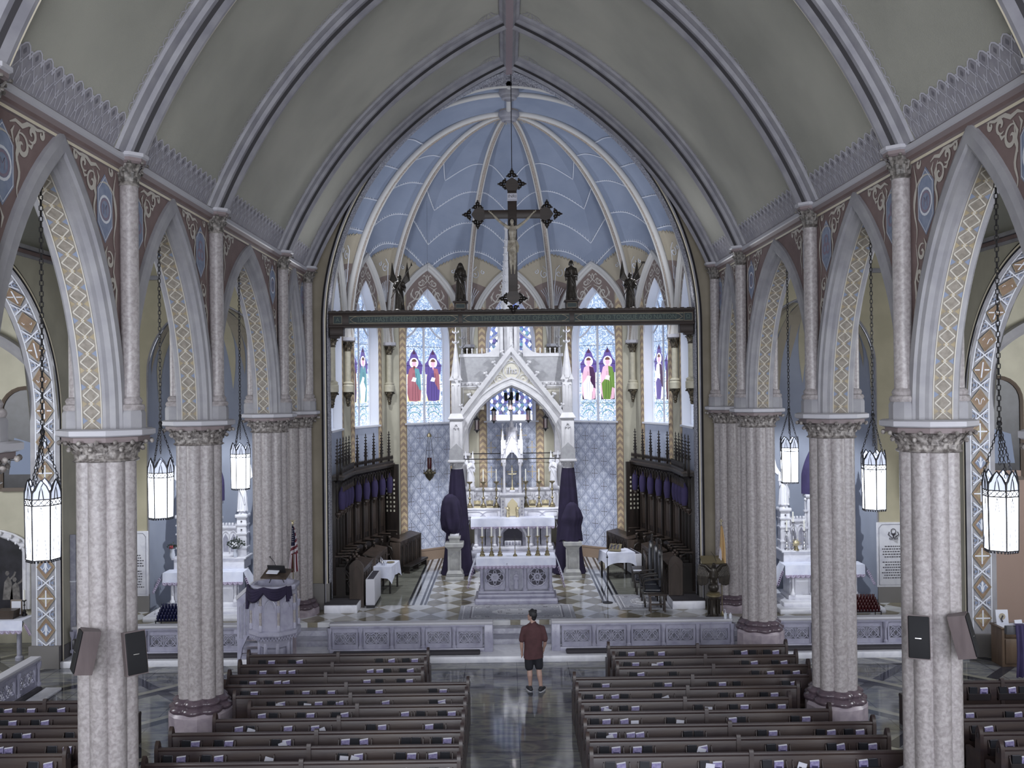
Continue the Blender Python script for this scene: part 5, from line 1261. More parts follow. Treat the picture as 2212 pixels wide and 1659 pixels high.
# ---- crucifix
t = thing('crucifix', 'large dark carved wooden crucifix hung before the apse by one wire', 'crucifix', (.05, 26.40, 9.13))
b = MB(); m = 'beam_oak'
b.box(-.13, .13, 0, .10, .28, 3.45, m, .012); b.box(-.95, .95, .005, .095, 2.53, 2.77, m, .012)
new('cross', b, t)
def trefoil_end(b, cx, cz, dx, dz, s=1):
    px, pz = -dz, dx
    b.poly([(cx - px * .125 - dx * .13, cz - pz * .13 - dz * .14), (cx - px * .20, cz - pz * .20), (cx - px * .15 + dx * .14, cz - pz * .15 + dz * .14), (cx + dx * .24, cz + dz * .24), (cx + px * .15 + dx * .14, cz + pz * .15 + dz * .14), (cx + px * .20, cz + pz * .20), (cx + px * .13 - dx * .14, cz + pz * .13 - dz * .14)], .10, 'beam_oak', lambda a, z, d: (a, -.012 + d * 1.2, z))
    for ax, az, L in ((px, pz, .24), (-px, -pz, .24), (dx, dz, .33)):
        ex, ez = cx + ax * L + (dx * .06 if L < .3 else 0), cz + az * L + (dz * .06 if L < .3 else 0)
        for a2 in (0, 1.9, -1.9):
            vx = ax * cos(a2) - az * sin(a2); vz_ = ax * sin(a2) + az * cos(a2); b.ball((ex + vx * .072, .05, ez + vz_ * .072), .066, 'oak_dark', 10, 6, (1, .8, 1)); b.ball((ex + vx * .15, .05, ez + vz_ * .15), .03, 'oak_dark', 6, 4)
        b.lathe([(.02, 0), (.0, .05)], 'oak_dark', (ex + ax * .1, .05, ez + az * .1), 5); b.ball((ex + ax * .11, .05, ez + az * .11), .022, 'oak_dark', 6, 4)
for cx, cz, dx, dz in ((-.93, 2.65, -1, 0), (.93, 2.65, 1, 0), (0, 3.46, 0, 1), (0, .30, 0, -1)):
    b = MB(); trefoil_end(b, cx, cz, dx, dz); new('foliated_end', b, t)
b = MB(); b.box(-.14, .14, -.03, 0, 3.06, 3.24, 'leaflet_white', .008); b.box(-.145, .145, -.04, .0, 3.02, 3.05, 'leaflet_white')
text(b, 'INRI', .13, 'text_dark', lambda a, z, d: (a, -d, 3.15 + z), .034); new('title_board', b, t, smooth=0, label='white title board lettered INRI')
b = MB(); m = 'corpus_ivory'
limb(b, [(-.06, -.11, 1.75), (-.055, -.16, 1.45), (-.05, -.12, 1.18), (-.045, -.1, 1.02)], [.075, .055, .045, .028], m); limb(b, [(.06, -.11, 1.75), (.055, -.17, 1.45), (.05, -.13, 1.18), (.045, -.1, 1.02)], [.075, .055, .045, .028], m)
for x in (-.045, .045): limb(b, [(x, -.1, 1.0), (x, -.13, .93)], [.028, .022], m, 7)
limb(b, [(0, -.10, 1.78), (0, -.11, 1.95), (0, -.10, 2.12), (0, -.09, 2.22)], [.10, .085, .115, .10], m, 12)
limb(b, [(-.13, -.08, 2.25), (0, -.09, 2.27), (.13, -.08, 2.25)], [.05, .06, .05], m)
limb(b, [(0, -.10, 2.28), (-.01, -.13, 2.36)], [.042, .04], m); b.ball((-.015, -.17, 2.40), .068, m, 12, 8, (.85, 1, 1.2)); b.ball((-.02, -.235, 2.385), .014, m, 6, 4, (.8, 1, 1.6)); b.ball((-.02, -.20, 2.33), .04, m, 8, 5)
for sg in (-1, 1):
    limb(b, [(sg * .14, -.08, 2.26), (sg * .31, -.08, 2.38), (sg * .44, -.07, 2.50), (sg * .585, -.04, 2.66)], [.05, .04, .036, .022], m)
    limb(b, [(sg * .585, -.04, 2.66), (sg * .63, -.03, 2.695)], [.022, .026], m, 7)
    for f in range(4): a = .25 + .28 * f; limb(b, [(sg * .635, -.035, 2.70), (sg * (.635 + .035 * cos(a)), -.05, 2.70 + .035 * sin(a)), (sg * (.63 + .055 * cos(a)), -.075, 2.70 + .055 * sin(a))], [.010, .009, .008], m, 5)
    limb(b, [(sg * .61, -.04, 2.68), (sg * .60, -.06, 2.73)], [.011, .008], m, 5)
blob('figure', b, t, .009, 1, 'ivory coloured carved figure')
b = MB(); b.ball((-.015, -.14, 2.43), .078, 'hair_black', 10, 7, (.95, .9, .9)); limb(b, [(-.08, -.13, 2.42), (-.08, -.14, 2.3)], [.03, .02], 'hair_black'); limb(b, [(.05, -.13, 2.42), (.06, -.14, 2.3)], [.03, .02], 'hair_black'); blob('hair', b, t, .01, 1)
b = MB(); b.grid(lambda u, v: ((.125 + .03 * v + .012 * sin(8 * pi * u)) * cos(2 * pi * u), -.12 + (.10 + .02 * v + .01 * sin(10 * pi * u)) * sin(2 * pi * u), 1.88 - .32 * v + .02 * sin(2 * pi * u)), 32, 6, 'corpus_ivory', cu=True)
for i in range(6): b.tube([(.10, -.19, 1.80), (.0 - .02 * i, -.235, 1.78 - .03 * i), (-.12, -.20, 1.76 - .035 * i)], [.012, .016, .01], 'corpus_ivory', 5)
b.tube([(.12, -.18, 1.82), (.15, -.2, 1.7), (.14, -.19, 1.52)], [.03, .04, .02], 'corpus_ivory', 6); new('loincloth', b, t)
b = MB(); b.cyl((0, .05, 3.9), (0, .05, 6.72), .012, 'iron', 5); b.ball((0, .05, 3.88), .04, 'oak_dark', 8, 5); new('wire', b, t)
# ---- baldachin over the high altar
CY = 31.4
t = thing('stone_baldachin', 'tall pale stone gothic canopy with crocketed gable over the high altar', 'canopy', (0, CY, 0)); m = 'ciborium_stone'
def P0(x, y, Y=CY): q = at(x, y, Y); return q.x, q.z
pf = lambda a, z, d: (a, -d, z)
S_, H_, Z_ = 1.67, 2.34, 4.52
def canopy_front(name, yo, dark=False):
    b = MB(); n = 36; xs = sorted([-1.72 + 3.44 * i / n for i in range(n + 1)] + [-S_, S_])
    gz = lambda x: 8.12 - (8.12 - 5.95) * abs(x) / 1.70
    for x0, x1 in zip(xs, xs[1:]):
        ins = abs((x0 + x1) / 2) < S_
        z = [Z_ + (arch_z(x, S_, H_) if abs(x) < S_ else 0) for x in (x0, x1)]
        b.add([(x0, yo, z[0]), (x1, yo, z[1]), (x1, yo, gz(x1)), (x0, yo, gz(x0))], [(0, 1, 2, 3)], 'ciborium_cream')
        b.add([(x0, yo + .3, z[0]), (x1, yo + .3, z[1]), (x1, yo + .3, gz(x1)), (x0, yo + .3, gz(x0))], [(3, 2, 1, 0)], m)
    pts, nr = arch(S_, H_, Z_, 20); pp = lambda a, z, d: (a, yo - d, z)
    b.sweep(pts, nr, [(.34, 0), (.34, .05), (.27, .06), (.25, .03), (.16, .03), (.14, .06), (.06, .07), (.03, .02), (0, .0), (0, -.3), (.1, -.34)], m, pp)
    for sg in (-1, 1):
        P = [(sg * 1.74, 5.90), (0, 8.14)]; L = sqrt(1.74 ** 2 + 2.24 ** 2); nx, nz = sg * 2.24 / L, 1.74 / L
        b.sweep([P[0], P[1]], [(nx, nz), (0, L / 1.74)], [(-.16, 0), (-.15, .06), (-.09, .05), (-.05, .12), (.07, .13), (.10, .05), (.10, -.15)], m, pp)
    new(name, b, t)
    return
canopy_front('front_gable', 0); canopy_front('rear_gable', 3.3)
for sg in (-1, 1):
    for i in range(6):
        b = MB(); f = (i + .55) / 6.2; x, z = sg * 1.74 * (1 - f) + sg * .05, 5.90 + 2.24 * f + .05
        b.tube([(x, -.05, z), (x + sg * .07, -.07, z + .04), (x + sg * .10, -.08, z + .10)], [.05, .055, .04], m, 6)
        for q in (-1, 1): b.ball((x + sg * .11, -.08 + q * .04, z + .10), .055, m, 6, 4)
        b.ball((x + sg * .05, -.1, z + .13), .04, m, 6, 4); new('crocket', b, t)
b = MB()
for P, r in ((circ(0, 7.42, .28, 24), .018), (circ(-.42, 7.12, .16, 18), .014), (circ(.42, 7.12, .16, 18), .014), ([(-.05, 7.98), (-.14, 7.75), (0, 7.72), (.14, 7.75), (.05, 7.98)], .014), ([(-1.15, 6.6), (-.75, 7.1), (-.6, 6.98), (-.9, 6.75)], .014), ([(1.15, 6.6), (.75, 7.1), (.6, 6.98), (.9, 6.75)], .014)): b.tube([(x, -.02, z) for x, z in P], r, m, 5)
for sg in (-1, 1): b.tube([(x, -.02, z) for x, z in spiral(sg * .42, 7.12, .12, 1, sg)], .012, m, 4)
text(b, 'ihs', .34, m, lambda a, z, d: (a, -d, 7.42 + z), .03, shear=.1); text(b, 'ihs', .35, 'altar_grey', lambda a, z, d: (a + .012, -d, 7.408 + z), .02, shear=.1)
new('monogram_panel', b, t)
b = MB()       # attic body behind the gable
b.box(-1.72, 1.72, .32, 3.28, 7.05, 8.02, 'ciborium_grey'); b.box(-1.78, 1.78, .3, 3.3, 6.9, 7.05, m, .02); b.box(-1.72, 1.72, .34, 3.28, 6.2, 6.9, m) if 0 else None
for sg in (-1, 1):
    b.box(*sorted((sg * 1.75, sg * 1.55)), .3, 3.3, 6.05, 6.9, m); b.box(*sorted((sg * 1.75, sg * .95)), .28, .34, 6.1, 6.9, 'ciborium_cream'); b.tube([(sg * 1.0, .25, 6.82), (sg * 1.65, .25, 6.82), (sg * 1.65, .25, 6.2)], .02, m, 4)
    b.box(*sorted((sg * 1.8, sg * .75)), .22, .32, 6.86, 6.92, m); 
    for i in range(7): x = sg * (.82 + .14 * i); b.cbox((x, .26, 6.98), (.05, .06, .09), m)
    prf = [(sg * 1.78, 8.0), (sg * 1.0, 8.0), (sg * .75, 8.06), (sg * .52, 8.25), (sg * .40, 8.55), (sg * .40, 7.9), (sg * 1.78, 7.9)]
    b.poly(prf, .10, m, lambda a, z, d: (a, .30 + d, z))
    for i in range(6): x = sg * (1.68 - .17 * i); b.cbox((x, .35, 8.08), (.035, .05, .12), m); b.ball((x, .35, 8.17), .035, m, 6, 4)
new('attic', b, t)
b = MB(); b.lathe([(.30, 7.9), (.30, 8.9), (.33, 8.95), (.33, 9.02), (.28, 9.1)], m, (-.08, 1.3, 0), 8, a0=pi / 8)
for k in range(8):
    a = pi / 4 * k; x, y = -.08 + .34 * cos(a), 1.3 + .34 * sin(a); b.box(x - .05, x + .05, y - .05, y + .05, 7.9, 9.1, m); spirelet(b, x, y, 9.1, 9.75, .06, m)
b.lathe([(.27, 9.0), (.05, 12.4), (.09, 12.45), (.09, 12.5), (.0, 12.75)], m, (-.12, 1.3, 0), 8, a0=pi / 8)
for i in range(12):
    z = 9.3 + .25 * i; rr = .27 - (z - 9.0) * .065
    for k in range(8): a = pi / 8 + k * pi / 4; b.ball((-.12 + rr * 1.05 * cos(a), 1.3 + rr * 1.05 * sin(a), z), .035, m, 5, 4)
new('spire', b, t)
b = MB(); spirelet(b, 0, .05, 8.1, 9.15, .1, m, 8, 5); new('gable_finial', b, t)
for sx in (-1, 1):
    for yo, nm in ((0, 'f'), (3.3, 'r')):
        x = sx * 1.88 if yo == 0 else sx * 1.82
        b = MB(); b.box(x - .22, x + .22, yo - .2, yo + .24, 4.40, 5.78, m, .02); b.box(x - .28, x + .28, yo - .26, yo + .3, 5.78, 5.84, m, .02); b.lathe([(.36, 5.84), (.26, 5.98)], m, (x, yo + .02, 0), 4, a0=pi / 4)
        if yo == 0:
            b.tube([(x - .1, -.21, 4.7), (x - .1, -.21, 5.5), (x, -.21, 5.62), (x + .1, -.21, 5.5), (x + .1, -.21, 4.7)], .015, m, 4)
            b.poly([(x - .24, 4.42), (x + .24, 4.42), (x + .24, 4.75), (x, 4.98), (x - .24, 4.75)], .06, 'ciborium_grey', lambda a, z, d: (a, -.2 - d, z))
            for k in range(3): b.ball((x - .05 + .05 * k, -.22, 5.62 - .12 * abs(k - 1)), .03, m, 6, 4)
        b.box(x - .16, x + .16, yo - .14, yo + .18, 5.95, 7.15, m, .015)
        for dx in (-.1, .1): gothic_frame(b, x + dx - .045, x + dx + .045, 6.2, 6.95, yo - .15, m, .012)
        for dx in (-.14, .14): b.poly([(x + dx - .09, 7.1), (x + dx + .09, 7.1), (x + dx, 7.3)], .05, m, lambda a, z, d: (a, yo - .17 - d, z)) if yo == 0 else None
        spirelet(b, x, yo + .02, 7.15, 8.45, .19, m, 8, 0); b.cyl((x, yo + .02, 8.2), (x, yo + .02, 9.0), .03, m, 6, .012)
        for z in (8.4, 8.75):
            for k in range(4): a = k * pi / 2; b.tube([(x, yo + .02, z - .05), (x + .10 * cos(a), yo + .02 + .1 * sin(a), z), (x + .10 * cos(a), yo + .02 + .1 * sin(a), z + .05)], [.02, .03, .015], m, 5)
        b.lathe([(.02, 8.95), (.05, 9.0), (.0, 9.1)], m, (x, yo + .02, 0), 6); new('pinnacle', b, t)
        b = MB(); b.lathe([(.17, 4.08), (.18, 4.12), (.16, 4.14), (.2, 4.3), (.22, 4.33)], m, (x, yo, 0), 16); b.box(x - .29, x + .29, yo - .28, yo + .28, 4.33, 4.42, m, .02)
        for k in range(8): a = k * pi / 4 + pi / 8; b.ball((x + .21 * cos(a), yo + .21 * sin(a), 4.26), .045, m, 6, 4)
        new('column_capital', b, t)
        b = MB(); b.lathe([(.2, HS), (.2, HS + .15), (.15, HS + .25), (.14, 4.1)], 'ciborium_stone', (x, yo, 0), 14); new('column', b, t)
b = MB()
for yo, z in ((.1, 4.42), (3.2, 4.40)): b.cyl((-1.8, yo, z), (1.8, yo, z), .018, 'iron', 6)
new('tie_rod', b, t)
# violet curtains round the two front columns, shrouded statues on stone pedestals
for sx, sd in ((-1, 'left'), (1, 'right')):
    b = MB(); x = sx * 1.88
    b.grid(lambda u, v: (x + (.20 + .27 * (1 - v) ** .8 + .10 * (1 - v) ** 9) * (1 + .06 * sin(18 * pi * u + 2 * v)) * cos(2 * pi * u), CY + (.20 + .20 * (1 - v)) * (1 + .08 * sin(16 * pi * u + 3 * v)) * sin(2 * pi * u), HS + .01 + 3.55 * v), 72, 16, 'violet_cloth', cu=True)
    b.lathe([(.19, 4.04), (.20, 4.07), (.17, 4.1)], 'violet_cloth', (x, CY, 0), 20)
    b.tube([(x - .35, CY - .35, HS + .06), (x, CY - .48, HS + .05), (x + sx * -.45, CY - .3, HS + .05)], [.05, .07, .05], 'violet_cloth', 8)
    tag(new('violet_curtain', b, smooth=60), 'dark violet cloth wrapping the %s front column of the stone canopy, pooling on the floor' % sd, 'curtain', 'violet cloths on the canopy columns')
    y = 30.45; x = sx * 1.93
    pt = thing('stone_pedestal', 'grey stone pedestal at the %s side of the high altar steps' % sd, 'pedestal', (x, y, HS), 0, 'pedestals of the shrouded statues')
    b = MB(); b.box(-.30, .30, -.28, .28, 0, .14, 'pedestal_stone', .02); b.box(-.27, .27, -.25, .25, .14, .24, 'pedestal_stone', .02); b.lathe([(.37, .24), (.30, .34)], 'pedestal_stone', (0, 0, 0), 4, a0=pi / 4); new('base', b, pt)
    b = MB(); b.box(-.19, .19, -.18, .18, .3, 1.0, 'pedestal_stone', .01); gothic_frame(b, -.12, .12, .4, .92, -.185, 'pedestal_stone', .014)
    for q in (-.19, .19): b.cyl((q, -.18, .3), (q, -.18, 1.0), .035, 'pedestal_stone', 8)
    new('die', b, pt)
    b = MB(); b.lathe([(.28, .98), (.33, 1.06), (.42, 1.12), (.42, 1.22), (.40, 1.24)], 'pedestal_stone', (0, 0, 0), 4, a0=pi / 4); new('cap', b, pt, smooth=20)
    b = MB(); z0 = HS + 1.24
    if sx < 0:
        bb = MB(); bb.box(x - .17, x + .17, y - .15, y + .15, z0, z0 + .12, 'pedestal_stone', .01); bb.box(x - .2, x + .2, y - .17, y + .17, z0 + .12, z0 + .2, 'pedestal_stone', .01); bb.box(x - .15, x + .15, y - .12, y + .12, z0 + .2, z0 + .28, 'statue_white', .02); tag(new('stone_block', bb), 'small carved stone block under the left shrouded statue', 'block')
        z0 += .28
        sec = [(.10, .0, .0), (.24, -.04, .14), (.30, -.06, .45), (.31, -.08, .75), (.27, -.10, 1.05), (.17, -.12, 1.22), (.06, -.14, 1.30)]
    else: sec = [(.31, 0, .0), (.30, .0, .2), (.27, .01, .5), (.31, .03, .75), (.24, .04, 1.0), (.16, .02, 1.18), (.05, .01, 1.27)]
    def sf(u, v):
        i = min(int(v * 6), 5); f = v * 6 - i; a, c = sec[i], sec[i + 1]; r = a[0] + (c[0] - a[0]) * f; dx = a[1] + (c[1] - a[1]) * f; zz = a[2] + (c[2] - a[2]) * f
        w_ = 1 + (.13 * sin(10 * pi * u + 2.2 * zz + sx) + .05 * sin(22 * pi * u - zz * 3)) * min(1, 1.5 * (1 - v))
        return (x + dx * 1 + r * w_ * cos(2 * pi * u) - .12 * (1 - v) * (u > .4) * (u < .6), y + r * .75 * w_ * sin(2 * pi * u), z0 + zz - .05 * (1 - v) ** 3 * sin(6 * pi * u))
    b.grid(sf, 60, 24, 'violet_cloth', cu=True)
    tag(new('shrouded_statue', b, smooth=70), 'statue hidden under a dark violet cloth on the %s stone pedestal' % sd, 'statue', 'statues under violet cloths')
# ---- high altar
t = thing('high_altar', 'white marble gothic high altar with tabernacle tower under the stone canopy', 'altar', (0, 33.2, HS)); m = 'white_marble'
b = MB()
for i, (w_, y0) in enumerate(((1.62, -1.35), (1.58, -1.0), (1.54, -.65))): b.box(-w_, w_, y0, 1.6, .16 * i, .16 * (i + 1), 'altar_grey' if i < 3 else m, .015)
new('step', b, t)
b = MB(); b.box(-1.45, 1.45, -.1, .7, .48, .62, m, .02); b.box(-1.38, 1.38, .05, .7, .62, 1.5, 'altar_grey'); b.box(-1.5, 1.5, -.12, .72, 1.5, 1.62, m, .015)
for x in (-1.32, -.66, .66, 1.32): b.lathe([(.09, .62), (.09, .68), (.055, .72), (.055, 1.3), (.10, 1.42), (.10, 1.5)], m, (x, -.02, 0), 12)
for x0, x1 in ((-1.26, -.72), (.72, 1.26)): gothic_frame(b, x0, (x0 + x1) / 2, .66, 1.4, .04, m, .02); gothic_frame(b, (x0 + x1) / 2, x1, .66, 1.4, .04, m, .02)
gothic_frame(b, -.5, .5, .62, 1.48, .0, m, .05); b.poly([(-.34, .66), (.34, .66), (.34, 1.1), (0, 1.38), (-.34, 1.1)], .02, 'recess_dark', lambda a, z, d: (a, .045 - d, z)); b.box(-.3, .3, -.08, .04, .62, .82, m, .02)
for i in range(5): b.cbox((-.22 + .11 * i, -.09, .74), (.08, .02, .12), 'altar_grey', .01)
new('mensa', b, t)
def altar_cloth(name, parent, hw, yf, yb, z, drop, sdrop, nsc, label=None, lead=.06, sep=None):
    b = MB(); b.box(-hw, hw, yf, yb, z, z + .012, 'linen')
    def fr(u, v): return (-hw + 2 * hw * u + 0, yf - .015 - .02 * v - .012 * v * sin(u * hw * 26), z + .012 - drop * v + .0)
    b.grid(fr, 60, 4, 'linen')
    for i in range(nsc):
        c = -hw + 2 * hw * (i + .5) / nsc; w_ = hw / nsc; b.poly([(c + w_ * .95 * cos(a), z - drop + .02 - .06 * sin(a)) for a in [pi * k / 6 for k in range(7)]] + [(c - w_, z - drop + .05), (c + w_, z - drop + .05)], .006, 'lace', lambda a, q, d: (a, yf - .045 - d, q))
        b.tube([(c + w_ * .5 * cos(a), yf - .056, z - drop + .02 - .03 * sin(a)) for a in [2 * pi * k / 6 for k in range(6)]], .006, 'linen', 3, closed=True)
    for sg in (-1, 1):
        def sd(u, v): return (sg * (hw + .01 + .24 * v + .02 * sin(7 * u + 3 * v) * v), yf + (yb - yf) * u - .08 * v * (1 - u), z + .012 - sdrop * v * (1 - .25 * u))
        b.grid(sd, 8, 6, 'linen', flip=sg < 0)
        for q in range(8): zz = z - sdrop * (.3 + .09 * q); b.tube([(sg * (hw + .01 + .24 * (.3 + .09 * q)) + .03 * cos(a), yf - .08 * (.3 + .09 * q) - .012, zz + .03 * sin(a)) for a in [2 * pi * k / 6 for k in range(6)]], .010, 'lace', 3, closed=True)
    o = new(name, b, parent, smooth=60, label=label)
    return o
o = altar_cloth('altar_cloth', None, 1.50, -.14, .5, 1.62, .32, 1.05, 22); o.location = (0, 33.2, HS); tag(o, 'white linen cloth with violet lace scallops on the high altar', 'altar cloth')
b = MB(); b.box(-1.72, 1.72, .45, 1.3, 1.5, 1.88, m, .015); b.box(-1.75, 1.75, .42, 1.3, 1.86, 1.93, m, .02)
for s in (-1, 1): b.tube([(s * .55, .44, 1.62), (s * .95, .44, 1.62), (s * 1.08, .43, 1.70), (s * 1.2, .44, 1.62), (s * 1.62, .44, 1.62), (s * 1.62, .44, 1.80), (s * 1.2, .44, 1.80), (s * 1.08, .43, 1.73), (s * .95, .44, 1.80), (s * .55, .44, 1.80)], .012, 'altar_grey', 4, closed=True)
new('gradine', b, t)
b = MB(); b.box(-1.4, 1.4, 1.0, 1.25, 1.9, 2.5, m, .01); b.box(-1.45, 1.45, .95, 1.3, 2.5, 2.6, m, .02)
for s in (-1, 1):
    for i in range(3):
        x = s * (.62 + .32 * i); b.tube([(x - .13, .98, 2.0), (x + .13, .98, 2.38)], .018, m, 4); b.tube([(x + .13, .98, 2.0), (x - .13, .98, 2.38)], .018, m, 4); b.tube([(p, .985, z) for p, z in circ(x, 2.19, .15, 10)], .012, 'altar_grey', 4)
new('reredos', b, t)
for s in (-1, 1):
    b = MB(); b.box(s * 1.55 - .15, s * 1.55 + .15, .85, 1.2, 1.9, 2.55, m, .015); b.box(s * 1.55 - .19, s * 1.55 + .19, .8, 1.22, 2.55, 2.66, m, .02); gothic_frame(b, s * 1.55 - .09, s * 1.55 + .09, 2.0, 2.45, .84, m, .012); new('turret', b, t)
b = MB(); b.box(-.42, .42, .35, 1.1, 1.55, 2.38, m, .015); b.box(-.47, .47, .3, 1.1, 2.38, 2.47, m, .02)
for s in (-1, 1): b.box(*sorted((s * .42, s * .26)), .33, .36, 1.62, 2.32, 'ciborium_stone'); [b.ball((s * .34, .32, 1.72 + .12 * k), .03, 'altar_grey', 6, 4) for k in range(5)]
new('tabernacle', b, t)
b = MB(); b.poly([(-.18, 1.66), (.18, 1.66), (.18, 2.1), (0, 2.3), (-.18, 2.1)], .03, 'gold', lambda a, z, d: (a, .35 - d, z)); new('tabernacle_door', b, t, label='gilded tabernacle door')
b = MB()
for x in (-.29, .29):
    for y in (.45, .85): b.lathe([(.07, 2.47), (.07, 2.6), (.045, 2.64), (.045, 3.42), (.08, 3.5), (.08, 3.6)], m, (x, y, 0), 10)
b.box(-.1, .1, .5, .8, 2.47, 2.57, m, .01)
for sg in (-1, 1): b.box(*sorted((sg * .22, sg * .40)), .38, .9, 3.58, 4.4, m, .01); spirelet(b, sg * .33, .42, 4.4, 4.95, .07, m); b.ball((sg * .33, .42, 4.97), .05, m, 6, 4)
pts, nr = arch(.24, .38, 3.58, 8); pp = lambda a, z, d: (a, .38 - d, z)
n = 12
for i in range(n):
    x0, x1 = -.24 + .48 * i / n, -.24 + .48 * (i + 1) / n; g = lambda x: 4.62 - 1.0 * abs(x) / .42
    b.add([(x0, .38, 3.58 + arch_z(x0 * .999, .24, .38)), (x1, .38, 3.58 + arch_z(x1 * .999, .24, .38)), (x1, .38, g(x1)), (x0, .38, g(x0))], [(0, 1, 2, 3)], m)
b.sweep(pts, nr, [(.06, 0), (.05, .03), (0, .03), (0, -.3)], m, pp)
for sg in (-1, 1): b.tube([(sg * .40, .35, 3.7), (0, .35, 4.66)], .025, m, 5); [b.ball((sg * (.40 - .4 * f), .33, 3.76 + .95 * f), .035, m, 6, 4) for f in (.15, .35, .55, .75)]
b.tube([(0, .33, 3.78), (0, .33, 4.05)], .014, 'altar_grey', 4); b.tube([(-.08, .33, 3.95), (.08, .33, 3.95)], .014, 'altar_grey', 4)
b.lathe([(.2, 4.3), (.2, 4.7), (.24, 4.74), (.16, 4.85)], m, (0, .65, 0), 8)
for k in range(8): a = k * pi / 4 + pi / 8; spirelet(b, .19 * cos(a), .65 + .19 * sin(a), 4.72, 5.0, .035, m, 4, 1)
spirelet(b, 0, .65, 4.75, 5.25, .12, m, 8, 3)
new('tower', b, t)
b = MB(); b.lathe([(.09, 2.57), (.08, 2.62), (.03, 2.68), (.02, 2.95)], 'gold', (0, .62, 0), 10); b.box(-.016, .016, .61, .64, 2.9, 3.32, 'gold'); b.box(-.13, .13, .61, .64, 3.13, 3.165, 'gold'); [b.ball((x, .625, z), .026, 'gold', 6, 4) for x, z in ((-.14, 3.15), (.14, 3.15), (0, 3.34))]
b.tube([(0, .6, 2.95), (0, .6, 3.12)], .018, 'gold', 6); o = new('altar_crucifix', b, loc=(0, 33.2, HS)); tag(o, 'small gilded standing cross inside the tabernacle tower niche', 'cross')
for s in (-1, 1):
    b = MB(); robed(b, .42, 'gold', arms='pray', wings=(.1, .25), seed=9 + s); o = blob('kneeling_angel', b, None, .012, 0); o.location = (s * .17, 33.2 + .22, HS + 1.62 + .0); o.rotation_euler = (0, 0, -s * .5); tag(o, 'small gilded praying angel at the %s of the tabernacle door' % ('left' if s < 0 else 'right'), 'statue', 'gilded tabernacle angels')
for s, sd in ((-1, 'left'), (1, 'right')):
    b = MB(); robed(b, 1.02, 'statue_white', arms='pray', wings=(.75, .2), seed=20 + s); o = blob('angel_statue', b, None, .012, 0); o.location = (s * 1.53, 34.2, HS + 2.66); o.rotation_euler = (0, 0, -s * .4); tag(o, 'white winged praying angel on the %s turret of the high altar' % sd, 'statue', 'white angels of the high altar')
def candlestick(name, lb, loc, h, ch, m, grp, r=.09, wax='candle_wax'):
    t = thing(name, lb, 'candlestick', loc, 0, grp); b = MB()
    b.lathe([(r, 0), (r, .03), (r * .7, .07), (r * .85, .10), (r * .35, .16), (r * .2, h * .3), (r * .55, h * .36), (r * .2, h * .42), (r * .2, h * .62), (r * .5, h * .68), (r * .22, h * .75), (r * .25, h * .9), (r * .9, h * .96), (r * .95, h)], m, n=10)
    for k in range(3): a = k * 2.09 + .5; b.ball((r * .9 * cos(a), r * .9 * sin(a), .03), r * .3, m, 6, 4)
    new('stick', b, t)
    if ch: b = MB(); b.lathe([(.022, h - .01), (.022, h + ch), (.008, h + ch + .01)], wax, n=10); b.cyl((0, 0, h + ch), (0, 0, h + ch + .02), .003, 'iron', 4); new('candle', b, t)
    return t
for i, px in enumerate((1015, 1044.4, 1072.5, 1136, 1164.7, 1193)):
    x = at(px, 1100, 33.85).x; candlestick('candlestick', 'tall gilded candlestick on the high altar ledge, %s from the left' % ORD[i], (x, 33.85, HS + 1.93), .95, .44 if 0 < i < 5 else 0, 'brass', 'gilded candlesticks of the high altar', .11)
for i, px in enumerate((1031, 1058, 1150, 1178)):
    x = at(px, 1100, 33.8).x; b = MB(); b.box(-.13, .13, -.05, .05, 0, .05, 'gold', .01); b.box(-.12, .12, -.04, .04, .05, .16, 'brass', .005); b.poly([(-.13, .15), (.13, .15), (.13, .26), (-.13, .26)], .03, 'gold', lambda a, z, d: (a, -d + (.26 - z) * .1, z)); b.poly([(-.07, .15), (.07, .15), (0, .30)], .07, 'gold', lambda a, z, d: (a, -d, z))
    for k in range(5): b.box(-.1 + .045 * k, -.08 + .045 * k, -.045, -.04, .07, .14, 'recess_dark')
    tag(new('reliquary', b, loc=(x, 33.84, HS + 1.93)), 'small gilded gabled box between the high altar candlesticks, %s from the left' % ORD[i], 'reliquary', 'gilded boxes on the high altar')
# small hanging lamps in the canopy arch
for i, (px, py) in enumerate(((1030, 917), (1066.5, 897), (1102, 873), (1141, 896), (1178, 913))):
    Yl = CY + .15 if i in (0, 4) else (CY + 1.0 if i != 2 else CY + .8); p = at(px, py, Yl); lt = thing('canopy_lamp', 'small dark red lantern hanging in the canopy arch, %s from the left' % ORD[i], 'lamp', p, 0, 'lanterns in the canopy arch')
    b = MB(); b.lathe([(.005, -.30), (.03, -.25), (.07, -.2), (.11, -.19), (.11, -.17)], 'iron', n=6); b.lathe([(.11, .15), (.11, .17), (.06, .22), (.02, .26), (.02, .3)], 'iron', n=6); [b.cyl((.075 * cos(k * pi / 3), .075 * sin(k * pi / 3), -.18), (.075 * cos(k * pi / 3), .075 * sin(k * pi / 3), .16), .008, 'iron', 4) for k in range(6)]
    new('frame', b, lt); b = MB(); b.lathe([(.065, -.18), (.065, .16)], 'red_glass', n=6); new('glass', b, lt, smooth=20)
    top = 4.52 + arch_z(min(abs(p.x), 1.6), S_, H_) - p.z; b = MB(); b.cyl((0, 0, .28), (0, 0, max(top, .5)), .006, 'iron', 4); new('wire', b, lt)
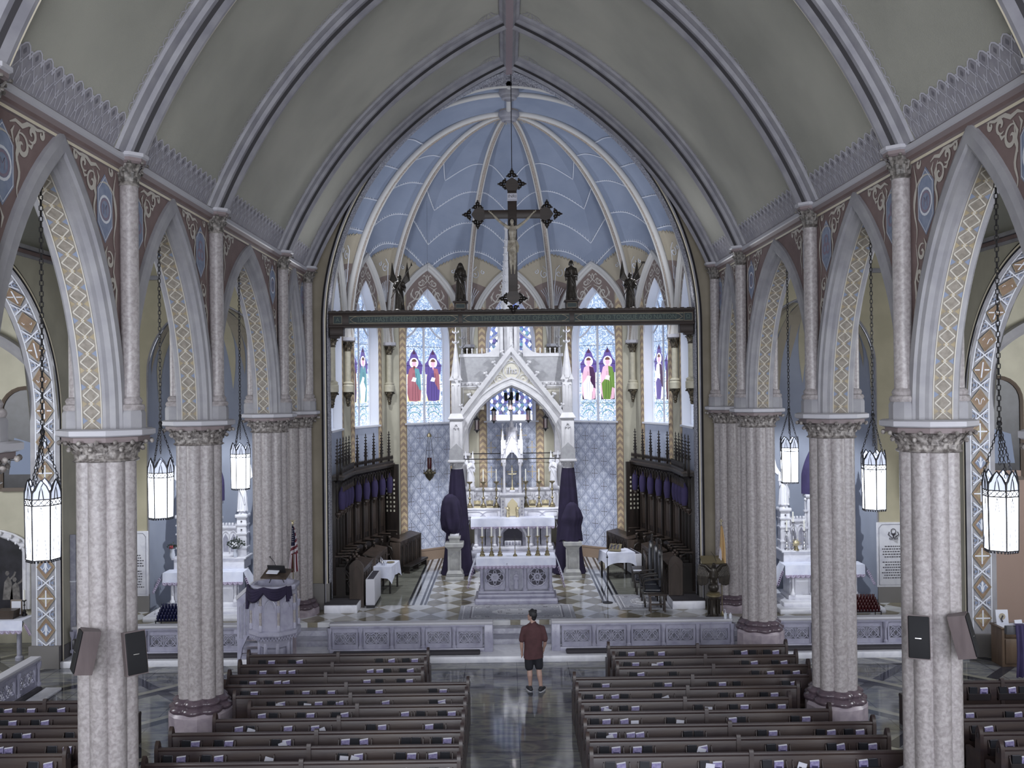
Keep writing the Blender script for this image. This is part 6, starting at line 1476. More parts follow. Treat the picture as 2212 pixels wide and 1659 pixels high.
# ---- free-standing front altar
t = thing('front_altar', 'white marble front altar with two round pierced rosettes, on a step', 'altar', (.05, 26.85, HS)); m = 'rail_marble'
b = MB(); b.box(-1.2, 1.2, -.05, 1.15, 0, .17, m, .03); b.box(-1.12, 1.12, .05, 1.05, .17, .28, m, .02); new('step', b, t)
b = MB(); b.box(-1.04, 1.04, .22, .9, .28, 1.18, 'altar_grey'); b.box(-1.1, 1.1, .12, 1.0, .28, .36, m, .015); b.box(-1.1, 1.1, .1, 1.02, 1.17, 1.3, m, .015)
for x0, x1 in ((-.92, -.32), (.32, .92)):
    b.poly([(x0, .4), (x1, .4), (x1, 1.14), (x0, 1.14)], .06, m, lambda a, z, d: (a, .22 - d, z)); c = (x0 + x1) / 2
    b.poly(circ(c, .76, .27, 24)[:-1], .012, 'recess_dark', lambda a, z, d: (a, .158 - d, z))
    b.tube([(x, .14, z) for x, z in circ(c, .76, .27, 24)[:-1]], .022, m, 5, closed=True)
    for k in range(6): a = k * pi / 3; b.tube([(x, .14, z) for x, z in circ(c + .145 * cos(a), .76 + .145 * sin(a), .115, 12)[:-1]], .014, m, 4, closed=True)
    b.tube([(x, .135, z) for x, z in circ(c, .76, .11, 14)[:-1]], .016, m, 4, closed=True); b.poly(circ(c, .76, .10, 14)[:-1], .012, m, lambda a, z, d: (a, .15 - d, z))
    text(b, 'A' if x0 < 0 else '\u03a9', .17, 'recess_dark' if x0 > 0 else 'altar_grey', lambda a, z, d: (c + a, -d, .76 + z), -.13)
b.poly([(-.2, .4), (.2, .4), (.2, 1.0), (0, 1.12), (-.2, 1.0)], .02, 'altar_grey', lambda a, z, d: (a, .2 - d, z)); gothic_frame(b, -.2, .2, .4, 1.14, .16, m, .02)
for x in (-1.0, -.26, .26, 1.0): b.lathe([(.08, .36), (.08, .42), (.05, .46), (.05, .98), (.085, 1.1), (.085, 1.18)], m, (x, .14, 0), 12)
new('body', b, t)
b = MB(); robed(b, .5, 'rail_marble', arms='pray', seed=31); o = blob('relief_figure', b, t, .012, 0); o.location = (0, .14, .42)
o = altar_cloth('altar_cloth', None, 1.16, .08, 1.04, 1.30, .24, .85, 20); o.location = (.05, 26.85, HS); tag(o, 'white linen cloth with violet lace scallops on the front altar', 'altar cloth')
for i, px in enumerate((1042, 1062, 1080, 1142, 1161.5, 1182)):
    x = at(px, 1207, 27.35).x; candlestick('candlestick', 'brass candlestick with white candle on the front altar, %s from the left' % ORD[i], (x, 27.35, HS + 1.315), .58, .26, 'brass', 'candlesticks of the front altar', .075, 'candle_wax')
x = at(1112.6, 1207, 27.3).x; b = MB(); b.lathe([(.07, 0), (.06, .03), (.02, .08), (.012, .2)], 'brass', n=10); b.box(-.01, .01, -.008, .008, .18, .60, 'iron'); b.box(-.09, .09, -.008, .008, .48, .50, 'iron'); tag(new('altar_cross', b, loc=(x, 27.3, HS + 1.315)), 'slender dark standing cross in the middle of the front altar', 'cross')
# ---- carpets
def carpet(lb, x0, x1, y0, y1, z):
    b = MB(); b.box(x0, x1, y0, y1, z, z + .012, 'rug_grey'); pc = lambda a, y, d: (a, y, z + .012 + d); X, Y_ = (x0 + x1) / 2, (y0 + y1) / 2; w_, h = (x1 - x0) / 2, (y1 - y0) / 2
    for k, mm in ((.93, 'rug_light'), (.80, 'rug_dark'), (.77, 'rug_light')): b.rib([(X - w_ * k, Y_ - h * k), (X + w_ * k, Y_ - h * k), (X + w_ * k, Y_ + h * k), (X - w_ * k, Y_ + h * k)], .05, .001 if k > .9 else .002, mm, pc, True)
    b.face([(X + w_ * .42 * cos(2 * pi * i / 24) * (1 + .08 * (i % 2)), Y_ + h * .42 * sin(2 * pi * i / 24) * (1 + .08 * (i % 2))) for i in range(24)], .001, 'rug_light', pc)
    for i in range(9): b.rib(spiral(X + w_ * .3 * cos(i * .7), Y_ + h * .25 * sin(i * .7), .09, 1, 1, i, 10), .02, .002, 'rug_dark', pc)
    for sx in (-1, 1):
        for sy in (-1, 1): b.rib(spiral(X + sx * w_ * .66, Y_ + sy * h * .62, .13, 1.2, sx, 1, 12), .03, .002, 'rug_light', pc); b.rib(spiral(X + sx * w_ * .5, Y_ + sy * h * .66, .08, 1.2, sx, 1, 10), .025, .002, 'rug_dark', pc)
    for i in range(14): b.rib(spiral(X - w_ * .86 + w_ * 1.72 * i / 13, Y_ - h * .865, .05, 1, 1, i, 8), .015, .002, 'rug_dark', pc); b.rib(spiral(X - w_ * .86 + w_ * 1.72 * i / 13, Y_ + h * .865, .05, 1, 1, i, 8), .015, .002, 'rug_dark', pc)
    tag(new('carpet', b, smooth=0), lb, 'carpet')
carpet('grey oriental carpet with pale medallion before the front altar', -1.55, 1.65, 25.06, 26.75, HS)
carpet('grey oriental carpet under the tall dark chairs on the right', 2.95, 4.42, 26.0, 27.9, HS)
# ---- hanging sanctuary lamp
p = at(928, 1015, 33.0); dm('aged_brass', '#5d5644', .4, '#3c372c', scale=20, metal=.5)
t = thing('sanctuary_lamp', 'brass sanctuary lamp with red glass hung by three chains before the left damask panel', 'lamp', p)
b = MB(); b.lathe([(.02, -.38), (.05, -.34), (.10, -.30), (.15, -.22), (.18, -.12), (.17, -.06), (.12, -.04), (.06, .06)], 'aged_brass', n=16)
for k in range(9): a = k * 2 * pi / 9; b.ball((.18 * cos(a), .18 * sin(a), -.10), .05, 'aged_brass', 6, 4); b.ball((.21 * cos(a), .21 * sin(a), -.02), .02, 'aged_brass', 5, 4)
new('bowl', b, t); b = MB(); b.lathe([(.075, .05), (.08, .12), (.08, .42), (.075, .44)], 'red_glass', n=12); new('glass', b, t)
b = MB(); [b.tube([(.23 * cos(a), .23 * sin(a), -.06), (.15 * cos(a), .15 * sin(a), .5), (.05 * cos(a), .05 * sin(a), 1.2)], .009, 'iron', 4) for a in (.5, 2.6, 4.7)]; b.lathe([(.09, 1.18), (.07, 1.26), (.02, 1.32)], 'brass', n=10); b.cyl((0, 0, 1.3), (0, 0, 2.2), .006, 'iron', 4); new('chain', b, t)
b = MB(); b.cyl((0, 0, 2.15), (0, 0, 9.6), .004, 'iron', 4); new('wire', b, t)
# ================================================================ CHOIR STALLS AND SANCTUARY FURNITURE
def stall_range(label, P, Q, n, s, endpanel, first):
    # P->Q runs away from the camera along the wall; local x along the run, local y towards the middle of the choir
    L = sqrt((Q[0] - P[0]) ** 2 + (Q[1] - P[1]) ** 2); ux, uy = (Q[0] - P[0]) / L, (Q[1] - P[1]) / L
    t = thing('choir_stall', label, 'choir stalls', (P[0], P[1], HS), math.atan2(uy, ux), 'dark oak choir stalls'); sg = -1 if s < 0 else 1   # inward is -y local for left wall
    w_ = L / n; yy = -1 if s < 0 else 1; m = 'oak_dark'
    def BX(b, x0, x1, y0, y1, z0, z1, mm=m, bev=0): b.box(x0, x1, *sorted((yy * y0, yy * y1)), z0, z1, mm, bev)
    b = MB(); BX(b, 0, L, -.02, .66, 0, .28, m); BX(b, 0, L, .62, .68, 0.2, .30); new('platform', b, t)
    for i in range(n):
        x0, x1 = w_ * i, w_ * (i + 1); c = (x0 + x1) / 2
        b = MB(); BX(b, x0, x1, 0, .04, .28, 3.55); BX(b, x0 + .02, x1 - .02, .04, .06, 1.35, 1.42, 'oak_mid')
        for xx in (x0 + .10, x1 - .10): b.tube([(xx, yy * .06, 1.45), (xx, yy * .06, 2.75)], .018, 'oak_mid', 5)
        k = [(p, yy * .06, z) for p, z in arch(w_ / 2 - .1, .32, 2.75, 6, c0=c)[0]]; b.tube(k, .02, 'oak_mid', 5)
        b.tube([(c, yy * .05, 1.45), (c, yy * .05, 2.6)], .012, 'oak_mid', 4); b.tube([(x, yy * .055, z) for x, z in circ(c, 2.72, .09, 10)], .012, 'oak_mid', 4); BX(b, x0 + .14, x1 - .14, .04, .05, 1.6, 2.5, 'oak_mid', .004)
        new('back_panel', b, t)
        b = MB()       # canopy, coved forward
        b.grid(lambda u, v: (x0 + w_ * u, yy * (.04 + .30 * (1 - cos(v * pi / 2))), 3.2 + .45 * sin(v * pi / 2)), 4, 6, m)
        for j in range(3): a0 = x0 + w_ * j / 3; b.tube([(p, yy * .34, z) for p, z in arch(w_ / 6 - .01, .13, 3.42, 4, c0=a0 + w_ / 6)[0]], .016, m, 4)
        for j in range(3): b.lathe([(.005, 3.26), (.018, 3.3), (.012, 3.42)], 'oak_mid', (x0 + w_ * (j + .5) / 3 + w_ / 6, yy * .34, 0), 5)
        BX(b, x0, x1, 0, .38, 3.62, 3.72, m); BX(b, x0, x1, 0, .42, 3.70, 3.75, 'oak_mid'); BX(b, x0, x1, .34, .37, 3.75, 3.83)
        nn = 6
        for j in range(nn): x = x0 + w_ * (j + .5) / nn; b.lathe([(.012, 3.83), (.012, 3.88), (.03, 3.92), (.022, 3.98), (.002, 4.03)], m, (x, yy * .355, 0), 5)
        new('canopy', b, t)
        b = MB(); BX(b, x0 + .05, x1 - .05, .06, .50, .70, .75, m, .01); BX(b, x0 + .06, x1 - .06, .06, .12, .75, 1.3, m, .01); new('seat', b, t)
    for i in range(n + 1):
        x = w_ * i; b = MB()
        if first or i > 0:
            BX(b, x - .035, x + .035, .17, .24, 3.62, 4.2, m, .005); b.lathe([(.04, 4.2), (.012, 4.72), (.012, 4.8)], m, (x, yy * .205, 0), 4, a0=pi / 4)
            for j in range(6):
                z = 4.12 + .1 * j
                for q in (-1, 1): b.ball((x + q * (.055 - .005 * j), yy * .205, z), .022, m, 5, 4); b.ball((x, yy * .205 + q * (.055 - .005 * j), z), .02, m, 5, 4)
            BX(b, x - .075, x + .075, .19, .22, 4.70, 4.735, m); b.lathe([(.01, 4.73), (.022, 4.79), (.0, 4.86)], m, (x, yy * .205, 0), 5); new('pinnacle', b, t)
        b = MB(); BX(b, x - .03, x + .03, .0, .14, .28, 3.6, m, .01); b.cyl((x, yy * .48, 1.3), (x, yy * .16, 2.6), .0, m, 4) if 0 else None
        b.tube([(x, yy * .14, 2.55), (x, yy * .2, 2.5), (x, yy * .26, 2.6), (x, yy * .24, 2.66)], .022, 'oak_mid', 6); b.lathe([(.01, 2.52), (.05, 2.6), (.09, 2.64), (.09, 2.68)], 'oak_mid', (x, yy * .22, 0), 8); new('bracket', b, t)
        b = MB()       # arm between the seats, scrolled
        Pp = [(.08, 1.38), (.28, 1.40), (.42, 1.34), (.48, 1.24), (.44, 1.14), (.36, 1.06), (.40, .96), (.50, .84), (.52, .72)]
        b.tube([(x, yy * a, z) for a, z in Pp], [.03, .035, .035, .03, .028, .028, .03, .035, .03], m, 6); b.ball((x, yy * .47, 1.3), .045, 'oak_mid', 8, 5); BX(b, x - .02, x + .02, .04, .42, .28, 1.1, m); BX(b, x - .045, x + .045, .1, .5, 1.40, 1.43, 'oak_mid', .01); new('arm_rest', b, t)
    # lower row of seats in front
    for i in range(n + 1):
        x = w_ * i; b = MB()
        Pp = [(.34, .98), (.42, .98), (.52, .92), (.56, .82), (.52, .72), (.48, .64), (.52, .54), (.60, .44), (.60, .30)]
        b.tube([(x, yy * a, z) for a, z in Pp], [.03, .035, .035, .03, .028, .028, .03, .035, .03], m, 6); new('lower_arm_rest', b, t)
    if endpanel:
        b = MB(); BX(b, L - .03, L + .03, 0, .56, 0, 3.7, m, .01)
        for z0, z1 in ((.5, 1.3), (1.5, 3.3)): b.tube([(L + .035, yy * .08, z0), (L + .035, yy * .08, z1 - .2), (L + .035, yy * .28, z1), (L + .035, yy * .48, z1 - .2), (L + .035, yy * .48, z0)], .015, 'oak_mid', 4)
        for r_ in range(8):
            for q in range(3): b.cbox((L - .033, yy * (.14 + .13 * q), 2.1 + .15 * r_), (.01, .05, .07), 'wall_cream')
        new('end_panel', b, t)
    return t, lambda x, y, z: (P[0] + ux * x - uy * yy * y, P[1] + uy * x + ux * yy * y, HS + z)
def shroud(lb, p, k=1.0, rz=0):
    b = MB(); r = random.Random(hash(lb) % 99)
    b.grid(lambda u, v: ((.075 + .035 * sin(pi * min(1, v * 1.1)) + .008 * sin(8 * pi * u + 4 * v)) * cos(2 * pi * u) * (1 - .75 * max(0, v - .75) / .25), (.07 + .02 * sin(pi * v)) * sin(2 * pi * u) * (1 - .75 * max(0, v - .75) / .25), .68 * v), 16, 12, 'violet_cloth_light', cu=True)
    b.lathe([(.09, -.03), (.10, 0)], 'oak_mid', n=8)
    o = new('shrouded_figure', b, loc=p, smooth=60); tag(o, lb, 'statue', 'violet wrapped figures on the choir stalls')
for s, sd in ((-1, 'left'), (1, 'right')):
    A, B_, C_ = (s * 5.33, 27.04), (s * 5.31, 28.95), (s * 4.45, 32.05)
    t1, f1 = stall_range('near range of dark carved %s choir stalls, beside the chancel arch' % sd, A, B_, 4, s, False, True)
    t2, f2 = stall_range('far range of dark carved %s choir stalls, turning with the apse wall' % sd, B_, C_, 5, s, True, False)
    for i in range(1, 5): shroud('violet wrapped figure on the near %s stalls, %s from the chancel arch' % (sd, ORD[i - 1]), f1(1.91 / 4 * i - .0, .24, 2.72))
    for i in range(1, 6): shroud('violet wrapped figure on the far %s stalls, %s from the bend' % (sd, ORD[i - 1]), f2(3.2 / 5 * i - .02, .24, 2.72))
def desk(label, P, Q, s, npan, h=1.1, z=HS, post=True, kneel=False):
    L = sqrt((Q[0] - P[0]) ** 2 + (Q[1] - P[1]) ** 2); t = thing('choir_desk', label, 'desk', (P[0], P[1], z), math.atan2(Q[1] - P[1], Q[0] - P[0]), 'dark oak desks before the choir stalls'); yy = -1 if s < 0 else 1; m = 'oak_mid'
    def BX(b, x0, x1, y0, y1, z0, z1, mm=m, bev=0): b.box(x0, x1, *sorted((yy * y0, yy * y1)), z0, z1, mm, bev)
    b = MB(); BX(b, 0, L, -.03, .03, 0, h - .02, 'oak_dark')
    for i in range(npan):
        x0 = L * i / npan; x1 = L * (i + 1) / npan
        BX(b, x0, x0 + .04, .03, .05, .05, h - .05); BX(b, x1 - .04, x1, .03, .05, .05, h - .05); BX(b, x0, x1, .03, .05, h - .15, h - .05); BX(b, x0, x1, .03, .06, .02, .14)
        c = (x0 + x1) / 2; b.tube([(p, yy * .04, q) for p, q in arch((x1 - x0) / 2 - .05, .1, h - .3, 4, c0=c)[0]], .012, m, 4); BX(b, c - .008, c + .008, .03, .045, .14, h - .25)
    new('front_panel', b, t)
    b = MB(); b.add([(0, yy * .08, h - .04), (L, yy * .08, h - .04), (L, yy * -.34, h + .04), (0, yy * -.34, h + .04), (0, yy * .08, h), (L, yy * .08, h), (L, yy * -.34, h + .08), (0, yy * -.34, h + .08)], [(0, 1, 2, 3), (4, 5, 6, 7), (0, 1, 5, 4), (1, 2, 6, 5), (2, 3, 7, 6), (3, 0, 4, 7)], m); new('slope', b, t, smooth=0)
    for x in (0, L):
        b = MB(); BX(b, x - .04, x + .04, -.30, .07, 0, h - .03, m, .01)
        if post and x == 0: 
            b.poly([(yy * -.33, 0), (yy * .08, 0), (yy * .08, h + .1), (yy * -.02, h + .22), (yy * -.12, h + .28), (yy * -.22, h + .22), (yy * -.33, h + .1)], .06, m, lambda a, q, d: (x - .05 + d, a, q)); b.tube([(x - .06, a, q) for a, q in [(yy * -.26, .1), (yy * -.26, h - .1), (yy * -.12, h + .08), (yy * .02, h - .1), (yy * .02, .1)]], .014, m, 4); [b.ball((x - .02, yy * -.12 + .06 * cos(a), h + .36 + .06 * sin(a)), .045, m, 8, 5) for a in (0, pi / 2, pi, 4.7)]
        new('end_panel', b, t)
    if kneel: b = MB(); BX(b, .1, L - .1, .10, .38, .2, .27, 'oak_dark', .02); [BX(b, x, x + .04, .14, .34, 0, .2, 'oak_dark') for x in (.15, L / 2, L - .2)]; new('bench', b, t)
    return t
desk('dark oak desk with carved end post, nearest on the left of the choir', (-4.42, 26.75), (-4.38, 28.4), -1, 4)
desk('dark oak desk, second on the left of the choir, behind the small table', (-4.34, 28.7), (-4.22, 30.5), -1, 4, post=False)
desk('dark oak desk at the far end of the left choir side with a low bench', (-3.9, 31.5), (-3.38, 33.45), -1, 5, post=False, kneel=True)
desk('dark oak desk with carved end post, nearest on the right of the choir', (4.52, 26.75), (4.48, 28.5), 1, 4)
desk('dark oak desk, second on the right of the choir, behind the tall chairs', (4.44, 28.8), (4.3, 30.6), 1, 4, post=False)
desk('dark oak desk at the far end of the right choir side', (3.95, 31.5), (3.45, 33.4), 1, 5, post=False)
for s in (-1, 1):
    b = MB(); b.box(*sorted((s * 5.35, s * 4.42)), 26.0, 26.9, HS, HS + .22, 'white_marble', .015); b.box(*sorted((s * 5.35, s * 4.45)), 26.05, 26.9, HS + .2, HS + .235, 'floor_cushion'); struct('trim_stall_platform_%s' % ('left' if s < 0 else 'right'), b)
# tables, radiators, seats
def cloth_table(label, clabel, x, y, rz, w_, d_, h, drop):
    t = thing('credence_table', label, 'table', (x, y, HS), rz); b = MB(); b.box(-w_ / 2, w_ / 2, -d_ / 2, d_ / 2, h - .05, h, 'oak_dark', .01); new('table_top', b, t)
    for a in (-1, 1):
        for c in (-1, 1): b = MB(); b.box(a * (w_ / 2 - .05) - .025, a * (w_ / 2 - .05) + .025, c * (d_ / 2 - .05) - .025, c * (d_ / 2 - .05) + .025, 0, h - .05, 'oak_dark'); new('leg', b, t)
    b = MB(); hw, hd = w_ / 2 + .015, d_ / 2 + .015; b.box(-hw, hw, -hd, hd, h + .001, h + .01, 'linen')
    N = 64
    def rim(i, v):
        a = 2 * pi * i / N; c, s_ = cos(a), sin(a); k = 1 / max(abs(c), abs(s_)); x_, y_ = hw * c * k, hd * s_ * k; cor = min(abs(c), abs(s_)) / max(abs(c), abs(s_))
        return (x_ * (1 + .08 * v * (.4 + cor)) + .015 * v * sin(9 * a), y_ * (1 + .10 * v * (.4 + cor)) + .015 * v * cos(7 * a), h + .008 - v * drop * (1 + .5 * cor ** 4))
    b.grid(lambda u, v: rim(round(u * N), v), N, 6, 'linen', cu=True)
    o = new('tablecloth', b, loc=(x, y, HS), smooth=60); o.rotation_euler = (0, 0, rz); tag(o, clabel, 'tablecloth', 'white cloths on small tables'); return t
cloth_table('small dark table before the left choir desks', 'white cloth on the small table before the left choir desks', -3.98, 29.0, rad(-6), .55, 1.1, .82, .34)
cloth_table('dark table before the right choir desks', 'white cloth on the table before the right choir desks', 3.42, 30.6, rad(12), .95, .75, .85, .32)
for i, (x, y, lb, c) in enumerate(((-4.08, 28.75, 'tall glass cruet with silver top at the near corner of the small left table', 1), (-3.98, 28.68, 'short silver cruet in the middle of the small left table', 0), (-4.15, 28.95, 'silver ewer behind the cruets on the small left table', 1))):
    b = MB(); h = .16 + .06 * c; b.lathe([(.035, 0), (.04, .03), (.045, .08), (.02, h * .7), (.028, h * .8), (.02, h * .85), (.008, h)], 'silver' if i != 1 else 'clear_plastic', n=12); tag(new('cruet', b, loc=(x, y, HS + .832)), lb, 'cruet', 'silver on the left table')
b = MB(); b.lathe([(.05, 0), (.10, .01), (.13, .03)], 'gold', n=18); tag(new('dish', b, loc=(-3.86, 29.1, HS + .832)), 'shallow gilded dish on the small left table', 'dish')
t = thing('book_stand', 'brass book stand with open work on the right table', 'stand', (3.33, 30.45, HS + .862), rad(-20)); b = MB(); b.T = Matrix.Rotation(rad(35), 4, 'X')
b.box(-.20, .20, 0, .30, .05, .065, 'brass'); b.box(-.22, .22, -.02, .0, .04, .10, 'brass'); [b.box(-.16 + .11 * k, -.10 + .11 * k, .05, .25, .065, .075, 'recess_dark') for k in range(3)]; new('rest', b, t); b = MB(); b.box(-.16, .16, .02, .24, 0, .02, 'brass'); b.box(-.02, .02, .2, .22, .0, .16, 'brass'); new('base', b, t)
def radiator(lb, x, y, rz, w_, h, d_):
    t = thing('radiator_cabinet', lb, 'radiator', (x, y, HS), rz, 'white convector cabinets'); b = MB(); b.box(-w_ / 2, w_ / 2, -d_ / 2, d_ / 2, .08, h, 'radiator_white', .012); new('cabinet', b, t)
    b = MB(); b.box(-w_ / 2 + .04, w_ / 2 - .04, -d_ / 2 + .05, d_ / 2 - .05, h, h + .006, 'recess_dark'); [b.box(-w_ / 2 + .05, w_ / 2 - .05, -d_ / 2 + .07 + k * (d_ - .14) / 6, -d_ / 2 + .075 + k * (d_ - .14) / 6, h + .006, h + .012, 'iron') for k in range(7)]; new('grille', b, t)
    b = MB(); b.box(-w_ / 2 + .01, w_ / 2 - .01, -d_ / 2 + .01, d_ / 2 - .01, 0, .08, 'iron'); new('plinth', b, t)
radiator('white convector cabinet at the near end of the left choir desks', -4.14, 27.25, 0, .26, .82, 1.3)
radiator('white convector cabinet behind the table on the right', 3.98, 30.95, rad(10), .22, .80, 1.3)
t = thing('microphone_stand', 'slim black microphone stand on a round foot right of the front altar', 'microphone stand', (2.70, 26.9, HS)); b = MB(); b.lathe([(.15, 0), (.15, .015), (.03, .03)], 'iron', n=20); new('base', b, t)
b = MB(); b.cyl((0, 0, .02), (0, 0, 1.38), .012, 'iron', 6); b.tube([(0, 0, 1.3), (-.02, 0, 1.45), (.10, .05, 1.60), (.32, .1, 1.68)], .008, 'iron', 5); b.ball((0, 0, 1.32), .03, 'iron', 6, 4); new('pole', b, t)
b = MB(); b.lathe([(.012, 0), (.022, .03), (.022, .07), (.0, .085)], 'iron', (.32, .1, 1.68), 8); new('microphone', b, t)
b = MB(); b.tube([(0, 0, .9), (-.05, -.05, .5), (-.16, -.1, .15), (-.18, 0, .02), (-.05, .16, .01), (.05, .16, .01)], .007, 'iron', 5); new('cable', b, t)
def armchair(lb, x, y, rz, arm=True, m='leather_navy'):
    t = thing('tall_chair', lb, 'chair', (x, y, HS), rz, 'tall dark chairs in a row on the right'); w_ = .27; wd = 'oak_dark'   # sits facing +y local
    b = MB(); b.box(-w_, w_, -.24, .26, .44, .54, m, .035); b.box(-w_, w_, -.24, .26, .38, .45, wd, .01); new('seat', b, t)
    b = MB(); b.poly([(-w_ + .03, .6), (w_ - .03, .6), (w_ - .03, 1.42), (.12, 1.56), (0, 1.6), (-.12, 1.56), (-w_ + .03, 1.42)], .06, m, lambda a, z, d: (a, -.24 + d, z)); new('backrest', b, t)
    b = MB(); [b.box(q * w_ - .025, q * w_ + .025, -.29, -.23, .4, 1.50, wd, .01) for q in (-1, 1)]
    for q in (-1, 1): spirelet(b, q * w_, -.26, 1.5, 1.85, .035, wd, 4, 3)
    b.poly([(-w_, 1.45), (w_, 1.45), (0, 1.82)], .04, wd, lambda a, z, d: (a, -.285 + d, z)); new('frame', b, t)
    for q in (-1, 1):
        for yv in (-.23, .22): b = MB(); b.box(q * (w_ - .03) - .022, q * (w_ - .03) + .022, yv - .022, yv + .022, 0, .40, wd, .004); new('leg', b, t)
        if arm: b = MB(); b.tube([(q * w_, -.22, .82), (q * w_, .05, .80), (q * w_, .22, .76), (q * w_, .26, .68), (q * w_, .22, .5)], [.025, .028, .03, .025, .022], wd, 6); new('arm', b, t)
armchair('tall-backed dark leather armchair, nearest of three in the row on the right', 3.93, 26.45, rad(84))
armchair('tall-backed dark leather armchair, middle of three in the row on the right', 3.95, 27.25, rad(86))
armchair('tall-backed dark leather chair, farthest of three in the row on the right', 3.92, 28.05, rad(86), False)
t = thing('wooden_stool', 'small plain wooden stool in front of the tall dark chairs', 'stool', (3.95, 25.75, HS), rad(4)); b = MB(); b.box(-.27, .27, -.13, .13, .46, .5, 'oak_mid', .01); new('seat', b, t)
for q in (-1, 1): b = MB(); b.poly([(-.12, 0), (-.07, 0), (-.04, .12), (.04, .12), (.07, 0), (.12, 0), (.08, .46), (-.08, .46)], .035, 'oak_mid', lambda a, z, d: (q * .2 - .017 + d, a, z)); new('leg', b, t)
b = MB(); b.box(-.22, .22, -.015, .015, .18, .22, 'oak_mid'); new('stretcher', b, t)
t = thing('bench', 'low dark wooden bench with carved back between the tall chairs and the right table', 'bench', (3.95, 29.35, HS), rad(86)); b = MB(); b.box(-.55, .55, -.2, .2, .44, .49, 'oak_dark', .01); new('seat', b, t)
b = MB(); b.box(-.55, .55, -.24, -.19, .45, 1.0, 'oak_mid', .01); [gothic_frame(b, -.5 + .25 * k, -.28 + .25 * k, .55, .9, -.185, 'oak_dark', .012) for k in range(4)]; new('backrest', b, t)
for q in (-.5, .5):
    for yv in (-.16, .16): b = MB(); b.box(q - .03, q + .03, yv - .03, yv + .03, 0, .45, 'oak_dark'); new('leg', b, t)
b = MB(); b.box(-.13, .13, -.09, .09, 0, .012, 'paper_white'); tag(new('service_paper', b, loc=(3.88, 29.1, HS + .491)), 'white paper lying on the low dark bench', 'paper')
# eagle lectern
t = thing('eagle_lectern', 'dark carved eagle lectern with spread wings standing on a globe and turned column', 'lectern', (5.35, 24.95, .42 + .13), 0); m = 'bronze'
b = MB(); b.lathe([(.20, 0), (.22, .04), (.16, .10), (.13, .14), (.12, .5), (.15, .55), (.15, .58)], m, n=12)
for k in range(6): a = k * pi / 3; b.cyl((.15 * cos(a), .15 * sin(a), .08), (.15 * cos(a), .15 * sin(a), .52), .025, m, 6)
new('column', b, t); b = MB(); b.lathe([(.16, .58), (.20, .61), (.20, .64), (.15, .66), (.17, .69), (.1, .71)], 'brass', n=20); new('collar', b, t)
b = MB(); b.ball((0, 0, .83), .145, m, 16, 10); new('globe', b, t)
b = MB(); limb(b, [(0, .02, .98), (0, .0, 1.12), (0, -.02, 1.28), (0, -.05, 1.38), (0, -.09, 1.45)], [.09, .12, .10, .06, .055], m); b.cyl((0, -.12, 1.46), (0, -.2, 1.42), .03, m, 8, .004); limb(b, [(0, .08, 1.05), (0, .14, .9)], [.07, .04], m)
for q in (-1, 1):
    limb(b, [(q * .06, -.03, 1.05), (q * .07, -.05, .96)], [.045, .035], m); [limb(b, [(q * .07, -.05, .97), (q * .07 + .03 * k, -.11, .95)], [.018, .01], m, 5) for k in (-1, 0, 1)]
    limb(b, [(q * .08, 0, 1.28), (q * .22, .02, 1.42), (q * .36, .02, 1.44)], [.06, .045, .03], m)
    for k in range(8): f = k / 7; b.tube([(q * (.10 + .27 * f), .02, 1.30 + .12 * sin(f * 1.5)), (q * (.15 + .27 * f), .0, 1.12 + .03 * f), (q * (.16 + .25 * f), -.01, .93 - .06 * sin(f * 2.6))], [.035, .034, .012], m, 6, flat=.7)
blob('eagle', b, t, .011, 0)
b = MB(); b.T = Matrix.Translation((0, .05, 1.45)) @ Matrix.Rotation(rad(30), 4, 'X'); b.box(-.3, .3, -.02, .32, 0, .02, 'brass', .005); b.box(-.3, .3, -.03, -.01, 0, .05, 'brass'); new('book_rest', b, t); b = MB(); b.tube([(.1, .1, 1.5), (.05, .1, 1.65), (-.05, .05, 1.78)], .006, 'iron', 5); new('microphone', b, t)
# bottles on the rail
for x, lb, h in ((5.32, 'white pump bottle on the altar rail beside the right column', .17), (5.45, 'clear jar of wipes on the altar rail beside the right column', .14)):
    b = MB(); b.lathe([(.038, 0), (.04, .02), (.04, h * .7), (.015, h * .85), (.015, h)], 'clear_plastic' if h > .15 else 'paper_white', n=12)
    if h > .15: b.tube([(0, 0, h), (0, 0, h + .05), (-.04, 0, h + .05)], .007, 'paper_white', 5)
    tag(new('bottle', b, loc=(x, 23.5, .9)), lb, 'bottle')
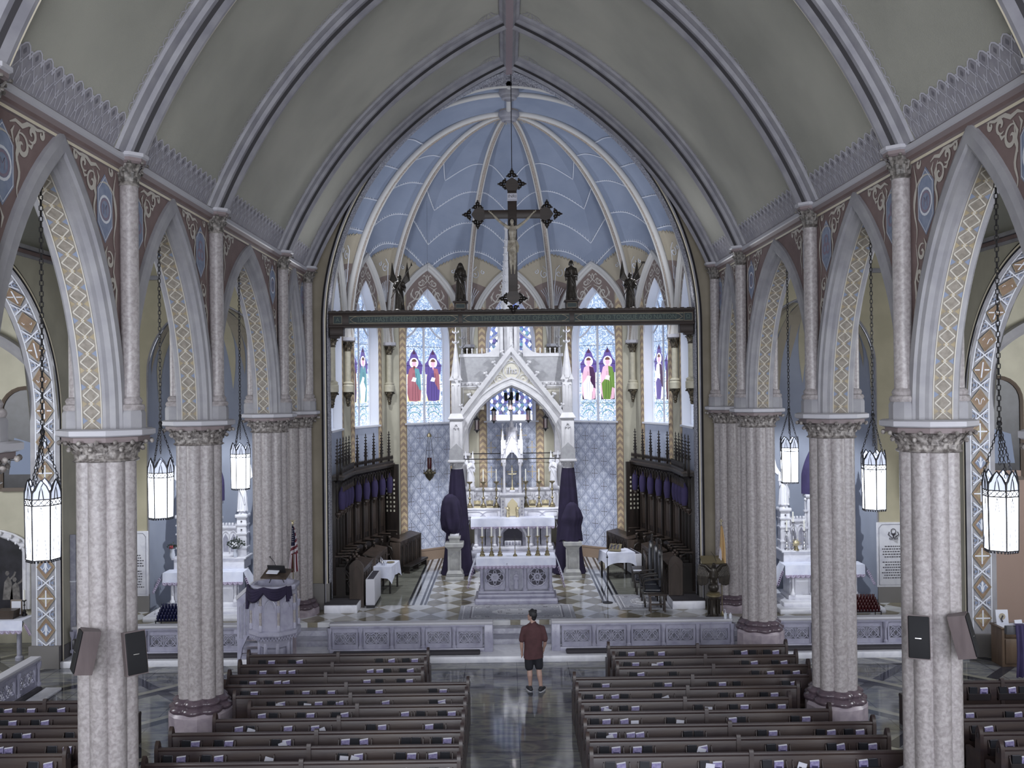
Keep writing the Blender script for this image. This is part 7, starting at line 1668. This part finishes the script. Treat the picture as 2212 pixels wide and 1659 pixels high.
# flags
def flag(name, lb, x, y, z0, H, kind):
    t = thing(name, lb, 'flag', (x, y, z0)); b = MB(); b.cyl((0, 0, .05), (0, 0, H), .013, 'brass', 8); new('pole', b, t); b = MB(); b.lathe([(.14, 0), (.14, .02), (.06, .05), (.03, .10), (.02, .14)], 'brass', n=14); new('base', b, t)
    b = MB()
    if kind == 'us': b.ball((0, 0, H + .03), .035, 'gold', 8, 5); b.tube([(-.07, 0, H + .12), (0, 0, H + .05), (.07, 0, H + .12)], [.006, .02, .006], 'gold', 5); b.ball((0, 0, H + .10), .02, 'gold', 6, 4)
    else: b.box(-.012, .012, -.006, .006, H, H + .16, 'gold'); b.box(-.05, .05, -.006, .006, H + .09, H + .11, 'gold')
    new('finial', b, t)
    b = MB(); nu, nv = 26, 44; top, bot = H - .03, H - (1.32 if kind == 'us' else 1.62)
    def P(i, j):
        u, v = i / nu, j / nv; wd = .05 + .24 * v ** .8; fold = sin(u * 4.2 * pi + 1.5 * v) * .05 * (.3 + v)
        return ((u - .42) * wd + .02 * sin(5 * v), -.02 + fold, top + (bot - top) * v + .05 * u * v)
    for j in range(nv):
        for i in range(nu):
            u, v = i / nu, j / nv
            if kind == 'us':
                band = int((v * 13 * 1.15 + u * 1.0) % 2); mm = 'flag_red' if band else 'flag_white'
                if v < .42 and u < .62 + .2 * (v < .3): mm = 'flag_navy'
                if v > .6: mm = 'flag_red' if int((u * 9)) % 2 else 'flag_white'
            else: mm = 'flag_yellow' if (u * .55 + (1 - v)) > .62 + .1 * sin(9 * u) else 'flag_white'
            b.add([P(i, j), P(i + 1, j), P(i + 1, j + 1), P(i, j + 1)], [(0, 1, 2, 3)], mm)
    if kind == 'us':
        for r_ in range(7):
            for q in range(3): i = 3 + q * 4 + (r_ % 2) * 2; p = P(min(i, 14), 3 + r_ * 2); b.ball((p[0], p[1] - .008, p[2]), .010, 'flag_white', 5, 3)
    new('cloth', b, t, smooth=60)
p = ground(642, 1333, HS); flag('national_flag', 'furled flag of stars and red and white stripes on a brass pole beside the pulpit', p.x, 25.2, HS, 2.62, 'us')
p = ground(1561, 1312, HS); flag('church_flag', 'furled yellow and white flag on a pole beside the right chancel column', 5.62, 25.15, HS, 2.48, 'va')
# canopy spotlights in the arch head
for i, px in enumerate((1091, 1103, 1115)):
    z = 6.55 - (0 if i == 1 else .02); x = (px - 1103) * .0157; b = MB(); b.cyl((x, CY + .42, z - .12), (x * 1.1, CY + .30, z + .12), .055, 'iron', 12); b.cyl((x, CY + .4, z), (x, CY + .4, z + .3), .01, 'iron', 5)
    tag(new('spotlight', b), 'small black spotlight in the head of the canopy arch, %s' % ('left of three', 'middle of three', 'right of three')[i], 'spotlight', 'black spotlights in the canopy arch')
# ================================================================ SIDE ALTARS, PULPIT, AISLES
def side_altar(s, sd):
    x0 = s * 8.68; t = thing('side_altar', 'white marble side altar with traceried reredos in the %s blue niche' % sd, 'altar', (x0, 25.9, HS)); m = 'white_marble'
    b = MB(); b.box(-1.45, 1.45, -.65, 1.5, 0, .13, m, .02); b.box(-1.25, 1.25, -.3, 1.5, .13, .24, m, .02); new('step', b, t)
    b = MB(); b.box(-.95, .95, .12, .75, .24, 1.12, m, .01); b.box(-1.05, 1.05, .0, .8, 1.12, 1.2, m, .015); b.box(-1.0, 1.0, .05, .8, .24, .36, m, .015)
    for x in (-.88, -.32, .32, .88): b.lathe([(.07, .36), (.07, .42), (.045, .46), (.045, .95), (.075, 1.05), (.075, 1.12)], m, (x, .06, 0), 10)
    for a, c in ((-.8, -.4), (-.25, .25), (.4, .8)): gothic_frame(b, a, c, .4, 1.08, .1, m, .018)
    new('mensa', b, t)
    b = MB(); b.box(-1.0, 1.0, .5, 1.2, 1.2, 1.5, m, .012); b.box(-1.06, 1.06, .46, 1.2, 1.48, 1.54, m, .015); new('gradine', b, t)
    for q in (-1, 1):
        b = MB(); c = q * .86; b.box(c - .14, c + .14, .75, 1.05, 1.54, 2.62, m, .015); b.box(c - .18, c + .18, .70, 1.08, 2.62, 2.72, m, .02); [b.box(c - .16, c + .16, .72, 1.07, z, z + .04, m) for z in (1.75, 2.15, 2.4)]; [b.ball((c, .74, z), .025, 'recess_dark', 6, 4) for z in (2.28, 2.52)]; b.lathe([(.13, 2.72), (.10, 2.80)], m, (c, .88, 0), 12); new('turret', b, t)
        b = MB(); a0, a1 = sorted((q * .72, q * .26)); b.box(a0, a1, .85, 1.05, 1.54, 2.36, m); b.box(a0, a1, .8, 1.08, 2.3, 2.38, m, .01)
        for k in range(5): x = a0 + (a1 - a0) * (k + .5) / 5; b.box(x - .03, x + .03, .82, .88, 2.38, 2.47, m, .008)
        mid = (a0 + a1) / 2; gothic_frame(b, a0 + .03, mid - .01, 1.62, 2.24, .84, m, .02); gothic_frame(b, mid + .01, a1 - .03, 1.62, 2.24, .84, m, .02)
        for c_ in ((a0 + mid) / 2, (mid + a1) / 2): b.poly([(c_ - .08, 1.64), (c_ + .08, 1.64), (c_ + .08, 2.0), (c_, 2.16), (c_ - .08, 2.0)], .01, 'altar_grey', lambda a, z, d: (a, .85 - d, z))
        new('reredos', b, t)
        b = MB(); spirelet(b, q * .24, .85, 1.54, 2.95, .05, m, 8, 0); b.cyl((q * .24, .85, 1.54), (q * .24, .85, 2.6), .035, m, 8); [b.box(q * .24 - .06, q * .24 + .06, .79, .91, z, z + .05, m) for z in (1.6, 2.1, 2.6)]; b.ball((q * .24, .85, 2.95), .045, m, 8, 5); new('pinnacle', b, t)
    b = MB(); b.box(-.2, .2, .8, 1.1, 1.54, 3.0, m, .01); b.box(-.25, .25, .76, 1.12, 3.0, 3.1, m, .02); new('pedestal', b, t)
    for q, w_ in ((-1, 'left'), (1, 'right')):
        b = MB(); robed(b, 1.12, 'statue_white', arms='book' if q < 0 else 'out', wings=(.62, .26), seed=40 + q + s * 5); o = blob('angel_statue', b, None, .013, 0); o.location = (x0 + q * .86, 26.78, HS + 2.80); o.rotation_euler = (0, 0, -q * .35)
        tag(o, 'white winged angel on the %s turret of the %s side altar' % (w_, sd), 'statue', 'white angels of the side altars')
    b = MB(); b.grid(lambda u, v: ((.30 - .25 * max(0, v - .45) + .03 * sin(6 * pi * u)) * cos(2 * pi * u) * (1 - .9 * v ** 4), .2 * sin(2 * pi * u) * (1 - .9 * v ** 4), 1.35 * v), 32, 14, 'violet_cloth_light', cu=True); o = new('shrouded_statue', b, loc=(x0, 26.85, HS + 3.1), smooth=60); tag(o, 'statue hidden under a violet cloth at the top of the %s side altar' % sd, 'statue', 'statues under violet cloths')
    o = altar_cloth('altar_cloth', None, 1.12, -.02, .5, 1.2, .30, .55, 16); o.location = (x0, 25.9, HS); tag(o, 'white lace-edged cloth on the %s side altar' % sd, 'altar cloth')
side_altar(-1, 'left'); side_altar(1, 'right')
zl = HS + 1.54
for i, (px, h) in enumerate(((1700, .55), (1714, .8), (1738, .55))):
    x = at(px, 1200, 26.5).x; candlestick('candlestick', 'silvered candlestick on the right side altar, %s from the left' % ORD[i], (x, 26.5, zl), h, .28, 'silver', 'candlesticks of the right side altar', .07)
b = MB(); b.lathe([(.08, 0), (.05, .05), (.03, .12)], 'brass', n=10); b.ball((0, 0, .2), .09, 'gold', 10, 7, (1, .5, 1)); [b.cyl((0, 0, .2), (.14 * cos(a), 0, .2 + .14 * sin(a)), .01, 'gold', 4) for a in [k * pi / 5 for k in range(10)]]
tag(new('reliquary', b, loc=(at(1720, 1195, 26.45).x, 26.42, zl)), 'gilded sunburst reliquary low between candlesticks on the right side altar', 'reliquary')
def bouquet(lb, x, y, z, s, col, n=60, w_=.25, h=.35):
    t = thing('flower_vase', lb, 'flowers', (x, y, z)); b = MB(); b.lathe([(.05 * s, 0), (.07 * s, .08 * s), (.05 * s, .2 * s), (.07 * s, .24 * s)], 'clear_plastic', n=12); new('vase', b, t); b = MB(); r = random.Random(5)
    for i in range(n):
        a, q = r.uniform(0, 2 * pi), r.uniform(.1, 1); p = Vector((w_ * q * cos(a), .5 * w_ * q * sin(a), .24 * s + h * (1 - q * .5) * r.uniform(.4, 1))); b.tube([(0, 0, .2 * s), p * .6 + Vector((0, 0, .05)), p], [.004, .004, .003], 'leaf_green', 3)
        d = Vector((cos(a), .3 * sin(a), r.uniform(-.2, .8))).normalized() * .06; sd = d.cross(Vector((0, 1, .2))).normalized() * .025; b.add([p, p + d * .5 + sd, p + d, p + d * .5 - sd], [(0, 1, 2, 3)], 'leaf_green')
    new('leaves', b, t, smooth=0); b = MB()
    for i in range(8): a = i * 2.4; b.ball((.5 * w_ * cos(a) * (i / 8), -.06 - .03 * (i % 3), .24 * s + h * (.25 + .08 * (i % 4))), .028, col, 7, 5)
    new('petals', b, t)
p = at(512, 1215, 26.45); bouquet('leafy green bouquet with white flowers in glass vase on the left side altar', p.x, 26.4, zl, 1, 'petal_white')
p = at(378, 1222, 26.45); bouquet('white jug with red and white flowers at the left end of the left side altar', p.x, 26.35, zl, 1.1, 'petal_red', 20, .14, .16)
# votive candle racks
def votive_rack(lb, x, y, z, cols, rows, glass, vlb, lit, mt='iron'):
    w_ = cols * .085 + .06; t = thing('votive_rack', lb, 'candle rack', (x, y, z)); b = MB()
    for r_ in range(rows): b.box(-w_ / 2, w_ / 2, -.05 + .09 * r_, .045 + .09 * r_, .28 + .055 * r_, .295 + .055 * r_, mt); b.tube([(-w_ / 2, -.05 + .09 * r_, .33 + .055 * r_), (w_ / 2, -.05 + .09 * r_, .33 + .055 * r_)], .005, mt, 4)
    new('tier', b, t)
    for a in (-1, 1):
        for c in (-.03, .09 * rows - .08): b = MB(); b.cyl((a * (w_ / 2 - .02), c, 0), (a * (w_ / 2 - .02), c, .3 + (.05 * rows if c > 0 else 0)), .012, mt, 6); new('leg', b, t)
    g = MB(); g.lathe([(.030, 0), (.032, .01), (.036, .15), (.034, .155), (.030, .15), (.028, .03)], glass, n=10, capt=False); proto = new('votive_candle', g, loc=(0, 0, 0)); g = MB(); g.lathe([(.027, .012), (.027, .06)], 'candle_wax', n=8); new('wax', g, proto)
    proto['category'] = 'candle'; first = True; litp = None
    for r_ in range(rows):
        for c in range(cols):
            if first: o = proto; first = False
            else:
                o = proto.copy(); COL.objects.link(o)
                for ch in proto.children:
                    if ch.name.startswith('wax'): k = ch.copy(); k.parent = o; COL.objects.link(k)
            o.location = (x + (c - (cols - 1) / 2) * .085, y + .09 * r_, z + .296 + .055 * r_); o['label'] = vlb; o['group'] = vlb + ' group'
            if (c * 3 + r_ * 5) % 7 in lit: g = MB(); g.lathe([(.0, .07), (.010, .085), (.0, .12)], 'flame', n=6); f = new('flame', g, o); o['label'] = vlb.replace('unlit', 'burning'); o['group'] = vlb.replace('unlit', 'burning')
    return t
p = at(372, 1345, 24.72); votive_rack('low iron rack full of dark blue votive candles behind the left aisle rail', p.x, 24.72, .42, 9, 5, 'blue_glass', 'dark blue glass votive candle, unlit, in the left rack', ())
p = at(1868, 1310, 24.75); votive_rack('low iron rack full of dark red votive candles beside the right side altar', p.x - .02, 24.72, .44, 10, 5, 'red_glass', 'dark red glass votive candle, unlit, in the right rack', (3,))
# ---- pulpit
t = thing('pulpit', 'octagonal pale marble pulpit with arched panels and stairs, before the left column', 'pulpit', (-5.66, 21.8, 0)); t.scale = (.86, .86, 1.06); m = 'rail_marble'
b = MB(); b.lathe([(.45, 0), (.45, .12), (.36, .18), (.34, .75), (.42, .8), (.52, 1.0), (.58, 1.06)], m, n=8, a0=pi / 8)
for k in range(8): a = k * pi / 4 + pi / 8; b.cyl((.42 * cos(a), .42 * sin(a), .1), (.42 * cos(a), .42 * sin(a), .9), .05, m, 8)
new('pedestal', b, t, smooth=20)
b = MB(); R = .62; b.lathe([(.66, 1.06), (.70, 1.10), (.70, 1.17), (.62, 1.2), (.60, 2.0), (.66, 2.06), (.68, 2.12), (.66, 2.16), (.56, 2.16), (.55, 1.2)], m, n=8, a0=pi / 8, capb=True, capt=False)
for k in range(8):
    a0, a1 = k * pi / 4 + pi / 8, (k + 1) * pi / 4 + pi / 8; r_ = .68; nn = 6
    for j in range(nn):
        f0, f1 = j / nn, (j + 1) / nn; L = lambda f, rr: Vector((rr * (cos(a0) * (1 - f) + cos(a1) * f), rr * (sin(a0) * (1 - f) + sin(a1) * f), 0)); p0, p1 = L(f0, r_), L(f1, r_); b.tube([p0 + Vector((0, 0, 1.07)), (p0 + p1) / 2 + Vector((0, 0, 1.0)), p1 + Vector((0, 0, 1.07))], .018, m, 4)
    am = (a0 + a1) / 2; q0 = Vector((cos(am), sin(am), 0)); tn = Vector((-sin(am), cos(am), 0)); rr = .60 * cos(pi / 8) + .012
    b.tube([q0 * rr + tn * a + Vector((0, 0, z)) for a, z in [(-.17, 1.28)] + arch(.17, .24, 1.66, 5)[0] + [(.17, 1.28)]], .022, m, 5); b.tube([q0 * rr + tn * a + Vector((0, 0, z)) for a, z in arch(.11, .14, 1.68, 4)[0]], .012, 'altar_grey', 4)
    b.cyl((.63 * cos(a0), .63 * sin(a0), 1.2), (.63 * cos(a0), .63 * sin(a0), 1.95), .035, 'pier_stone', 8); b.lathe([(.05, 1.2), (.05, 1.3), (.035, 1.33)], m, (.63 * cos(a0), .63 * sin(a0), 0), 8); b.lathe([(.035, 1.6), (.06, 1.72), (.06, 1.76)], m, (.63 * cos(a0), .63 * sin(a0), 0), 8)
new('body', b, t, smooth=25)
b = MB()
xs = [(-.62, 0.1), (-1.05, .35)]; x0, x1 = -.58, -1.08
b.poly([(x0, 1.1), (x0, 2.1), (x1, 1.75), (x1, .45), (x1, 0.0), (x1 + .06, 0), (x1 + .06, .35), (x1 + .15, .7), (x1 + .3, .95)], .10, m, lambda a, z, d: (a, .05 + .2 * (x0 - a) + d, z))
b.tube([(x0, .08, 2.14), (x1 - .02, .2, 1.78)], .055, 'abacus_white', 6)
for k in range(4): c = x0 - .06 - .11 * k; zt = 2.0 - .07 * (k + .5) * 1.0 - .03; b.tube([(c + a, .03 + .2 * (x0 - c), z) for a, z in [(-.035, 1.15 - .08 * k)] + arch(.035, .06, zt - .15, 4)[0] + [(.035, 1.15 - .08 * k)]], .012, 'altar_grey', 4)
for k in range(5): b.box(x1 - .1, x0, .2 + .16 * k, .42 + .16 * k, 1.0 - .18 * k, 1.08 - .18 * k, m) if k < 5 else None
new('stairs', b, t, smooth=25)
b = MB(); b.T = Matrix.Translation((.08, -.1, 2.36)) @ Matrix.Rotation(rad(-14), 4, 'Z') @ Matrix.Rotation(rad(22), 4, 'X'); b.box(-.38, .38, -.22, .22, 0, .025, 'oak_mid', .01); b.box(-.26, .26, .02, .05, .0, .20, 'iron', .01); new('book_rest', b, t)
b = MB(); [b.tube([(.08 + q * .2, -.12, 2.34), (.08 + q * .15, -.1, 2.26), (.08 + q * .2, -.1, 2.17)], .012, 'iron', 5) for q in (-1, 1)]; b.tube([(.1, 0, 2.4), (-.05, .1, 2.62), (-.12, .0, 2.72)], .007, 'iron', 5); b.ball((-.12, 0, 2.73), .018, 'iron', 6, 4); new('microphone', b, t)
b = MB()
def sw(a): return Vector((.70 * cos(a), .70 * sin(a), 0))
for (a0, a1, dp) in ((-2.75, -1.75, .22), (-1.75, -.85, .16)):
    for k in range(4): b.tube([sw(a0 + (a1 - a0) * f) * (1 + .05 * sin(pi * f)) + Vector((0, 0, 2.14 - .02 * k - (dp * (.35 + .2 * k)) * sin(pi * f))) for f in [i / 10 for i in range(11)]], [.04 + .02 * sin(pi * i / 10) for i in range(11)], 'violet_cloth', 7)
for a, L in ((-2.75, .5), (-.85, .3)):
    for k in range(3): p = sw(a + .06 * k); b.tube([p + Vector((0, 0, 2.16)), p * 1.03 + Vector((0, 0, 2.0)), p * 1.05 + Vector((0, 0, 2.14 - L + .05 * k))], [.04, .05, .045], 'violet_cloth', 7)
o = new('violet_swag', b, loc=(-5.66, 21.8, 0), smooth=60); o.scale = (.86, .86, 1.06); tag(o, 'dark violet cloth draped in swags round the pulpit rim', 'cloth')
b = MB(); b.box(-.14, .14, -.1, .1, 0, .02, 'paper_white'); o = new('open_book', b, loc=(-5.66, 21.70, 2.565)); o.rotation_euler = (rad(22), 0, rad(-14)); tag(o, 'open white book lying on the pulpit rest', 'book')
# ---- tablets on the end walls and aisle walls
def tablet(lb, x, z, w_, h, s_, cross=False, emblem=False, rz=0, y=EW):
    t = thing('memorial_tablet', lb, 'plaque', (x, y, z), rz); b = MB(); b.box(-w_ / 2, w_ / 2, -.04, 0, 0, h, 'white_marble', .01); b.tube([(-w_ / 2 + .06, -.042, .06), (w_ / 2 - .06, -.042, .06), (w_ / 2 - .06, -.042, h - .16), (w_ / 2 - .14, -.042, h - .06), (-w_ / 2 + .14, -.042, h - .06), (-w_ / 2 + .06, -.042, h - .16)], .008, 'altar_grey', 4, closed=True); new('slab', b, t)
    b = MB(); r = random.Random(int(abs(x) * 10)); pq = lambda a, q, d: (a, -.041 - d, q); nl = int(h * 7.5)
    for k in range(nl):
        zz = h * .62 - k * .075
        if zz < .2 or k == 5: continue
        x_ = -(hw := r.uniform(.25, .36) * w_)
        while x_ < hw: l = r.uniform(.03, .07); b.face([(x_, zz), (min(x_ + l, hw), zz), (min(x_ + l, hw), zz + .03), (x_, zz + .03)], .003, 'text_dark', pq); x_ += l + .018
    new('inscription', b, t, smooth=0)['kind'] = 'stuff'
    if emblem: b = MB(); c = h * .82; b.tube([(x_, -.05, z_) for x_, z_ in circ(0, c + .08, .07, 12)], .01, 'text_dark', 4); b.lathe([(.07, c - .12), (.02, c - .1), (.02, c - .05), (.07, c), (.07, c + .02)], 'text_dark', (0, -.045, 0), 8); [b.tube([(q * .05, -.05, c - .1), (q * .15, -.05, c - .02), (q * .12, -.05, c + .06)], .014, 'text_dark', 4) for q in (-1, 1)]; [b.tube([(q * .02, -.05, c - .15), (q * .12, -.05, c - .14), (q * .1, -.05, c - .1)], .012, 'text_dark', 4) for q in (-1, 1)]; new('emblem', b, t, label='dark chalice emblem')
tablet('large pale inscribed tablet with chalice emblem on the right end wall', 10.85, 1.0, .95, 1.85, 1, emblem=True)
tablet('pale inscribed tablet on the left end wall beside the blue niche', -10.85, 1.0, .85, 1.85, -1)
for s, sd in ((-1, 'left'), (1, 'right')):
    y = 24.4
    tablet('pale inscribed tablet low on the %s outer aisle wall' % sd, s * WX, .9, .8, 1.1, s, rz=-s * pi / 2, y=25.0)
    t = thing('carved_relief', 'framed stone relief with a small cross above, on the %s outer aisle wall' % sd, 'relief', (s * WX, 24.9, 2.35), -s * pi / 2); b = MB(); b.box(-.42, .42, -.12, 0, 0, .85, 'altar_grey', .02); b.box(-.30, .30, -.13, -.11, .08, .74, 'recess_dark'); new('frame', b, t)
    b = MB(); robed(b, .52, 'statue_white', arms='cross', hood=True, seed=50); robed_ = blob('figure', b, t, .014, 0); robed_.location = (-.05, -.15, .1); robed_.scale = (1.2, .5, 1.1)
    b = MB(); b.box(-.025, .025, -.06, -.02, .85, 1.35, 'bronze', .008); b.box(-.11, .11, -.06, -.02, 1.13, 1.19, 'bronze', .008); b.tube([(x_, -.04, z_) for x_, z_ in circ(0, 1.16, .08, 12)[:-1]], .012, 'bronze', 5, closed=True); b.lathe([(.10, .85), (.04, .92)], 'bronze', (0, -.05, 0), 8); new('cross', b, t)
    b = MB(); b.box(-.035, .035, -.14, 0, .75, 3.2, 'altar_grey', .012); b.box(-.04, .04, -.15, 0, 2.0, 2.03, 'white_line'); o = new('wall_pilaster', b, loc=(s * WX, 23.62, 0)); o.rotation_euler = (0, 0, -s * pi / 2); tag(o, 'narrow grey boxed strip beside the relief on the %s outer wall' % sd, 'pipe cover')
    b = MB(); 
    t = thing('wall_bracket', 'carved stone bracket high on the %s outer aisle wall' % sd, 'bracket', (s * (WX - .2), 25.35, 3.75)); b.lathe([(.02, -.35), (.08, -.28), (.07, -.2), (.16, -.08), (.22, 0), (.22, .05)], 'capital_dark', n=10); [leaf(b, k * pi / 3, .06, -.28, .22, .1, .1, 'capital_dark') for k in range(6)]; new('corbel', b, t)
    b = MB(); b.grid(lambda u, v: ((.19 - .10 * v + .02 * sin(6 * pi * u)) * cos(2 * pi * u) * (1 - .85 * v ** 5), .15 * sin(2 * pi * u) * (1 - .85 * v ** 5), 1.15 * v), 24, 12, 'violet_cloth', cu=True); tag(new('shrouded_statue', b, loc=(s * (WX - .2), 25.35, 3.8), smooth=60), 'statue under a dark violet cloth on the %s aisle wall bracket' % sd, 'statue', 'statues under violet cloths')
# ---- left chapel
t = thing('chapel_altarpiece', 'dark painting in a white carved basket-arch frame above the left chapel altar', 'painting', (-14.6, 25.34, .95)); m = 'white_marble'
b = MB(); A = [(-1.3, 0), (-1.3, 1.55)] + [(-1.3 + 1.3 * (1 - cos(k * pi / 12)), 1.55 + .55 * sin(k * pi / 12)) for k in range(1, 7)]; A = A + [(-x, z) for x, z in A[::-1][1:]]
b.poly(A, .04, 'picture_dark', lambda a, z, d: (a, -d, z)); r = random.Random(3); pq = lambda a, z, d: (a, -.041 - d, z)
for cx, h_ in ((-.7, .9), (-.25, 1.0), (.35, 1.05), (.8, .8), (1.0, .6)):
    b.face([(cx - .13, .25), (cx + .15, .25), (cx + .12, .25 + h_ * .6), (cx + .03, .25 + h_ * .8), (cx - .08, .25 + h_ * .6)], .002, 'picture_pale', pq); b.face([(cx + .06 * cos(k), .28 + h_ * .86 + .07 * sin(k)) for k in range(6)], .003, 'picture_pale', pq); b.rib([(cx, .25 + h_ * .6), (cx + .18, .3 + h_ * .75), (cx + .22, .25 + h_ * .95)], .05, .003, 'picture_pale', pq)
new('canvas', b, t); b = MB(); b.tube([(x, -.04, z) for x, z in A], .085, m, 8); b.tube([(x * 1.08, -.06, z * 1.04) for x, z in A], .04, m, 6)
for k in range(2, len(A) - 2): x, z = A[k]; b.ball((x * 1.03, -.13, z * 1.02), .06, m, 7, 5); b.ball((x * .95, -.10, z * .98), .04, m, 6, 4)
new('frame', b, t)
t = thing('chapel_altar', 'marble altar table on short columns in the left chapel', 'altar', (-13.62, 23.9, 0)); b = MB(); b.box(-1.1, 1.1, -.3, .35, .95, 1.03, 'white_marble', .015); new('table_top', b, t)
for x in (-.95, -.35, .35, .95): b = MB(); b.lathe([(.10, 0), (.10, .08), (.06, .12), (.06, .8), (.1, .9), (.1, .95)], 'altar_grey', (x, -.15, 0), 12); new('leg', b, t)
o = altar_cloth('altar_cloth', None, 1.12, -.32, .3, 1.03, .28, .35, 16); o.location = (-13.62, 23.9, 0); tag(o, 'white lace-edged cloth on the left chapel altar', 'altar cloth')
for x, lb in ((-13.55, 'standing framed white card, left one on the left chapel altar'), (-12.92, 'standing framed white card, right one on the left chapel altar')):
    t = thing('framed_card', lb, 'frame', (x, 24.1, 1.045), 0, 'framed cards on the chapel altar'); b = MB(); b.box(-.15, .15, -.015, .015, 0, .42, 'frame_brown', .01); new('frame', b, t); b = MB(); b.box(-.12, .12, -.02, -.014, .04, .38, 'paper_white'); new('card', b, t)
b = MB(); b.poly([(-.2, 0), (.2, 0), (.24, .22), (-.24, .22)], .3, 'oak_mid', lambda a, z, d: (a, d, z)); tag(new('casket', b, loc=(-13.02, 23.72, 1.045)), 'brown wooden box on the left chapel altar', 'box')
candlestick('candlestick', 'white candle in a small holder before the left chapel painting', (-12.72, 24.1, 1.045), .4, .26, 'iron', 'chapel candle', .06)
# tall panel pictures high in the left chapel and right chapel
for s, sd in ((-1, 'left'), (1, 'right')):
    t = thing('round_headed_picture', 'tall round-headed dark picture in brown frame high in the %s chapel' % sd, 'picture', (s * 13.3, 25.36, 4.2)); b = MB(); A = [(-.65, 0)] + circ(0, 2.1, .65, 12, pi, 0) + [(.65, 0)]
    b.poly(A, .03, 'picture_dark', lambda a, z, d: (a, -d, z)); b.face([(-.45, .4), (.45, .4), (.35, 1.2), (-.3, 1.4)], .004, 'slate_paint', lambda a, z, d: (a, -.03 - d, z)); new('canvas', b, t); b = MB(); b.tube([(x, -.03, z) for x, z in A], .06, 'frame_brown', 6); b.box(-.7, .7, -.08, 0, -.06, .04, 'frame_brown'); new('frame', b, t)
# ---- right chapel corner
b = MB(); b.box(11.98, 17.8, 25.30, 25.42, 0, 4.4, 'rose_wall'); struct('trim_rose_dado', b)
t = thing('oak_cabinet', 'low oak cabinet with a drawer and two doors against the right transept pier', 'cabinet', (11.95, 22.35, 0), 0); m = 'cabinet_oak'
b = MB(); b.box(-.35, .65, -.25, .25, 0, .9, m, .01); b.box(-.38, .68, -.28, .27, .9, .94, m, .01); new('body', b, t); b = MB(); b.box(-.27, .6, -.27, -.25, .7, .86, m, .006); new('drawer', b, t); [new('door', (lambda bb: (bb.box(x0, x0 + .42, -.27, -.25, .08, .66, m, .006), bb)[1])(MB()), t) for x0 in (-.27, .18)]
b = MB(); b.box(-.32, .6, -.2, .2, 0, .006, 'paper_white'); tag(new('cabinet_runner', b, loc=(11.95, 22.3, .942)), 'white cloth lying on top of the oak cabinet', 'cloth')
b = MB(); b.box(-.15, .15, -.012, .012, 0, .34, 'paper_white', .005); b.poly(circ(.0, .18, .08, 10)[:-1], .004, 'sunray_beige', lambda a, z, d: (a, -.013 - d, z)); b.tube([(0, -.02, .05), (-.03, -.02, .12), (.02, -.02, .2)], .02, 'text_dark', 5); o = new('picture', b, loc=(11.78, 22.4, .95)); o.rotation_euler = (rad(-8), 0, 0); tag(o, 'white picture leaning on the wall on top of the oak cabinet', 'picture')
b = MB(); b.box(-.1, .1, -.01, .01, 0, .12, 'paper_white'); o = new('card', b, loc=(12.12, 22.3, .95)); o.rotation_euler = (rad(-15), 0, .2); tag(o, 'small white folded card beside the picture on the oak cabinet', 'card')
for i, (dx, dy) in enumerate(((-.05, -.12), (.25, -.1), (.45, 0))): b = MB(); b.box(-.08, .08, -.05, .05, 0, .004, 'print_black' if i != 1 else 'leaflet_white'); o = new('prayer_card', b, loc=(11.95 + dx, 22.3 + dy, .95)); o.rotation_euler = (0, 0, dx); tag(o, 'small flat prayer card on the oak cabinet, %s from the left' % ORD[i], 'card', 'prayer cards on the cabinet')
t = thing('timber_cross', 'rough grey timber cross standing at the right edge, draped in violet', 'cross', (11.5, 20.6, 0)); m = 'rough_timber'
b = MB(); b.box(-.09, .09, -.07, .07, 0, 2.15, m, .012); new('upright', b, t); b = MB(); b.box(-.68, .68, -.17, -.06, 1.22, 1.40, m, .012); b.tube([(-.10, -.18, 1.2), (.10, -.18, 1.42)], .02, 'cord_white', 5); b.tube([(.10, -.18, 1.2), (-.10, -.18, 1.42)], .02, 'cord_white', 5); new('crossbeam', b, t)
b = MB(); b.grid(lambda u, v: (-.50 + .26 * u + .03 * sin(3 * v), -.19 - .03 * sin(5 * pi * u) * (.3 + v) + (.0), 1.43 - 1.15 * v), 16, 14, 'violet_cloth_light'); b.grid(lambda u, v: (-.48 + .24 * u, -.19 + .16 * v, 1.43 + .0 * v), 8, 2, 'violet_cloth_light'); b.grid(lambda u, v: (-.30 + .34 * u + .05 * v, -.04 + .03 * sin(5 * pi * u), 1.42 - (.4 + .4 * sin(pi * u)) * v), 16, 8, 'violet_cloth')
b.grid(lambda u, v: (.05 + .3 * u, -.19 - .03 * sin(5 * pi * u), 1.43 - 1.0 * v), 10, 8, 'violet_cloth_light')
tag(new('violet_drape', b, loc=(11.5, 20.6, 0), smooth=60), 'violet cloth hanging over the arm of the timber cross', 'cloth')
b = MB(); b.ball((0, 0, .09), .10, 'plinth_marble', 10, 6, (1.3, .8, .8)); b.ball((.14, .02, .07), .08, 'plinth_marble', 8, 5); tag(new('stone', b, loc=(11.0, 20.2, 0)), 'pale round stone at the foot of the timber cross', 'stone')
